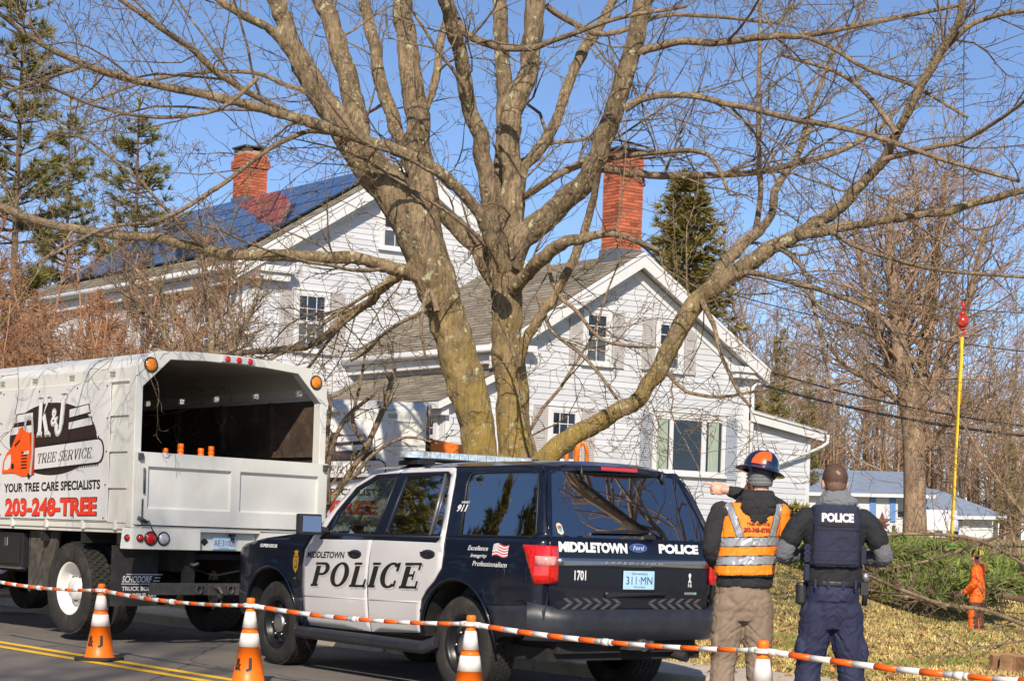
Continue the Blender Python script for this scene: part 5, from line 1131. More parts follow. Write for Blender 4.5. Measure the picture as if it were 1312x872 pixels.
def legs(mb, hips, hipz, knees, ankles, r=(.118, .085, .078), crotch=.80):
    loft(mb, [(hips, .0, crotch - .03, .15, .10), (hips, 0, crotch + .06, .178, .125), (hips, 0, hipz - .08, .182, .128), (hips, .0, hipz, .172, .118)])
    for s, kn, an in zip((-1, 1), knees, ankles): smooth_tube(mb, [(hips + s * .092, 0, crotch + .08), ((hips + s * .095 + kn[0]) / 2, kn[1] * .5, (crotch + kn[2]) / 2), kn, ((kn[0] + an[0]) / 2, (kn[1] + an[1]) / 2 - .015, (kn[2] + an[2]) / 2), an], [r[0], r[0] * .93, r[1], r[1] * .98, r[2]])
def boots(parent, ankles, m_, toe=(0, 1)):
    for an in ankles:
        mb = MB(); cap_tube(mb, [(an[0], an[1] - .02, .13), (an[0], an[1] - .03, .06)], [.055, .052]); loft(mb, [(an[0] + toe[0] * .04, an[1] + .04 * toe[1], .0, .052, .145), (an[0] + toe[0] * .04, an[1] + .04 * toe[1], .035, .052, .145), (an[0] + toe[0] * .03, an[1] + .03 * toe[1], .075, .045, .12)]); blob('boot', mb, m_, parent, .01, 3)
boot_m = mat('boot_leather', (.018, .016, .015), .5, var=.25)
# ------------------------------------------------------------------ police officer
off = thing('person', 'police officer from behind in navy vest reading POLICE, grey sleeves, hands in front', 'person', frame(2.12, 11.0, R_(-3)))
mb = MB(); q = head(mb, (-.008, .0, 1.705), R_(6), 1.0)
loft(mb, [(0, 0, .90, .11, .07), (0, 0, 1.1, .13, .085), (0, 0, 1.3, .15, .09), (0, 0, 1.44, .16, .09), (0, -.01, 1.53, .10, .07)])
kn = [(-.135, .03, .50), (.14, .02, .50)]; an = [(-.165, 0, .10), (.17, -.01, .10)]
for s, k_, a_ in zip((-1, 1), kn, an): smooth_tube(mb, [(s * .08, 0, .90), (s * .10, .01, .72), k_, a_], [.08, .075, .055, .042]); loft(mb, [(a_[0], .05, .02, .04, .11), (a_[0], .04, .07, .035, .09)])
for s in (-1, 1):
    smooth_tube(mb, [(s * .19, 0, 1.48), (s * .27, -.02, 1.36), (s * .325, -.02, 1.235), (s * .25, .12, 1.22), (s * .13, .215, 1.245)], [.045, .042, .038, .034, .028])
    hand(mb, (s * .13, .215, 1.245), (-s * .85, .25, .35), (0, -.1, 1), (s * .2, .9, -.1), (30, 32, 34, 36))
body = blob('body', mb, skin, off, .0055, 3)
eyes(q, body)
mb = MB(); c = Vector((-.008, 0, 1.705)); M_ = Matrix.Rotation(R_(6), 3, 'Z'); mb.ell(c + Vector((0, -.012, .034)), (.0835, .099, .099), 22, 0, M_); mb.ell(c + Vector((0, -.055, -.022)), (.066, .055, .055), 16, 0, M_)
hairm = mat('brown_hair', (.085, .045, .028), .7, var=.3, vscale=50, bump=.3, bscale=300, stretch=(1, 1, .35))
crop = mat('cropped_hair', (.135, .075, .05), .7, var=.25, vscale=60)
scalp = mat('scalp', (.30, .16, .10), .6, var=.2, vscale=40)
blob('hair', mb, [hairm, scalp, crop], body, .005, 3, lambda p: .0012 * noise.noise((p.x * 90, p.y * 90, p.z * 50)), lambda p, n: 2 if p.z + .010 * noise.noise((p.x * 60, p.y * 60, p.z * 30)) < 1.712 else 1 if (Vector((p.x + .0, p.z - 1.772)).length < .012 + .010 * noise.noise((p.x * 70, p.z * 70, 3)) and p.y < 0) else 0)
shirt = mat('black_shirt', (.011, .012, .016), .85, var=.25, vscale=12, bump=.15, bscale=400)
knit = mat('grey_knit', (.20, .205, .225), .95, var=.16, vscale=220, bump=.9, bscale=240)
mb = MB(); loft(mb, [(0, .0, 1.045, .186, .128), (0, 0, 1.09, .19, .13), (0, 0, 1.22, .185, .13), (0, 0, 1.38, .205, .13), (0, -.005, 1.47, .215, .118), (0, -.01, 1.525, .165, .095), (0, -.01, 1.565, .09, .08)], p=2.3)
for s in (-1, 1):
    smooth_tube(mb, [(s * .185, -.005, 1.475), (s * .235, -.015, 1.42), (s * .27, -.018, 1.365), (s * .282, -.02, 1.335)], [.072, .077, .074, .075])
blob('shirt', mb, shirt, body, .007, 3, folds(.005, 6, 9, 3.1))
for s in (-1, 1):
    mb = MB(); smooth_tube(mb, [(s * .265, -.018, 1.375), (s * .300, -.022, 1.30), (s * .326, -.025, 1.235), (s * .300, .05, 1.215), (s * .22, .15, 1.225), (s * .15, .205, 1.24)], [.060, .061, .061, .054, .046, .038]); blob('sleeve', mb, knit, body, .006, 3, folds(.005, 12, 16, s * 2.0))
mb = MB(); loft(mb, [(0, -.01, 1.535, .15, .092), (0, -.02, 1.575, .128, .096), (-.0, -.028, 1.615, .105, .092), (0, -.02, 1.655, .082, .078)]); mb.ell((.02, -.075, 1.585), (.125, .055, .048), 16)
blob('hood', mb, mat('grey_hood', (.19, .20, .22), .95, var=.12, vscale=200, bump=.6, bscale=260), body, .006, 4, folds(.007, 10, 14, 9.0))
vestm = mat('navy_vest', (.017, .021, .048), .85, var=.2, vscale=14, bump=.25, bscale=500)
vestd = mat('vest_seam', (.006, .007, .012), .8, var=.1)
mb = MB(); loft(mb, [(0, -.005, 1.155, .160, .150), (0, -.005, 1.17, .172, .158), (0, -.005, 1.35, .170, .160), (0, -.01, 1.45, .168, .150), (0, -.012, 1.545, .155, .125), (0, -.012, 1.56, .145, .112)], p=3.4)
def vp(p, n):
    z, x = p.z, p.x
    if n.y < .3:
        for zz in (1.395, 1.43, 1.262, 1.20): 
            if abs(z - zz) < .0035: return 1
        if abs(abs(x) - .150) < .004 and z < 1.43: return 1
    return 0
vest = blob('vest', mb, [vestm, vestd], body, .006, 2, folds(.0045, 6, 8, 1.0), vp)
mb = MB(); bv = None
mb = MB()
mb.box(.165, .20, -.10, .08, 1.18, 1.30); mb.build('pouch', vestm, vest, bevel=.008); mb = MB()
mb.box(-.20, -.165, -.10, .08, 1.18, 1.30)
for z in (1.19, 1.225, 1.26): mb.box(-.205, -.16, -.10, .09, z, z + .026)
mb.box(-.20, -.165, -.11, -.05, 1.06, 1.17); mb.build('pouch', vestm, vest, bevel=.008)
mb = MB(); fpl = lambda u, v, h: (u, 0, v)
drape(vest, [('POLICE', -.103, 1.448, .103, 1.507, dict(bold=.055))], 'lettering', mat('vest_white', (.72, .68, .66), .6, var=.03), .004)
mb = MB(); me = vest.data; bv = BVHTree.FromPolygons([v.co.copy() for v in me.vertices], [tuple(p.vertices) for p in me.polygons])
def onv(u, v, h): r = bv.ray_cast(Vector((u, -2, v)), Vector((0, 1, 0)))[0]; return (u, r.y - h, v)
mb.grid(lambda u, v: onv(-.115 + .23 * u, 1.418 + .022 * v, .004), 10, 2, 0); mb.grid(lambda u, v: onv(-.155 + .31 * u, 1.172 + .006 * v, .004), 10, 1, 0); mb.build('strap', vestd, vest, clean=False)
pant = mat('navy_trousers', (.016, .019, .055), .8, var=.22, vscale=5, bump=.2, bscale=350)
mb = MB(); legs(mb, 0, 1.055, kn, an, (.115, .086, .083), .775)
mb.ell((-.198, -.01, .60), (.040, .075, .095), 14); mb.ell((.205, -.015, .585), (.042, .075, .10), 14)
loft(mb, [(0, -.03, .93, .15, .115), (0, -.03, .98, .165, .12), (0, -.02, 1.03, .165, .115)])
blob('trousers', mb, pant, body, .0075, 3, folds(.0085, 5, 8, 5.0))
mb = MB(); loft(mb, [(0, -.002, 1.025, .186, .134), (0, -.002, 1.066, .186, .134)]); bl = blob('belt', mb, black_pl, body, .008, 1)
mb = MB()
for x in (-.13, -.045, .05, .13): mb.box(x - .008, x + .008, -.142, -.12, 1.015, 1.075)
mb.build('belt_loop', pant, body, bevel=.003)
mb = MB(); mb.tube([(.205, -.05, .91), (.205, -.05, 1.07)], .019, 12); mb.tube([(.205, -.05, 1.07), (.205, -.05, 1.125)], .021, 12, 1); mb.tube([(.205, -.05, 1.125), (.205, -.05, 1.14)], .016, 12); mb.box(.175, .225, -.07, -.03, .98, 1.06); mb.build('torch', [black_pl, mat('torch_silver', (.5, .5, .5), .3, .8)], body)
mb = MB(); mb.box(-.235, -.175, -.06, .05, .90, 1.05); mb.build('holster', black_pl, body, bevel=.02)
boots(body, an, boot_m)
# ------------------------------------------------------------------ tree worker in hi-vis vest
wk = thing('person', 'tree worker in orange hi-vis vest and navy hard hat, pointing left past the police suv', 'person', frame(1.59, 11.25, 0))
hx, hy, hz = .075, .045, 1.735
mb = MB(); q = head(mb, (hx, hy, hz), R_(48), 1.0)
loft(mb, [(-.02, 0, .90, .11, .07), (-.01, 0, 1.1, .13, .085), (.01, 0, 1.3, .16, .10), (.02, 0, 1.44, .17, .10), (.04, .0, 1.55, .10, .07)])
kn = [(-.135, .03, .50), (.10, .03, .51)]; an = [(-.165, 0, .10), (.125, .0, .10)]
for s, k_, a_ in zip((-1, 1), kn, an): smooth_tube(mb, [(s * .08 - .02, 0, .90), (s * .10 - .02, .01, .72), k_, a_], [.08, .075, .055, .042]); loft(mb, [(a_[0], .05, .02, .04, .11), (a_[0], .04, .07, .035, .09)])
smooth_tube(mb, [(-.19, 0, 1.50), (-.225, -.02, 1.36), (-.24, -.02, 1.23), (-.19, .12, 1.15), (-.12, .22, 1.12)], [.045, .042, .038, .034, .028])
hand(mb, (-.12, .22, 1.12), (.6, .6, -.3), (.1, .2, 1), (-.5, .8, 0), (35, 35, 38, 40))
smooth_tube(mb, [(.21, .03, 1.50), (.235, .20, 1.52), (.20, .37, 1.56), (.05, .42, 1.62), (-.105, .43, 1.658)], [.045, .042, .038, .033, .027])
hand(mb, (-.105, .43, 1.658), (-1, .05, .10), (.05, .15, 1), (-.05, -1, .1), (3, 52, 56, 58), 1.0, (.45, .95, .25))
body = blob('body', mb, skin, wk, .005, 3); eyes(q, body)
mb = MB(); mb.ell(q(0, .062, -.080), (.058, .050, .058), 14); mb.ell(q(0, .075, -.125), (.04, .035, .045), 12)
for s in (-1, 1): mb.ell(q(s * .062, .025, -.055), (.018, .035, .055), 12)
blob('beard', mb, mat('brown_beard', (.20, .075, .035), .9, var=.4, vscale=50, bump=.6, bscale=200), body, .007, 2, lambda p: .004 * noise.noise(p * 90))
jack = mat('charcoal_hoodie', (.020, .020, .023), .9, var=.25, vscale=14, bump=.3, bscale=300)
mb = MB(); loft(mb, [(-.015, .0, 1.0, .186, .135), (-.015, 0, 1.04, .192, .14), (-.01, 0, 1.2, .19, .135), (.005, 0, 1.36, .21, .135), (.015, -.005, 1.48, .222, .122), (.03, -.005, 1.54, .16, .10), (.05, -.0, 1.60, .10, .09)], p=2.3)
smooth_tube(mb, [(-.185, -.005, 1.495), (-.225, -.02, 1.39), (-.243, -.03, 1.245), (-.215, .06, 1.175), (-.15, .20, 1.13)], [.080, .074, .068, .058, .048])
smooth_tube(mb, [(.195, .02, 1.495), (.235, .20, 1.525), (.20, .37, 1.565), (.05, .42, 1.62), (-.065, .43, 1.652)], [.080, .074, .068, .056, .042])
blob('hoodie', mb, jack, body, .007, 3, folds(.0065, 6, 9, 2.2))
mb = MB(); loft(mb, [(.045, -.02, 1.56, .155, .095), (.055, -.03, 1.60, .128, .10), (.06, -.02, 1.65, .098, .09)]); mb.ell((.045, -.115, 1.535), (.125, .055, .10), 18); mb.ell((.045, -.12, 1.465), (.085, .045, .06), 14); mb.ell((.045, -.085, 1.60), (.125, .06, .05), 14)
blob('hood', mb, jack, body, .006, 4, folds(.009, 9, 11, 7.7))
orng = mat('hivis_orange', (1.0, .235, .008), .65, var=.10, vscale=5, bump=.15, bscale=300); refl = mat('reflective_grey', (.33, .34, .37), .35, .25, var=.10, vscale=9); trimk = mat('vest_piping', (.03, .02, .02), .8)
mb = MB(); loft(mb, [(-.02, -.005, 1.07, .198, .155), (-.02, -.005, 1.09, .205, .160), (-.012, -.005, 1.22, .205, .155), (.0, -.005, 1.36, .206, .152), (.012, -.008, 1.46, .205, .140), (.022, -.008, 1.53, .185, .118), (.03, -.008, 1.565, .165, .10)], p=2.5)
for s in (-1, 1): smooth_tube(mb, [(.02 + s * .19, -.01, 1.50), (.02 + s * .205, -.012, 1.38)], [.07, .05])
def vp2(p, n):
    z = p.z - .05 * (p.x + .02); x = p.x
    for a, b in ((1.275, 1.330), (1.152, 1.205)):
        if a < z < b: return 1
        if a - .007 < z < b + .007: return 2
    if z > 1.335:
        xl = -.150 + .075 * (1.56 - z) / .22; xr = .195 - .05 * (1.56 - z) / .22
        for xc in (xl, xr):
            if abs(x - xc) < .022: return 1
            if abs(x - xc) < .027: return 2
    if z < 1.082: return 2
    return 0
vest = blob('hivis_vest', mb, [orng, refl, trimk], body, .0055, 3, folds(.006, 6, 8, 4.4), vp2)
drape(vest, [('203-248-8733', -.055, 1.365, .125, 1.398, dict(bold=.06)), ('TREE SERVICE', -.035, 1.412, .12, 1.432, dict(bold=.05))], 'lettering', mat('vest_print', (.22, .02, .015), .7), .004)
khaki = mat('khaki_trousers', (.225, .165, .118), .85, var=.16, vscale=4, bump=.25, bscale=300, dirt=((.165, .125, .088), 4, .55, .25))
mb = MB(); legs(mb, -.02, 1.03, kn, an, (.113, .088, .085), .80); mb.ell((-.20, -.01, .62), (.035, .07, .09), 14)
blob('trousers', mb, khaki, body, .0075, 3, folds(.0085, 5, 8, 8.0))
boots(body, an, mat('tan_boot', (.14, .08, .04), .6, var=.25))
# full-brim hard hat, grey beanie under it
mb = MB(); mb.ell((hx, hy - .008, hz + .02), (.084, .103, .105), 20); loft(mb, [(hx, hy - .02, hz - .055, .080, .088), (hx, hy - .012, hz + .03, .086, .106)])
blob('beanie', mb, mat('grey_beanie', (.20, .20, .21), .95, var=.15, vscale=120, bump=.7, bscale=180, stretch=(1, 1, .2)), body, .006, 2, lambda p: .0025 * math.sin(p.z * 260))
hat = mat('navy_hardhat', (.010, .016, .045), .18, var=.2, vscale=4, coat=.9); hato = mat('orange_hardhat_band', (.85, .11, .012), .25, var=.1, coat=.6)
T = Matrix.Translation((hx, hy - .01, hz + .062)) @ Matrix.Rotation(R_(13), 4, 'Y') @ Matrix.Rotation(R_(-6), 4, 'X') @ Matrix.Rotation(R_(48), 4, 'Z')
mb = MB()
def dome(u, v):
    g = 2 * math.pi * u; t = v * math.pi / 2; r = math.cos(t) ** .8; rid = 1 + .03 * max(0, math.cos(g * 1 - math.pi / 2) ** 30)
    return Vector((.108 * r * math.cos(g), .127 * r * math.sin(g), .125 * math.sin(t) ** .9 * rid))
mb.grid(dome, 110, 36)
mb.grid(lambda u, v: Vector(((.108 + .045 * v) * math.cos(2 * math.pi * u), (.127 + .05 * v) * math.sin(2 * math.pi * u), -.008 * v - .014 * v * v)), 48, 4)
mb.grid(lambda u, v: Vector(((.153 - .05 * v) * math.cos(2 * math.pi * u), (.177 - .05 * v) * math.sin(2 * math.pi * u), -.024 - .004 * v)), 48, 2)
ho = mb.build('hard_hat', [hat, hato], body, clean=True)
ho.matrix_local = T
for p in ho.data.polygons:
    p.use_smooth = True
    c = p.center
    if c.z > .012 and -.112 < (c.x * .67 + c.y * .74) < -.060 and (c.x * -.74 + c.y * .67) > -.03: p.material_index = 1
mb = MB(); mb.tube([(.0, -.135, .0), (.0, -.125, -.04), (0, -.112, -.055)], .012, 8); mb.grid(lambda u, v: Vector((.095 * math.cos(math.pi + math.pi * u), .118 * math.sin(math.pi + math.pi * u), -.02 - .03 * v)), 16, 1); mb.tube([(.0, -.02, .124), (0, .09, .098)], .012, 8); mb.build('headband', black_pl, ho)
# ------------------------------------------------------------------ climber in orange by the felled branches
cx, cy = 8.80, 31.5; cz = ground_z(cx, cy) - .05
cl = thing('person', 'climber in orange jacket and yellow helmet among the felled branches', 'person', Matrix.Translation((cx, cy, cz)) @ Matrix.Rotation(R_(62), 4, 'Z') @ Matrix.Scale(1.03, 4))
mb = MB(); q = head(mb, (0, .03, 1.60), R_(10), 1.0); loft(mb, [(0, 0, .9, .15, .10), (0, 0, 1.1, .15, .10), (0, 0, 1.35, .17, .10), (0, 0, 1.45, .10, .07)])
kn = [(-.11, .03, .48), (.11, -.02, .48)]; an = [(-.12, .03, .10), (.12, -.06, .10)]
for s, k_, a_ in zip((-1, 1), kn, an): smooth_tube(mb, [(s * .09, 0, .9), k_, a_], [.09, .058, .042])
for s in (-1, 1): smooth_tube(mb, [(s * .19, 0, 1.38), (s * .25, .0, 1.15), (s * .17, .18, .98)], [.045, .038, .028]); hand(mb, (s * .17, .18, .98), (-s * .4, .8, -.3), (-s * .3, .2, .9), (s, .3, 0), (30, 30, 32, 34))
body = blob('body', mb, skin, cl, .008, 3); eyes(q, body)
hv = mat('orange_jacket', (.93, .14, .01), .65, var=.14, vscale=6); dk = mat('brown_work_trousers', (.085, .045, .032), .85, var=.25)
mb = MB(); loft(mb, [(0, 0, .82, .19, .14), (0, 0, .95, .195, .145), (0, 0, 1.15, .195, .14), (0, 0, 1.35, .20, .125), (0, 0, 1.44, .12, .09), (0, .0, 1.5, .08, .08)]); mb.ell((0, -.09, 1.42), (.11, .06, .09), 14)
for s in (-1, 1): smooth_tube(mb, [(s * .18, 0, 1.38), (s * .265, -.01, 1.15), (s * .18, .16, .99)], [.08, .075, .055])
blob('jacket', mb, hv, body, .011, 3, folds(.011, 7, 10, 6.0))
mb = MB(); legs(mb, 0, .95, kn, an, (.115, .088, .08), .76); blob('trousers', mb, [dk, hv, refl], body, .011, 3, folds(.008, 6, 9, 2.0), lambda p, n: 2 if .15 < p.z < .22 else (1 if (n.y > -.15 and p.z < .72) or p.z > .80 else 0))
boots(body, an, boot_m)
mb = MB(); T = Matrix.Translation((0, .02, 1.655)); mb.grid(lambda u, v: T @ Vector((.115 * math.cos(2 * math.pi * u) * math.cos(v * 1.57), .135 * math.sin(2 * math.pi * u) * math.cos(v * 1.57), .125 * math.sin(v * 1.57))), 24, 8); mb.grid(lambda u, v: T @ Vector((.10 * math.cos(math.pi * u) * (1 + .0 * v), .13 * math.sin(math.pi * u) + .05 * v, -.005 - .01 * v)), 12, 2)
hh = mb.build('helmet', [mat('helmet_yellow', (.75, .62, .03), .3, var=.05, coat=.5), black_pl], body)
for p in hh.data.polygons: p.material_index = 1 if (int((math.atan2(p.center.y, p.center.x) + 3.2) * 2.2) % 3 == 0) else 0
mb = MB()
for s in (-1, 1): mb.ell((s * .10, .0, 1.62), (.03, .04, .05), 12)
mb.build('ear_defender', black_pl, body)
# ================================================================== traffic cones and the bars between them
cone_or = mat('cone_orange', (.92, .17, .006), .42, var=.06, vscale=7, dirt=((.55, .10, .02), 8, .62, .2)); cone_wh = mat('cone_white', (.74, .70, .68), .35, var=.06, vscale=40, dirt=((.5, .44, .42), 9, .6, .2)); cone_blk = mat('cone_base', (.022, .02, .02), .85, var=.3, vscale=20)
def cone(label, rot, loc, group):
    t = thing('traffic_cone', label, 'cone', Matrix.Translation(loc) @ Matrix.Rotation(rot, 4, 'Z'), group)
    mb = MB(); mb.prism([(-.18, -.15), (-.15, -.18), (.15, -.18), (.18, -.15), (.18, .15), (.15, .18), (-.15, .18), (-.18, .15)], lambda u, v, h: (u, v, h), 0, .032); mb.build('base', cone_blk, t, bevel=.008)
    rr = lambda z: .135 - (.135 - .032) * (z - .03) / .61
    zs = [(.03, .013), (.045, .0), (.32, 0), (.3201, .003), (.43, .003), (.4301, 0), (.472, 0), (.4721, .003), (.605, .003), (.6051, 0), (.64, 0)]
    mb = MB(); mb.lathe([(rr(z) + o, z) for z, o in zs], n=40, mis=[0, 0, 0, 1, 0, 0, 0, 1, 0, 0]); mb.lathe([(.032, .64), (.036, .645), (.036, .66), (.030, .668), (.034, .675), (.034, .705), (.028, .715), (.02, .715), (.02, .60)], n=28)
    bd = mb.build('body', [cone_or, cone_wh], t)
    fn = lambda u, v, h: ((rr(v) + h) * math.sin(u / .115), -(rr(v) + h) * math.cos(u / .115), v)
    lettering([('K', -.185, .125, -.115, .225, dict(bold=.05)), ('&', -.075, .13, -.005, .23, dict(bold=.04)), ('J', .035, .125, .085, .235, dict(bold=.05))], fn, 'lettering', ink, bd, .002)
    return t
bar_or = mat('bar_orange', (.90, .13, .008), .4, var=.06, dirt=((.5, .3, .22), 30, .62, .2)); bar_wh = mat('bar_white', (.70, .68, .66), .4, var=.06, dirt=((.42, .38, .35), 30, .58, .2))
CP = [(-5.62, 17.78), (-3.83, 15.66), (-2.105, 13.58), (-.27, 11.86), (1.515, 9.93), (3.30, 8.0)]
labs = [None, 'orange traffic cone with two white bands beside the chip truck rear wheel', 'orange traffic cone in front of the police suv front wheel', 'orange traffic cone in front of the police suv rear wheel', 'orange traffic cone in front of the hi-vis worker and officer', None]
for i, p in enumerate(CP):
    if labs[i]: cone(labs[i], R_(-14 + (i == 2) * -6), (p[0], p[1], .004), 'cones along the yellow line')
blabs = ['striped bar running in from the left to the cone by the chip truck', 'striped bar between the chip truck wheel cone and the suv front wheel cone', 'striped bar crossing below the POLICE doors between two cones', 'striped bar crossing below the rear bumper of the suv', 'striped bar running out below the officer to the lower right']
for i in range(5):
    a, b = Vector((*CP[i], .655)), Vector((*CP[i + 1], .655)); d = (b - a).normalized()
    mb = MB(); A = a + d * .05; B = b - d * .05; L = (B - A).length; ns = 2 * round(L / .30) + 1
    pt = lambda t: A.lerp(B, t) - Vector((0, 0, .035 * 4 * t * (1 - t)))
    for k in range(ns):
        t0, t1 = k / ns, (k + 1) / ns; r = .0185 if k < ns * .5 else .0155
        mb.tube([pt(t0), pt((t0 + t1) / 2), pt(t1)], r, 12, k % 2 if i > 1 else (k + 1) % 2, caps=True)
    mb.tube([pt(.495), pt(.515)], .023, 12, 0); mb.tube([pt(.52), pt(.53)], .021, 12, 0)
    bar_ = mb.build('cone_bar', [bar_wh, bar_or], clean=False)
    tag(bar_, blabs[i], 'barrier bar', 'striped bars between the cones')
    mb = MB()
    for c, o in ((a, -.006), (b, .008)):
        mb.tube([c + Vector((.047 * math.cos(t * .5236), .047 * math.sin(t * .5236), o)) for t in range(13)], .0085, 8)
    for c, q_ in ((A, pt(.02)), (B, pt(.98))): mb.tube([c - (q_ - c) * .3, q_], .021, 10)
    mb.build('end_ring', bar_wh, bar_)
# cones carried in the truck bed behind the tailgate
TM = truck.matrix_world
cl4 = ['orange cone tip above the tailgate, leftmost of the four in the chip truck', 'tallest orange cone tip above the tailgate inside the chip truck', 'orange cone tip above the tailgate, third from left in the chip truck', 'orange cone tip above the tailgate, rightmost of the four in the chip truck']
for (y, zt), lb_ in zip(((.455, 2.035), (.26, 2.095), (.0, 2.06), (-.135, 2.09)), cl4):
    cone(lb_, rnd.uniform(0, 6), TM @ Vector((.62, y, 1.185 + 0)), 'cones in the chip truck').scale = (1, 1, (zt - 1.185) / .715)
# ================================================================== yellow lifting sling, ball and cable
D_ = 30.0
yl = mat('sling_yellow', (.80, .55, .03), .7, var=.15, vscale=12); redm = mat('hook_red', (.55, .02, .012), .35, var=.15, vscale=9, coat=.4)
t0, t1 = P(1232, 432, D_), P(1219, 694, D_)
mb = MB(); mb.tube([t0 + (t1 - t0) * (k / 14) + Vector((.003 * math.sin(k * 1.3), 0, 0)) for k in range(15)], [.070 + .004 * math.sin(k * 2.1) for k in range(15)], 8, flat=.35)
mb.tube([t0 + Vector((.02, .02, 0)), t0 + Vector((.02, .03, -1.2))], .055, 8, flat=.35)
sling = mb.build('lifting_sling', yl); tag(sling, 'yellow lifting sling hanging from the red ball over the lawn', 'sling')
hb = thing('hook_ball', 'red crane hook ball hanging above the lawn on a thin cable', 'crane hook', Matrix.Translation(P(1233, 412, D_)))
mb = MB(); mb.ell((0, 0, 0), (.118, .118, .118), 22); mb.tube([(0, 0, .10), (0, 0, .19)], .045, 10); mb.tube([(0, 0, -.10), (0, 0, -.15)], .04, 10); mb.build('ball', redm, hb)
mb = MB(); mb.tube([(0, 0, .17), (.01, 0, .28), (-.01, 0, .36)], .05, 8, flat=.5); mb.build('swivel', redm, hb)
mb = MB(); mb.tube([(0, 0, -.14), (.05, 0, -.19), (.03, 0, -.25), (-.03, 0, -.26), (-.05, 0, -.22)], .018, 8); mb.build('hook', redm, hb)
mb = MB(); mb.tube([(0, 0, .35), (-.2, .2, 9.0)], .009, 5); mb.build('cable', steel, hb)
mb = MB(); mb.tube([t1 + Vector((.0, 0, .06)), t1 + Vector((.02, 0, -.02)), t1 + Vector((-.02, 0, -.06))], .035, 8); tag(mb.build('sling_knot', mat('knot_green', (.06, .5, .06), .6)), 'bright green loop at the lower end of the yellow sling', 'rope')
# ================================================================== utility wires
wire = mat('wire_black', (.012, .012, .014), .6)
for (x0, y0), (x1, y1), r, lb_ in (((880, 462), (1330, 560), .030, 'thick lower utility wire crossing right of the farmhouse'), ((880, 440), (1330, 548), .020, 'second utility wire above the thick one beside the farmhouse'), ((860, 352), (1330, 452), .012, 'thin utility wire crossing above the woods'), ((860, 330), (1330, 402), .010, 'topmost thin utility wire over the woods')):
    a, b = P(x0, y0, 41), P(x1, y1, 36); mb = MB(); mb.tube([a.lerp(b, k / 20) - Vector((0, 0, .25 * 4 * (k / 20) * (1 - k / 20))) for k in range(21)], r, 5)
    tag(mb.build('utility_wire', wire), lb_, 'wire', 'wires beside the farmhouse')
# ================================================================== black fence, star, stump
ft = thing('fence', 'black metal fence across the lawn before the ranch house', 'fence', Matrix.Translation((12.2, 46, ground_z(12.2, 46)))); fm_ = mat('black_fence', (.014, .014, .016), .5)
def fpt(x): return Vector((x - 12.2, 0, ground_z(x, 46) - ground_z(12.2, 46)))
rails = MB(); pk = MB(); x = 8.4
while x < 17.0:
    b = fpt(x); pk.tube([b, b + Vector((0, 0, 1.28))], .012, 4, caps=False); x += .115
for h in (.12, .95, 1.2): rails.tube([fpt(8.4 + 8.6 * k / 12) + Vector((0, 0, h)) for k in range(13)], .022, 5)
rails.build('rail', fm_, ft); pk.build('picket_screen', fm_, ft, clean=False)
for k in range(5):
    b = fpt(8.4 + 2.1 * k); mb = MB(); mb.box(b.x - .04, b.x + .04, -.04, .04, b.z - .1, b.z + 1.42); mb.build('post', fm_, ft)
s_ = P(1130, 668, 87.6); mb = MB(); pts = [((.55 if k % 2 == 0 else .21) * math.sin(k * math.pi / 5), (.55 if k % 2 == 0 else .21) * math.cos(k * math.pi / 5)) for k in range(10)]
mb.add([(s_.x + a, s_.y, s_.z + b) for a, b in pts] + [(s_.x, s_.y - .1, s_.z)], [(i, (i + 1) % 10, 10) for i in range(10)]); mb.add([(s_.x + a, s_.y + .02, s_.z + b) for a, b in pts], [tuple(range(10))])
tag(mb.build('star', mat('barn_star', (.13, .05, .035), .6)), 'dark red barn star on the white ranch house wall', 'wall star')
sp = P(1296, 856, 16.2); sz = ground_z(sp.x, sp.y)
mb = MB(); rr_ = [.19 + .04 * math.sin(k * 1.7) + .03 * math.sin(k * 3.1) for k in range(24)]
for h0, h1, e0, e1 in ((-.05, .07, 1.35, 1.04), (.07, .17, 1.04, 1.0)):
    mb.add([(sp.x + rr_[k] * e * math.cos(k * .2618), sp.y + rr_[k] * e * math.sin(k * .2618), sz + h + .012 * math.sin(k * 1.3)) for h, e in ((h0, e0), (h1, e1)) for k in range(24)], [(k, (k + 1) % 24, 24 + (k + 1) % 24, 24 + k) for k in range(24)])
st = mb.build('stump', mat('stump_bark', (.22, .12, .06), .95, var=.35, vscale=9, bump=.8, bscale=30)); tag(st, 'low cut tree stump at the lower right edge of the lawn', 'stump')
mb = MB(); mb.add([(sp.x + rr_[k] * math.cos(k * .2618), sp.y + rr_[k] * math.sin(k * .2618), sz + .17 + .012 * math.sin(k * 1.3)) for k in range(24)], [tuple(range(24))]); mb.build('cut_face', mat('cut_wood', (.42, .21, .10), .85, var=.3, vscale=12), st)

q = P(1202, 690, 84.0); pc = thing('parked_car', 'white car parked in front of the ranch house, half hidden by the slope', 'car', Matrix.Translation((q.x, 84.0, ground_z(q.x, 84) - .02)) @ Matrix.Rotation(R_(78), 4, 'Z'))
mb = MB(); mb.prism([(-2.1, .35), (-2.15, .75), (-1.9, .92), (-1.0, 1.0), (-.5, 1.42), (.9, 1.45), (1.6, 1.0), (2.1, .9), (2.15, .4)], lambda u, v, h: (u, h, v), -.85, .85); cb = mb.build('body', mat('car_white', (.75, .75, .76), .25, var=.03, coat=.6), pc, bevel=.06)
mb = MB(); mb.add([(-.9, -.853, 1.0), (-.45, -.853, 1.36), (.85, -.853, 1.39), (1.4, -.853, 1.0)], [(0, 1, 2, 3)]); mb.build('window', pane, cb)
for x in (-1.3, 1.3):
    for sg in (1, -1): wheel(pc, x, sg * .78, .32, sg, .32, .2, .2, bw, 0, False, 20)
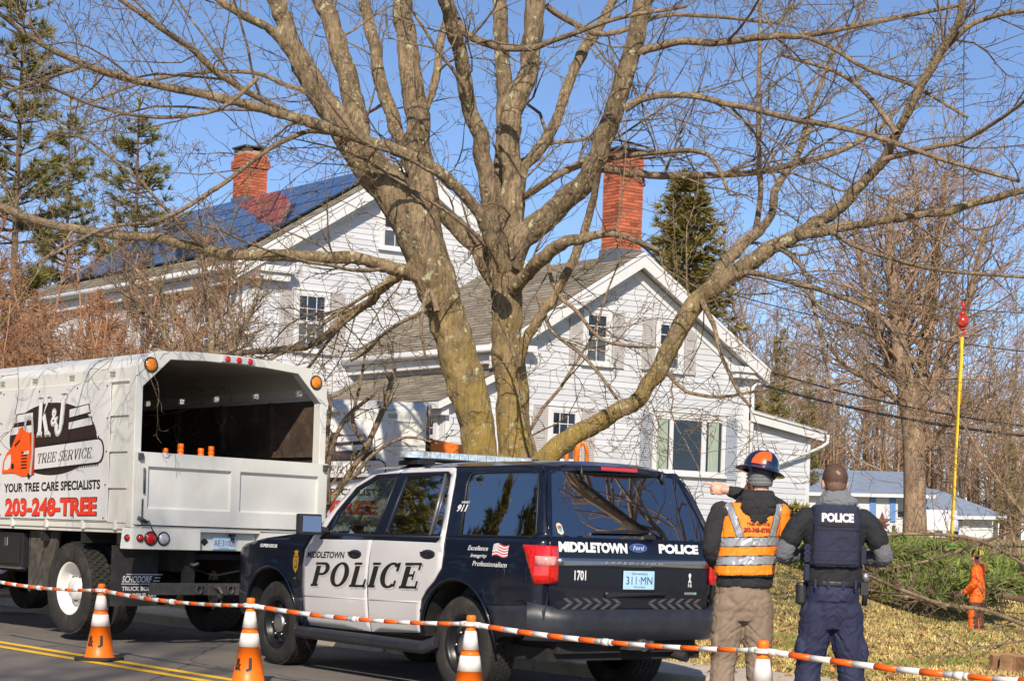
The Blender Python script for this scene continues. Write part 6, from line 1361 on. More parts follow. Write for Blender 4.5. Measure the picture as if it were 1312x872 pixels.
# ================================================================== trees and plants
tr = random.Random(21)
def barkmat(name, c0, c1, lich=None, moss=None, vs=7.0, stretch=(1, 1, .25), lt=.63):
    m = mat(name, c0, .95, var=.42, vscale=vs, bump=.9, bscale=22, stretch=stretch, dirt=(c1, vs * .45, .48, .16))
    n = m.node_tree.nodes; L = m.node_tree.links; b = n['Principled BSDF']; out = b.inputs['Base Color'].links[0].from_socket
    tc = [q for q in n if q.type == 'TEX_COORD'][0]
    def blend(out, col, scale, thr, soft, zr=None, detail=4):
        z = n.new('ShaderNodeTexNoise'); z.inputs['Scale'].default_value = scale; z.inputs['Detail'].default_value = detail; L.new(tc.outputs['Object'], z.inputs['Vector'])
        r = n.new('ShaderNodeMapRange'); r.inputs[1].default_value = thr; r.inputs[2].default_value = thr + soft; L.new(z.outputs[0], r.inputs[0]); f = r.outputs[0]
        if zr:
            sx = n.new('ShaderNodeSeparateXYZ'); L.new(tc.outputs['Object'], sx.inputs[0]); zz = n.new('ShaderNodeMapRange'); zz.inputs[1].default_value = zr[0]; zz.inputs[2].default_value = zr[1]; zz.inputs[3].default_value = 1; zz.inputs[4].default_value = .0; L.new(sx.outputs[2], zz.inputs[0])
            mu = n.new('ShaderNodeMath'); mu.operation = 'MULTIPLY'; L.new(f, mu.inputs[0]); L.new(zz.outputs[0], mu.inputs[1]); f = mu.outputs[0]
        x = n.new('ShaderNodeMix'); x.data_type = 'RGBA'; L.new(f, x.inputs[0]); L.new(out, x.inputs[6]); x.inputs[7].default_value = tuple(col) + (1,); return x.outputs[2]
    nb2 = n.new('ShaderNodeTexNoise'); nb2.inputs['Scale'].default_value = 26; nb2.inputs['Detail'].default_value = 9; nb2.inputs['Roughness'].default_value = .75
    L.new([q for q in n if q.type == 'MAPPING'][0].outputs[0], nb2.inputs['Vector']); bp2 = n.new('ShaderNodeBump'); bp2.inputs['Strength'].default_value = 1.0; bp2.inputs['Distance'].default_value = .06
    L.new(nb2.outputs[0], bp2.inputs['Height']); L.new([q for q in n if q.type == 'BUMP'][0].outputs[0], bp2.inputs['Normal']); L.new(bp2.outputs[0], b.inputs['Normal'])
    rk = n.new('ShaderNodeMapRange'); rk.inputs[1].default_value = .40; rk.inputs[2].default_value = .52; rk.inputs[3].default_value = .40; L.new(nb2.outputs[0], rk.inputs[0])
    mk = n.new('ShaderNodeMix'); mk.data_type = 'RGBA'; mk.blend_type = 'MULTIPLY'; mk.inputs[0].default_value = 1; L.new(out, mk.inputs[6]); L.new(rk.outputs[0], mk.inputs[7]); out = mk.outputs[2]
    if moss: out = blend(out, moss, 4.5, .33, .22, (1.8, 4.6), 9)
    if lich: out = blend(out, lich, 8.5, lt, .035, None, 8)
    if lich: out = blend(out, tuple(c * .8 for c in lich), 24, .62, .05, None, 6)
    L.new(out, b.inputs['Base Color']); return m
bark = barkmat('maple_bark', (.36, .26, .155), (.225, .16, .092), (.56, .55, .33), (.42, .285, .058))
twigm = barkmat('maple_twig', (.42, .30, .19), (.28, .195, .125), (.50, .48, .28), vs=5, stretch=(1, 1, 1))
def rv(s=1.0): return Vector((tr.gauss(0, s), tr.gauss(0, s), tr.gauss(0, s)))
def perp(d):
    v = rv(); v = v - d * v.dot(d); return v.normalized() if v.length > 1e-4 else Vector((1, 0, 0))
def grow(mb, p, d, L, r, lev, cfg):
    """one twiggy shoot with side shoots; cfg: rise, wander, kids per level, ratio, minimum radius"""
    n = cfg['seg'][lev]; pts = [p.copy()]; rad = [r]; d = d.normalized(); st = L / n; kids = []
    for i in range(n):
        d = (d + rv(cfg['wander'][lev]) + Vector((0, 0, cfg['rise'][lev]))).normalized(); p = p + d * st; pts.append(p.copy()); rad.append(max(cfg['rmin'], r * (1 - .78 * (i + 1) / n))); kids.append((p.copy(), d.copy()))
    mb.tube(pts, rad, 3 if r < .014 else (5 if r < .05 else 7), caps=False, smooth=True)
    if lev + 1 < len(cfg['seg']):
        k = cfg['kids'][lev] * (.6 + .8 * tr.random()); k = int(k) + (tr.random() < k % 1)
        for j in range(k):
            t = cfg['t0'][lev] + (1 - cfg['t0'][lev]) * (j + tr.random()) / max(1, k); f = min(.999, t) * n; i = int(f); q = pts[i].lerp(pts[i + 1], f - i)
            dd = kids[min(i, n - 1)][1]; an = R_(tr.uniform(*cfg['ang'][lev])); nd = dd * math.cos(an) + perp(dd) * math.sin(an)
            grow(mb, q, nd, L * cfg['ratio'][lev] * tr.uniform(.55, 1.25) * (1.15 - .55 * t), max(cfg['rmin'], rad[i] * .62), lev + 1, cfg)
def spline(pts, k=5):
    out = []
    for i in range(len(pts) - 1):
        p0, p1, p2, p3 = [Vector(q) for q in (pts[max(i - 1, 0)], pts[i], pts[i + 1], pts[min(i + 2, len(pts) - 1)])]
        for j in range(k):
            t = j / k; out.append(.5 * ((2 * p1) + (p2 - p0) * t + (2 * p0 - 5 * p1 + 4 * p2 - p3) * t * t + (3 * p1 - p0 - 3 * p2 + p3) * t ** 3))
    out.append(Vector(pts[-1])); return out
# ---- the big maple: limbs measured as (x, y, half width) at depths d0 -> d1
MD = 20.3
LIMBS = [
 ([(628, 815, 44), (624, 770, 34), (621, 690, 27), (616, 600, 23), (611, 552, 23), (605, 520, 24), (598, 495, 25), (590, 468, 25), (583, 440, 24.5), (575, 412, 24), (566, 385, 25), (556, 352, 28), (534, 300, 28), (502, 245, 25), (465, 203, 22), (435, 158, 18), (404, 112, 16), (380, 70, 13), (363, 30, 11), (353, -5, 11), (330, -90, 9), (300, -180, 6)], 0, -1.2),
 ([(470, 215, 18), (461, 175, 16), (452, 130, 14), (439, 76, 13), (424, 30, 12), (411, -5, 12), (395, -90, 9), (390, -200, 5)], -.3, .8),
 ([(556, 340, 20), (546, 280, 19), (540, 220, 17), (534, 160, 16), (526, 95, 14), (520, 45, 13), (515, -5, 13), (512, -90, 10), (520, -200, 6)], .1, .9),
 ([(545, 140, 6), (556, 112, 6), (563, 70, 5.5), (570, 30, 5), (577, -5, 5), (590, -90, 3)], .5, 1.2),
 ([(540, 240, 10), (522, 195, 9.5), (505, 156, 9), (486, 98, 8.5), (476, 45, 8), (467, -5, 8), (455, -90, 6)], .2, 1.6),
 ([(664, 815, 42), (664, 750, 34), (662, 690, 28), (661, 600, 24.5), (659, 552, 22), (656, 500, 21.5), (652, 455, 20.5), (650, 415, 19.5), (649, 387, 20), (645, 350, 21), (650, 300, 19), (655, 255, 16), (655, 215, 14), (652, 175, 14), (661, 135, 13.5), (674, 95, 13.5), (682, 45, 13), (686, -5, 12.5), (695, -100, 9), (690, -190, 6)], .35, .2),
 ([(640, 340, 14), (632, 290, 12), (626, 235, 11), (616, 185, 11), (601, 135, 10.5), (592, 85, 10), (582, 40, 10), (570, -5, 10), (555, -90, 7)], .3, -1.2),
 ([(643, 330, 12), (641, 270, 11), (644, 200, 10), (645, 128, 10), (642, 60, 10), (640, -5, 9), (632, -100, 6)], .3, 1.8),
 ([(660, 310, 11), (664, 268, 10), (666, 218, 9), (681, 203, 8), (700, 178, 7.5), (706, 169, 7), (742, 77, 7), (770, 31, 6), (788, -5, 6), (810, -90, 4)], .5, 2.2),
 ([(652, 345, 18), (668, 307, 16), (701, 277, 15.5), (742, 241, 14), (768, 200, 13.5), (788, 138, 13), (804, 87, 12.5), (819, 30, 12), (828, -5, 12), (845, -90, 10), (850, -180, 6)], .2, -1.0),
 ([(660, 372, 10), (681, 343, 9), (712, 318, 8.5), (742, 306, 7), (790, 300, 4), (845, 322, 2.5)], .1, -1.8),
 ([(665, 470, 7), (673, 438, 6.5), (690, 410, 6.5), (707, 384, 6.5), (726, 350, 6), (742, 317, 6), (755, 275, 5), (763, 241, 4.5), (770, 205, 3)], .0, -.9),
 ([(676, 640, 20), (705, 582, 15), (738, 558, 13), (785, 532, 11.5), (822, 504, 11), (847, 470, 11.5), (868, 428, 12.5), (890, 390, 13.5), (927, 358, 12), (973, 328, 10.5), (1019, 302, 9.5), (1048, 284, 8.5), (1075, 266, 8), (1105, 235, 7.2), (1132, 205, 6.8), (1150, 170, 6.3), (1168, 133, 6), (1186, 100, 5.6), (1203, 72, 5.2), (1229, 25, 4.6), (1236, -5, 4.2), (1270, -70, 3)], -.1, -2.6),
 ([(1019, 303, 8), (1060, 294, 7), (1132, 282, 6.5), (1203, 271, 6), (1265, 256, 5), (1312, 243, 4.5), (1400, 225, 3)], -1.5, -2.2),
 ([(912, 372, 12), (928, 342, 9), (945, 318, 8), (968, 297, 7), (988, 277, 6), (993, 246, 5), (1006, 222, 4.5), (1019, 205, 4), (1040, 160, 3)], -1.0, .4),
 ([(918, 372, 6), (945, 353, 4), (968, 349, 3.6), (1024, 364, 3.4), (1075, 379, 3.2), (1127, 405, 3), (1157, 440, 2.6), (1190, 500, 2)], -1.0, -3.2),
 ([(820, 70, 6), (830, 64, 5), (870, 54, 4.6), (927, 55, 4.6), (988, 46, 4.4), (1024, 46, 4), (1075, 38, 3.4), (1152, 22, 3), (1240, 5, 2)], -.9, -2.6),
 ([(1024, 46, 3), (1060, 58, 2.8), (1110, 88, 2.6), (1170, 110, 2.4), (1240, 150, 2)], -1.9, -2.2),
 ([(800, 138, 6), (822, 128, 4.6), (845, 123, 4.2), (886, 123, 4), (947, 136, 3.8), (1029, 154, 3.6), (1101, 169, 3.4), (1203, 203, 2.8), (1306, 232, 2.4)], -.9, -3.0),
 ([(768, 215, 6), (790, 219, 5), (819, 223, 5), (870, 225, 4.6), (947, 223, 4.2), (1019, 210, 3.8), (1080, 192, 3.4), (1125, 165, 3), (1152, 138, 2.6)], -.6, 1.4),
 ([(722, 220, 4), (768, 205, 3.6), (845, 195, 3.4), (896, 194, 3), (917, 210, 2.6), (935, 250, 2)], .4, -1.6),
 ([(655, 262, 5), (690, 240, 5), (722, 220, 4.5), (750, 205, 4)], .6, .4),
 ([(560, 362, 12), (522, 349, 9), (454, 331, 8), (378, 328, 8), (303, 325, 7.5), (252, 318, 7), (202, 305, 6.5), (126, 298, 6), (66, 288, 5.5), (0, 265, 5), (-70, 225, 3.5)], -.5, -3.0),
 ([(552, 362, 9), (516, 351, 7), (487, 371, 6.5), (468, 390, 6), (443, 408, 6), (423, 426, 5.5), (404, 439, 5), (377, 446, 4.5), (340, 450, 4), (268, 453, 3), (200, 456, 2.2)], -.4, 2.6),
 ([(648, 350, 10), (628, 303, 8.5), (616, 278, 8), (590, 243, 8), (565, 222, 8), (525, 201, 7.5), (454, 177, 7), (363, 146, 6.5), (282, 126, 6), (192, 108, 5), (106, 81, 4.4), (50, 55, 3.6), (0, 18, 3), (-60, -20, 2)], -.5, -3.4),
 ([(640, 372, 10), (612, 325, 9), (590, 300, 9), (565, 272, 8.5), (540, 250, 8), (520, 228, 7)], .3, .9),
 ([(436, 175, 6), (419, 161, 5), (373, 146, 4.6), (323, 121, 4.4), (282, 96, 4.2), (242, 60, 4), (202, 33, 3.8), (156, 0, 3.4), (110, -40, 2.4)], -.8, -2.6),
 ([(392, 92, 7), (353, 43, 6), (313, 20, 5.6), (282, 0, 5), (240, -40, 3)], -.8, -1.2),
 ([(448, 180, 4), (429, 171, 3.4), (394, 169, 3.2), (348, 189, 3), (303, 222, 3), (252, 257, 3), (202, 283, 2.8), (136, 292, 2.4), (60, 330, 1.8)], -.9, -4.2),
 ([(192, 108, 3), (150, 95, 2.8), (111, 86, 2.6), (95, 89, 2.6), (50, 103, 2.4), (0, 122, 2)], -2.6, -1.6),
 ([(400, 118, 4), (368, 110, 3), (330, 94, 2.8), (277, 92, 2.6), (217, 98, 2.4), (165, 112, 2), (90, 140, 1.6)], -.9, -.2),
 ([(330, 100, 3), (280, 140, 2.6), (200, 150, 2.4), (120, 135, 2), (40, 100, 1.6)], -2.4, -3.8),
 ([(575, 0, 5), (600, 45, 5), (640, 60, 4.4), (680, 62, 4), (720, 48, 3.6), (800, 22, 3), (880, 8, 2.4)], -.6, -1.8),
 ([(700, 8, 4), (735, 30, 4), (780, 44, 3.6), (850, 20, 3), (920, 22, 2.6), (1000, 30, 2)], .6, 2.2),
 ([(968, 300, 4), (975, 240, 3.4), (972, 180, 3), (972, 110, 2.6), (974, 40, 2.4), (973, -10, 2)], -.4, 1.0),
 ([(1019, 208, 3.4), (1035, 150, 3), (1050, 110, 2.6), (1066, 72, 2.2), (1100, 20, 1.8)], .6, 1.8),
 ([(1132, 205, 4), (1190, 190, 3.4), (1240, 178, 3), (1312, 130, 2.4)], -2.0, -3.4),
 ([(1150, 172, 4), (1110, 120, 3), (1070, 92, 2.6), (1000, 70, 2)], -2.1, -.8),
 ([(1203, 72, 4), (1235, 38, 3.6), (1270, 22, 3.2), (1312, 14, 3), (1380, 5, 2)], -2.3, -3.0),
 ([(1050, 284, 4), (1090, 312, 3.2), (1140, 330, 3), (1200, 345, 2.6), (1312, 355, 2)], -1.5, -3.6),
 ([(1000, 318, 4), (1030, 345, 3), (1045, 400, 2.6), (1060, 470, 2.2), (1072, 540, 1.6)], -1.3, -2.4),
 ([(850, 470, 3.4), (868, 492, 2.6), (885, 503, 2.4), (925, 508, 2.2), (975, 500, 1.6)], -.6, -1.4),
 ([(900, 385, 4), (915, 420, 3), (925, 455, 2.6), (945, 500, 2.4), (962, 520, 1.8)], -1.0, -1.8),
 ([(700, 330, 3), (712, 372, 2.6), (740, 400, 2.4), (760, 425, 2.2), (785, 440, 2), (840, 445, 1.4)], .0, -1.4),
 ([(690, 380, 3), (705, 420, 2.6), (740, 450, 2.4), (765, 475, 2.2), (790, 510, 1.8)], -.2, -.8),
 ([(560, 400, 4), (548, 372, 3), (540, 420, 2.2), (545, 455, 1.6)], -.9, -1.1),
 ([(480, 378, 3), (455, 402, 2.6), (430, 425, 2.4), (395, 470, 2), (372, 490, 1.6)], -1.0, 1.2),
 ([(555, 395, 3), (500, 420, 2.4), (470, 450, 2.2), (450, 462, 1.6)], -.7, .4),
]
maple = thing('maple_tree', 'big bare maple with two mossy trunks and wide spreading limbs', 'tree', Matrix.Translation(P(640, 809, MD)))
mo = maple.matrix_world.translation.copy(); big = MB(); small = MB(); spawn = []
for li, (pts, a, b) in enumerate(LIMBS):
    m = len(pts); ln = [0]
    for p_, q_ in zip(pts[:-1], pts[1:]): ln.append(ln[-1] + math.hypot(q_[0] - p_[0], q_[1] - p_[1]))
    w3 = []; rad = []
    for i, (x, y, hw) in enumerate(pts):
        t = ln[i] / ln[-1]; d = MD + a + (b - a) * t + (.35 * math.sin(t * 5 + li) * t if li not in (0, 5) else 0)
        w3.append(P(x, y, d) - mo); rad.append(hw / FP * d)
    sp_ = spline(w3, 5); rs = [rad[min(int(k / 5), m - 1)] + (rad[min(int(k / 5) + 1, m - 1)] - rad[min(int(k / 5), m - 1)]) * (k % 5) / 5 for k in range(len(sp_))]
    wob = [Vector((noise.noise((k * .35, li * 3.1, 0)), noise.noise((k * .35, li * 3.1, 9)), noise.noise((k * .35, li * 3.1, 5)))) * min(.05, r_ * .5) for k, r_ in enumerate(rs)]
    sp_ = [s_ + w_ for s_, w_ in zip(sp_, wob)]
    cut = next((k for k in range(len(rs)) if rs[k] < .052), len(rs))
    if cut > 2: big.tube(sp_[:cut + 1], rs[:cut + 1], 14); big.ell(sp_[min(cut, len(sp_) - 1)], (rs[min(cut, len(rs) - 1)],) * 3, 10)
    if cut < len(rs) - 1: small.tube(sp_[max(0, cut - 1):], rs[max(0, cut - 1):], 8, caps=False)
    for k in range(len(sp_) - 1):
        seg = (sp_[k + 1] - sp_[k]); L = seg.length; rr = rs[k]
        dens = 3.0 if rr < .05 else (2.1 if rr < .1 else .75)
        if li in (0, 5, 12) and pts[min(k // 5, m - 1)][1] > 420: dens *= .18
        c = L * dens; c = int(c) + (tr.random() < c % 1)
        for _ in range(c): spawn.append((sp_[k].lerp(sp_[k + 1], tr.random()), seg.normalized(), rr))
    spawn.append((sp_[-1], (sp_[-1] - sp_[-2]).normalized(), rs[-1] * 1.5))
trunk = blob('trunk', big, bark, maple, .021, 2, lambda p: .010 * noise.noise((p.x * 9, p.y * 9, p.z * 2.2)) + .011 * noise.noise((p.x * 22, p.y * 22, p.z * 5)) - .010 * max(0, 1 - 7 * abs(noise.noise((p.x * 13, p.y * 13, p.z * 2.4)))) + .012 * noise.noise(p * 2.6))
cfgm = dict(seg=(7, 5, 3), wander=(.17, .22, .28), rise=(.015, .03, .06), kids=(6.2, 3.2), t0=(.10, .15), ang=((28, 65), (28, 62)), ratio=(.42, .42), rmin=.0034)
cfgl2 = dict(seg=(11, 6, 4, 3), wander=(.13, .2, .24, .28), rise=(.0, .02, .04, .05), kids=(6.5, 4, 2.4), t0=(.2, .12, .15), ang=((28, 60), (28, 62), (30, 60)), ratio=(.40, .44, .42), rmin=.0034)
for p, d, r in spawn:
    an = R_(tr.uniform(35, 80)); nd = (d * math.cos(an) + perp(d) * math.sin(an) + Vector((0, -.05, .12 * tr.random()))).normalized()
    if tr.random() < .17 and r > .02: grow(small, p, (nd + d * .8).normalized(), tr.uniform(2.0, 3.9), max(.010, min(.026, r * .42)), 0, cfgl2)
    else: grow(small, p, nd, tr.uniform(.6, 2.0) * (1.0 if r < .1 else .9), max(.0055, min(.016, r * .36)) * tr.uniform(.7, 1.1), 0, cfgm)
small.build('crown', twigm, maple, clean=False)
print('maple verts', len(small.v), len(trunk.data.vertices))
# ---- bare tree kinds
def bare_kind(h, r, cfg, nst=1, lean=.12, branch0=.25, kid=18, blen=.42, bang=(25, 60), spread=.25):
    t = MB(); c = MB()
    for s in range(nst):
        p = Vector((tr.gauss(0, .12) * (nst > 1), tr.gauss(0, .12) * (nst > 1), -.3)); d = Vector((tr.gauss(0, spread if nst > 1 else lean * .5), tr.gauss(0, spread if nst > 1 else lean * .5), 1)).normalized(); n = 12; pts = [p.copy()]; rad = [r * 1.25]; hh = h * tr.uniform(.75, 1.05) if nst > 1 else h; ds = []
        for i in range(n):
            d = (d + rv(.07) + Vector((0, 0, .05))).normalized(); p = p + d * hh / n; pts.append(p.copy()); rad.append(max(.012, r * (1 - .93 * (i + 1) / n))); ds.append(d.copy())
        t.tube(pts, rad, 9, caps=False)
        for j in range(kid):
            f = (branch0 + (1 - branch0) * (j + tr.random()) / kid) * n; i = min(n - 1, int(f)); q = pts[i].lerp(pts[i + 1], f - i); an = R_(tr.uniform(*bang)); dd = ds[i]
            grow(c, q, dd * math.cos(an) + perp(dd) * math.sin(an), hh * blen * (1.2 - .85 * f / n) * tr.uniform(.6, 1.1), rad[i] * .45, 0, cfg)
    return t, c
def kind_meshes(tc, name, tm, cm): return tc[0].mesh(name + '_trunk', tm), tc[1].mesh(name + '_crown', cm)
def plant(name, meshes, label, cat, loc, rot, sc, group=None, parts=('trunk', 'crown')):
    t = thing(name, label, cat, Matrix.Translation(loc) @ Matrix.Rotation(rot, 4, 'Z') @ Matrix.Diagonal((sc[0], sc[0], sc[1], 1)), group)
    for nm, me in zip(parts, meshes): mesh_obj(nm, me, t)
    return t
wbark = barkmat('wood_bark', (.22, .15, .10), (.14, .095, .065), vs=5); wtwig = mat('wood_twig', (.33, .22, .145), .95, var=.25, vscale=.5); rtwig = mat('red_twig', (.35, .185, .10), .95, var=.3, vscale=.8); gtwig = mat('grey_twig', (.28, .20, .14), .95, var=.25, vscale=.6)
cfgb = dict(seg=(6, 4, 3), wander=(.15, .2, .25), rise=(.06, .06, .05), kids=(6.5, 4.2), t0=(.12, .1), ang=((25, 55), (25, 60)), ratio=(.42, .42), rmin=.010)
kA = kind_meshes(bare_kind(15, .13, cfgb, 1, kid=30), 'woodA', wbark, wtwig)
kB = kind_meshes(bare_kind(15, .115, cfgb, 1, branch0=.3, kid=26, blen=.34, bang=(18, 45)), 'woodB', wbark, wtwig)
kC = kind_meshes(bare_kind(14, .09, cfgb, 3, kid=13, branch0=.3, spread=.16), 'woodC', wbark, gtwig)
wl_ = 'tall bare brown tree in the woods behind the lawn and ranch house'
spots = [(918, 74), (950, 96), (968, 66), (992, 84), (1020, 112), (1040, 98), (1066, 120), (1090, 104), (1112, 116), (1140, 103), (1208, 112), (1230, 99), (1254, 118), (1276, 92), (1300, 106), (1318, 70), (1345, 84), (880, 112), (850, 118), (700, 115), (725, 122)]
for i, (px, d) in enumerate(spots):
    q = P(px, 690, d); k = (kA, kB, kC)[i % 3]; hgt = tr.uniform(.8, 1.15) * (.74 + (d - 66) / 125)
    plant('bare_tree', k, wl_, 'tree', (q.x, d, ground_z(q.x, d) - .2), tr.uniform(0, 6.3), (tr.uniform(.9, 1.2), hgt), 'bare trees in the woods')
for i, (px, d) in enumerate(((-25, 62), (22, 58), (60, 70), (98, 64), (140, 74), (180, 60), (225, 80))):
    q = P(px, 690, d); plant('bare_tree', (kB, kA, kC)[i % 3], 'tall bare tree behind the reddish brush and farmhouse at the left', 'tree', (q.x, d, 1.2), tr.uniform(0, 6.3), (1, tr.uniform(.8, 1.0)), 'bare trees at the left')
# the large pale-barked tree in front of the ranch house
cfgl = dict(seg=(8, 6, 4), wander=(.12, .18, .22), rise=(.05, .04, .04), kids=(6, 4.0), t0=(.15, .1), ang=((22, 50), (25, 60)), ratio=(.42, .42), rmin=.008)
q = P(1172, 690, 46); lt = thing('bare_tree', 'large pale-barked bare tree standing before the ranch house with its trunk forking upward', 'tree', Matrix.Translation((q.x, 46, ground_z(q.x, 46) - .1)))
lo_ = lt.matrix_world.translation.copy(); t = MB(); c = MB()
def lw(x, y, d=46): return P(x, y, d) - lo_
stems = [([(1172, 705, 17), (1172, 640, 14), (1170, 560, 13.5), (1162, 500, 12), (1152, 440, 10), (1146, 380, 8), (1140, 320, 6), (1142, 250, 4)], -1), ([(1170, 560, 11), (1180, 490, 9), (1190, 420, 7.5), (1196, 350, 6), (1205, 280, 4), (1212, 220, 3)], 1), ([(1164, 510, 8), (1140, 460, 7), (1118, 410, 5.5), (1104, 350, 4), (1095, 290, 3)], .6), ([(1176, 520, 7), (1204, 470, 6), (1232, 410, 5), (1250, 350, 4), (1262, 290, 2.6)], -.8), ([(1150, 430, 6), (1165, 370, 5), (1172, 310, 4), (1176, 240, 2.6)], 1.2), ([(1178, 585, 6), (1210, 545, 4.5), (1240, 520, 3.5), (1275, 505, 2.2)], -1.5), ([(1162, 520, 5), (1120, 490, 4), (1085, 470, 3), (1060, 440, 2)], -1.5)]
for pts, dd in stems:
    m = len(pts); w3 = [lw(x, y, 46 + dd * i / m) for i, (x, y, r) in enumerate(pts)]; rad = [r / FP * 46 for _, _, r in pts]; s_ = spline(w3, 4); rs = [rad[min(k // 4, m - 1)] + (rad[min(k // 4 + 1, m - 1)] - rad[min(k // 4, m - 1)]) * (k % 4) / 4 for k in range(len(s_))]
    t.tube(s_, rs, 10, caps=False)
    for k in range(3 if pts[0][1] > 650 else 1, len(s_) - 1):
        if rs[k] > .24: continue
        for _ in range(3): d_ = (s_[k + 1] - s_[k]).normalized(); an = R_(tr.uniform(30, 70)); grow(c, s_[k], d_ * math.cos(an) + perp(d_) * math.sin(an), tr.uniform(1.2, 3.6), max(.02, rs[k] * .25), 0, cfgl)
t.build('trunk', barkmat('pale_bark', (.42, .29, .19), (.28, .19, .125), vs=6), lt, clean=False); c.build('crown', wtwig, lt, clean=False)
# far woods: one mass of stems and twigs that nobody could count
fw = MB()
for i in range(520):
    d = tr.uniform(112, 150); px = tr.uniform(560, 1420) if i % 5 else tr.uniform(-120, 420); q = P(px, 690, d); zb = ground_z(q.x, d); h = tr.uniform(6, 13.5); b = Vector((q.x, d, zb - .5)); p2 = b + Vector((tr.gauss(0, .4), 0, h)); fw.tube([b, b.lerp(p2, .5) + rv(.15), p2], [.13, .09, .03], 4, caps=False)
    for j in range(16):
        f = tr.uniform(.2, 1); s0 = b.lerp(p2, f); dv = Vector((tr.gauss(0, 1), tr.gauss(0, 1), tr.uniform(.3, 1.4))).normalized(); L = tr.uniform(1, 3.2) * (1.2 - .6 * f); e = s0 + dv * L; fw.tube([s0, e], [.045, .018], 3, caps=False)
        for _ in range(3): g = s0.lerp(e, tr.uniform(.3, 1)); fw.tube([g, g + (dv + rv(.6)).normalized() * tr.uniform(.5, 1.3)], [.022, .016], 3, caps=False)
tag(fw.build('woods', wtwig, clean=False), 'far bare woods along the skyline behind everything', 'woods', kind='stuff')
# ---- evergreens
needle = mat('pine_needle', (.19, .175, .040), .8, var=.35, vscale=1.6, tint=.45); needle2 = mat('cedar_green', (.22, .185, .040), .85, var=.3, vscale=1.2, tint=.5)
def spray(mb, p, d, L, n, w=.02, sp=.55, drop=0):
    for _ in range(n):
        v = (d + rv(sp)).normalized(); v.z -= drop; s = perp(v) * w; e = p + v * L * tr.uniform(.6, 1.15); mb.add([tuple(p - s), tuple(p + s), tuple(e)], [(0, 1, 2)], 0, tr.random())
def conifer(h, rad, whorls, per, loose=.3, up=.15, L=.5, n=7, r0=.16, base=.12, w=.05, shape=1.0):
    t = MB(); c = MB(); t.tube([(0, 0, -.3), (.05, 0, h * .5), (0, .03, h)], [r0, r0 * .6, .02], 8, caps=False)
    for k in range(whorls):
        f = base + (1 - base) * (k + tr.random() * .6) / whorls; z = h * f; R = rad * ((1 - f) ** shape) * tr.uniform(.65, 1.15) + .15
        if tr.random() < loose * .35: continue
        for j in range(per):
            if tr.random() < loose * .5: continue
            g = tr.uniform(0, 6.283); d = Vector((math.cos(g), math.sin(g), up + tr.gauss(0, .12))).normalized(); p0 = Vector((0, 0, z)); e = p0 + d * R * tr.uniform(.7, 1.1); t.tube([p0, p0.lerp(e, .5) - Vector((0, 0, .04 * R)), e], [.035, .022, .010], 4, caps=False)
            m = max(3, int(R / .16))
            for i in range(m):
                fr = (i + .5 + tr.random() * .5) / m
                if fr < loose * .6: continue
                q = p0.lerp(e, fr) + rv(.06); side = d.cross(Vector((0, 0, 1))) * tr.choice((-1, 1)) * tr.uniform(.2, 1); spray(c, q, (d + side + Vector((0, 0, .12))).normalized(), L * tr.uniform(.6, 1.1), n, w, .45)
    spray(c, Vector((0, 0, h - .3)), Vector((0, 0, 1)), .7, 14, .04, .3)
    return t, c
kP = kind_meshes(conifer(15, 2.9, 54, 7, .62, .28, .42, 26, .15, .18, .016, .62), 'pine', wbark, needle)
kE = kind_meshes(conifer(9, 2.1, 60, 9, .30, .30, .30, 20, .13, .06, .022, .8), 'cedar', wbark, needle2)
def conif(k, px, ybase, d, ytop, kh, wide, lab, grp=None, name='pine_tree'):
    q = P(px, ybase, d); zt = P(px, ytop, d).z; zb = ground_z(q.x, d); s = (zt - zb) / kh; plant(name, k, lab, 'tree', (q.x, d, zb), tr.uniform(0, 6.3), (s * wide, s), grp)
conif(kP, 8, 690, 48, -40, 15, .95, 'tallest pine at the upper left corner, cut off by the picture top'); conif(kP, 72, 690, 56, 122, 15, .8, 'slim pine between the tallest pine and the round-topped one at the left')
conif(kP, 160, 690, 50, 128, 15, 1.05, 'broad pine at the left behind the reddish brush, nearest the solar panels')
conif(kE, 868, 690, 62, 226, 9, 1.35, 'dense evergreen rising behind the farmhouse roof right of the tall chimney', name='cedar_tree')
conif(kP, 992, 690, 58, 408, 15, .6, 'small dark evergreen among bare trees right of the farmhouse eave'); conif(kP, 1290, 690, 62, 560, 15, .9, 'low evergreen at the right edge beside the ranch house garage'); conif(kP, 1030, 690, 74, 470, 15, .7, 'distant evergreen in the bare woods above the lean-to roof')
# ---- reddish brush and saplings at the left
cfgr = dict(seg=(7, 5, 4), wander=(.14, .18, .2), rise=(.03, -.03, -.10), kids=(12, 8), t0=(.12, .1), ang=((20, 50), (25, 65)), ratio=(.45, .5), rmin=.0048)
kR = kind_meshes(bare_kind(5.6, .032, cfgr, 8, kid=11, branch0=.12, blen=.34, spread=.30), 'brush', rtwig, rtwig)
kR2 = kind_meshes(bare_kind(5.2, .030, cfgr, 8, kid=10, branch0=.1, blen=.36, spread=.36), 'brush2', rtwig, rtwig)
bl_ = ['reddish twiggy shrub at the far left edge behind the chip truck', 'reddish twiggy shrub above the phone number banner of the chip truck', 'tall reddish shrub hiding the far end of the farmhouse', 'low reddish shrub just above the front part of the chip truck roof', 'reddish shrub standing before the farmhouse side windows', 'reddish shrub at the left below the pines, behind the other shrubs', 'reddish shrub between the pines and the solar panels']
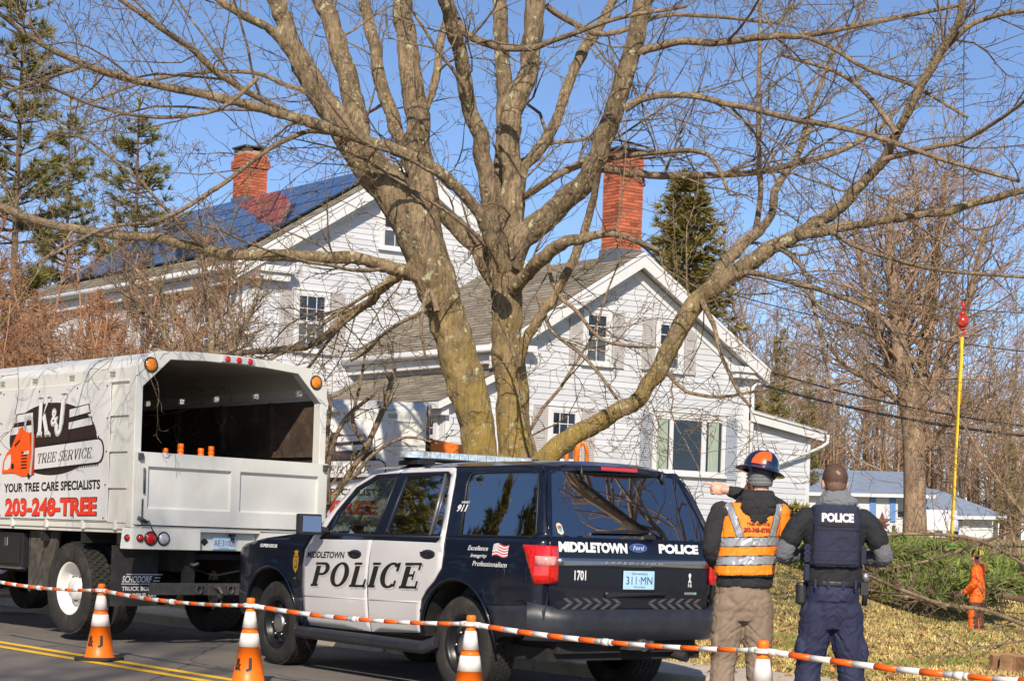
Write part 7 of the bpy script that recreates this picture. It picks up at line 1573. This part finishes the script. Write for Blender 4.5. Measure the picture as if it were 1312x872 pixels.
for i, (px, d, s) in enumerate(((10, 29, 1.25), (70, 27.5, 1.12), (112, 31.5, 1.3), (140, 28.5, 1.0), (200, 33, .85), (40, 34, 1.42), (120, 37, 1.42))):
    q = P(px, 680, d); plant('shrub', (kR, kR2)[i % 2], bl_[i], 'shrub', (q.x, d, ground_z(q.x, d) - .1), tr.uniform(0, 6), (s, s), 'reddish shrubs', ('stem', 'twig_mass'))
cfgs = dict(seg=(7, 5, 3), wander=(.12, .18, .22), rise=(.05, .04, .04), kids=(7, 4), t0=(.15, .15), ang=((22, 50), (25, 60)), ratio=(.42, .42), rmin=.0042)
def sapling(stems, d, lab, m_=twigm, extra=5, cf=cfgs, Lk=(.6, 1.7), name='sapling'):
    b = P(stems[0][0][0], stems[0][0][1], d); t0 = thing(name, lab, 'small tree', Matrix.Translation(b)); st = MB(); cr = MB()
    for si, pts in enumerate(stems):
        w3 = [P(x, y, d + .5 * math.sin(si * 2 + 1) * i / len(pts)) - b for i, (x, y, r) in enumerate(pts)]; rad = [r / FP * d for _, _, r in pts]; s_ = spline(w3, 4); rs = [rad[min(k // 4, len(rad) - 1)] + (rad[min(k // 4 + 1, len(rad) - 1)] - rad[min(k // 4, len(rad) - 1)]) * (k % 4) / 4 for k in range(len(s_))]
        st.tube(s_, rs, 8)
        for k in range(2, len(s_)):
            for _ in range(extra // 2 + (tr.random() < extra % 2 / 2)):
                d_ = (s_[k] - s_[k - 1]).normalized(); an = R_(tr.uniform(25, 65)); grow(cr, s_[k], d_ * math.cos(an) + perp(d_) * math.sin(an), tr.uniform(*Lk) * (1.1 - .5 * k / len(s_)), max(.006, rs[k] * .4), 0, cf)
    st.build('stem', m_, t0, clean=False); cr.build('twig_mass', m_, t0, clean=False)
sapling([[(262, 700, 7), (258, 600, 6), (262, 500, 5), (240, 430, 4), (205, 380, 3), (170, 340, 2)], [(262, 520, 5), (272, 430, 4), (264, 370, 3), (258, 320, 2)], [(258, 560, 5), (290, 470, 4), (312, 420, 3), (330, 380, 2)], [(258, 580, 4), (220, 450, 3.5), (190, 400, 2.6), (150, 370, 2)], [(262, 540, 4), (300, 440, 3), (292, 380, 2), (300, 330, 1.6)]], 28, 'bare multi-stemmed sapling in front of the farmhouse corner above the chip truck', twigm, 3)
sapling([[(398, 745, 6), (408, 670, 5), (440, 618, 4.2), (470, 570, 3.6), (492, 520, 4), (506, 470, 3)], [(420, 646, 4), (420, 600, 3.4), (430, 560, 2.8), (448, 530, 3), (480, 505, 2)], [(452, 612, 3), (480, 580, 2.4), (520, 560, 1.8), (560, 568, 1.2)], [(410, 660, 4), (419, 560, 3), (424, 510, 2.4)], [(470, 572, 3), (452, 540, 2.6), (462, 490, 2), (470, 440, 1.6)]], 21.5, 'bare sapling in front of the second truck, right of the chip truck box', twigm, 1, dict(cfgs, kids=(2.5, 1.5)), (.3, .8))
# ---- felled branches on the lawn and boughs cut from an evergreen
cfgf = dict(seg=(7, 5, 3), wander=(.14, .2, .24), rise=(.02, .02, .02), kids=(5, 3), t0=(.15, .15), ang=((25, 55), (25, 60)), ratio=(.42, .42), rmin=.0048)
def felled(pts, d0, d1, lab, Lk=(.5, 1.6), ex=2):
    b = P(pts[0][0], pts[0][1], d0); t0 = thing('felled_branch', lab, 'branch', Matrix.Translation(b), 'felled branches'); st = MB(); cr = MB(); m = len(pts)
    w3 = [P(x, y, d0 + (d1 - d0) * i / (m - 1)) - b for i, (x, y, r) in enumerate(pts)]; rad = [r * .62 / FP * d0 for _, _, r in pts]; s_ = spline(w3, 4); rs = [rad[min(k // 4, m - 1)] + (rad[min(k // 4 + 1, m - 1)] - rad[min(k // 4, m - 1)]) * (k % 4) / 4 for k in range(len(s_))]
    st.tube(s_, rs, 8)
    for k in range(1, len(s_)):
        for _ in range(ex): d_ = (s_[k] - s_[k - 1]).normalized(); an = R_(tr.uniform(25, 65)); grow(cr, s_[k], d_ * math.cos(an) + perp(d_) * math.sin(an) + Vector((0, 0, .05)), tr.uniform(*Lk), max(.007, rs[k] * .4), 0, cfgf)
    st.build('stem', pale_tw, t0, clean=False); cr.build('twig_mass', pale_tw, t0, clean=False)
pale_tw = barkmat('pale_twig', (.42, .29, .18), (.28, .18, .10), (.42, .40, .30), vs=6, stretch=(1, 1, 1))
felled([(1350, 815, 5), (1312, 800, 4.5), (1262, 781, 4.2), (1210, 774, 4), (1160, 757, 3.8), (1105, 735, 3.4), (1060, 728, 3), (1030, 738, 2)], 26, 25, 'long pale felled branch lying right across the lawn behind the officer', (.3, .9), 1)
felled([(1350, 745, 5), (1312, 722, 4.5), (1262, 694, 4.2), (1200, 684, 3.6), (1130, 686, 3), (1080, 698, 2)], 27, 28.5, 'felled branch arching in from the right in front of the orange climber', (.3, .9), 1)
felled([(1345, 700, 5), (1300, 645, 4.2), (1262, 590, 3.6), (1235, 545, 3), (1200, 500, 2)], 29, 31, 'upright pale branch rising at the right edge beside the yellow sling', (.6, 1.8))
felled([(1320, 760, 4), (1296, 680, 3.4), (1290, 600, 3), (1280, 520, 2.4), (1268, 440, 1.8)], 30, 31, 'thin pale upright branch at the right edge behind the felled ones', (.5, 1.5))
felled([(1212, 778, 3), (1185, 768, 3), (1150, 762, 2.6), (1100, 752, 2.2), (1066, 742, 1.6)], 29, 30, 'short brown felled branch under the long pale one on the lawn', (.3, .9))
felled([(1330, 668, 4), (1270, 690, 3.2), (1200, 715, 2.8), (1130, 728, 2.2), (1080, 716, 1.6)], 33, 34, 'felled branch behind the orange climber pointing toward the officer', (.5, 1.5))
felled([(1312, 820, 2.6), (1262, 828, 2.2), (1225, 838, 1.8), (1190, 842, 1.2)], 18, 17.6, 'small thin twig branch on the grass beside the cut stump', (.15, .5), 1)
nb = MB(); nbt = MB()
for k in range(11):
    a = k / 11; e = Vector((2.2 * a, .15 * math.sin(a * 3), .35 * a - .3 * a * a)); 
    for s in (-1, 1):
        d = Vector((.75, s * .7, .12)).normalized(); L = .9 * (1.15 - a); nbt.tube([e, e + d * L], [.012, .005], 3, caps=False)
        for j in range(7): spray(nb, e + d * L * (j + .5) / 7 + rv(.05), (d + rv(.45)).normalized(), .22, 13, .016, .6)
nbt.tube([(-.4, 0, 0), (1, .1, .12), (2.3, .02, .05)], [.05, .035, .01], 6)
kN = (nbt.mesh('bough_stem', wbark), nb.mesh('bough_leaf', mat('bough_green', (.15, .195, .04), .85, var=.35, vscale=1.5, tint=.5)))
nl = ['cut evergreen bough lying between the hi-vis worker and the officer', 'cut evergreen bough just right of the officer at the lawn edge', 'cut evergreen bough behind the long pale branch, right of the officer', 'cut evergreen bough under the pale branches, left of the climber', 'cut evergreen bough behind the first ones, near the black fence', 'cut evergreen bough in front of the black fence, right part', 'cut evergreen bough right beside the climber', 'cut evergreen bough at the right edge behind the climber', 'cut evergreen bough leaning on the heap left of the fence', 'dark evergreen bough low at the back, just left of the officer', 'uppermost green bough of the heap, right above the officer elbow', 'upper green bough of the heap below the yellow sling', 'green bough high on the heap at the right edge', 'small green bough in front of the heap, midway between officer and climber', 'green bough at the back of the heap, midway between officer and sling', 'green bough standing up at the left end of the heap']
for i, (px, py, d, r, s) in enumerate(((985, 764, 33, .3, 1.1), (1085, 762, 34, 2.6, 1.2), (1140, 758, 35, .2, 1.3), (1195, 760, 34.5, 2.9, 1.3), (1150, 738, 38, .5, 1.5), (1215, 738, 39, 2.4, 1.5), (1285, 766, 35, 2.2, 1.3), (1310, 748, 37, 2.9, 1.5), (1100, 738, 38, .1, 1.5), (1000, 738, 36, .4, 1.4), (1120, 716, 40, .8, 1.6), (1195, 714, 41, 2.2, 1.6), (1280, 722, 40, 2.6, 1.6), (1165, 764, 33.5, 1.2, .9), (1160, 722, 40, 1.7, 1.5), (1060, 735, 36, .9, 1.2))):
    q = P(px, py, d); t = plant('evergreen_bough', kN, nl[i], 'bough', (q.x, d, max(ground_z(q.x, d) + .12, q.z)), r, (s * 1.15, s * 1.25), 'cut evergreen boughs', ('stem', 'needles'))
# bush at the worker's elbow against the house wall
kb_ = kind_meshes(conifer(1.6, 1.0, 26, 9, .1, .5, .28, 9, .05, .02, .03, .55), 'bush', wbark, needle2)
for px, d, s, lab in ((925, 34.5, .5, 'small green bush at the foot of the farmhouse wall behind the hi-vis worker'), (1012, 35.5, .75, 'green bush by the brick foundation between worker and officer')):
    q = P(px, 700, d); plant('bush', kb_, lab, 'bush', (q.x, d, ground_z(q.x, d)), 1, (s, s), 'bushes by the farmhouse', ('stem', 'foliage'))
# ---- across the street, behind the camera: what shades the trucks and shows in the car glass
kS = kind_meshes(bare_kind(19, .30, dict(cfgb, rmin=.012), 1, kid=26, branch0=.3, blen=.40), 'street', wbark, wtwig)
plant('bare_tree', kS, 'tall bare tree across the street whose shadow falls on the chip truck', 'tree', (-4.2, -14, 0), 1.0, (1.05, 1.3))
for i, (x, y, s) in enumerate(((-21, 13, 1.5), (-24, 18, 1.9), (-26, 23, 1.6), (-28, 28, 2.0), (-23, 8, 1.4), (-31, 34, 1.8), (-20, 4, 1.3), (-34, 41, 2.0))):
    plant('cedar_tree', kE, 'evergreen across the street mirrored in the side windows of the police suv', 'tree', (x, y, 0), i, (s, s), 'evergreens across the street')
for i, (x, y, s) in enumerate(((8.4, 8.6, .62), (9.4, 14.2, .74))):
    plant('bare_tree', kS, 'bare street tree right of the officer, mirrored in the rear glass of the suv', 'tree', (x, y, .1), i * 2, (s * .9, s), 'street trees')
# ---- grass, leaves
gr = random.Random(5); g = MB(); lf = MB()
gm = mat('grass_blade', (.50, .385, .15), .9, var=.5, vscale=2.2, tint=.5, dirt=((.19, .215, .05), .75, .47, .14))
lm = mat('fallen_leaf', (.36, .15, .055), .85, var=.4, vscale=30, tint=.5)
gv, gf, gt = [], [], []
n = 0
while n < 75000:
    d = 14 + 32 * gr.random() ** 1.7; x = gr.uniform(-.02, .33) * d; lat = RN.x * x + RN.y * d
    if lat < 11.97: continue
    z = ground_z(x, d); h = gr.uniform(.012, .045) * (1 + d / 60); a = gr.uniform(0, 6.283); w_ = .006 * (1 + d / 22); ln_ = gr.uniform(.2, 1.3) * h
    k = len(gv); gv += [(x - w_ * math.cos(a), d - w_ * math.sin(a), z - .004), (x + w_ * math.cos(a), d + w_ * math.sin(a), z - .004), (x + ln_ * math.sin(a * 3.1), d + ln_ * math.cos(a * 3.1), z + h)]; gf.append((k, k + 1, k + 2)); gt.append(gr.random()); n += 1
g.v, g.f, g.t, g.m, g.sm = gv, gf, gt, [0] * len(gf), [False] * len(gf)
tag(g.build('grass', gm, clean=False), 'patchy straw and green winter lawn grass', 'grass', kind='stuff')
n = 0
while n < 7500:
    d = 13.5 + 28 * gr.random() ** 1.4; x = gr.uniform(-.02, .33) * d; lat = RN.x * x + RN.y * d
    if lat < 11.2 or (lat < 12 and gr.random() > .12): continue
    if gr.random() > .35 + .65 * max(0, noise.noise((x * .6, d * .6, 4)) + .35): continue
    z = (ground_z(x, d) if lat > 11.95 else .125) + gr.uniform(.006, .035); s = gr.uniform(.018, .042); a = gr.uniform(0, 6.283); u = Vector((math.cos(a), math.sin(a), gr.gauss(0, .35))) * s; v = Vector((-math.sin(a), math.cos(a), gr.gauss(0, .35))) * s * .6; c = Vector((x, d, z))
    lf.add([tuple(c - u), tuple(c - v + Vector((0, 0, .008))), tuple(c + u), tuple(c + v + Vector((0, 0, .008)))], [(0, 1, 2, 3)], 0, gr.random()); n += 1
tag(lf.build('fallen_leaves', lm, clean=False), 'brown fallen leaves scattered over the lawn', 'leaves', kind='stuff')
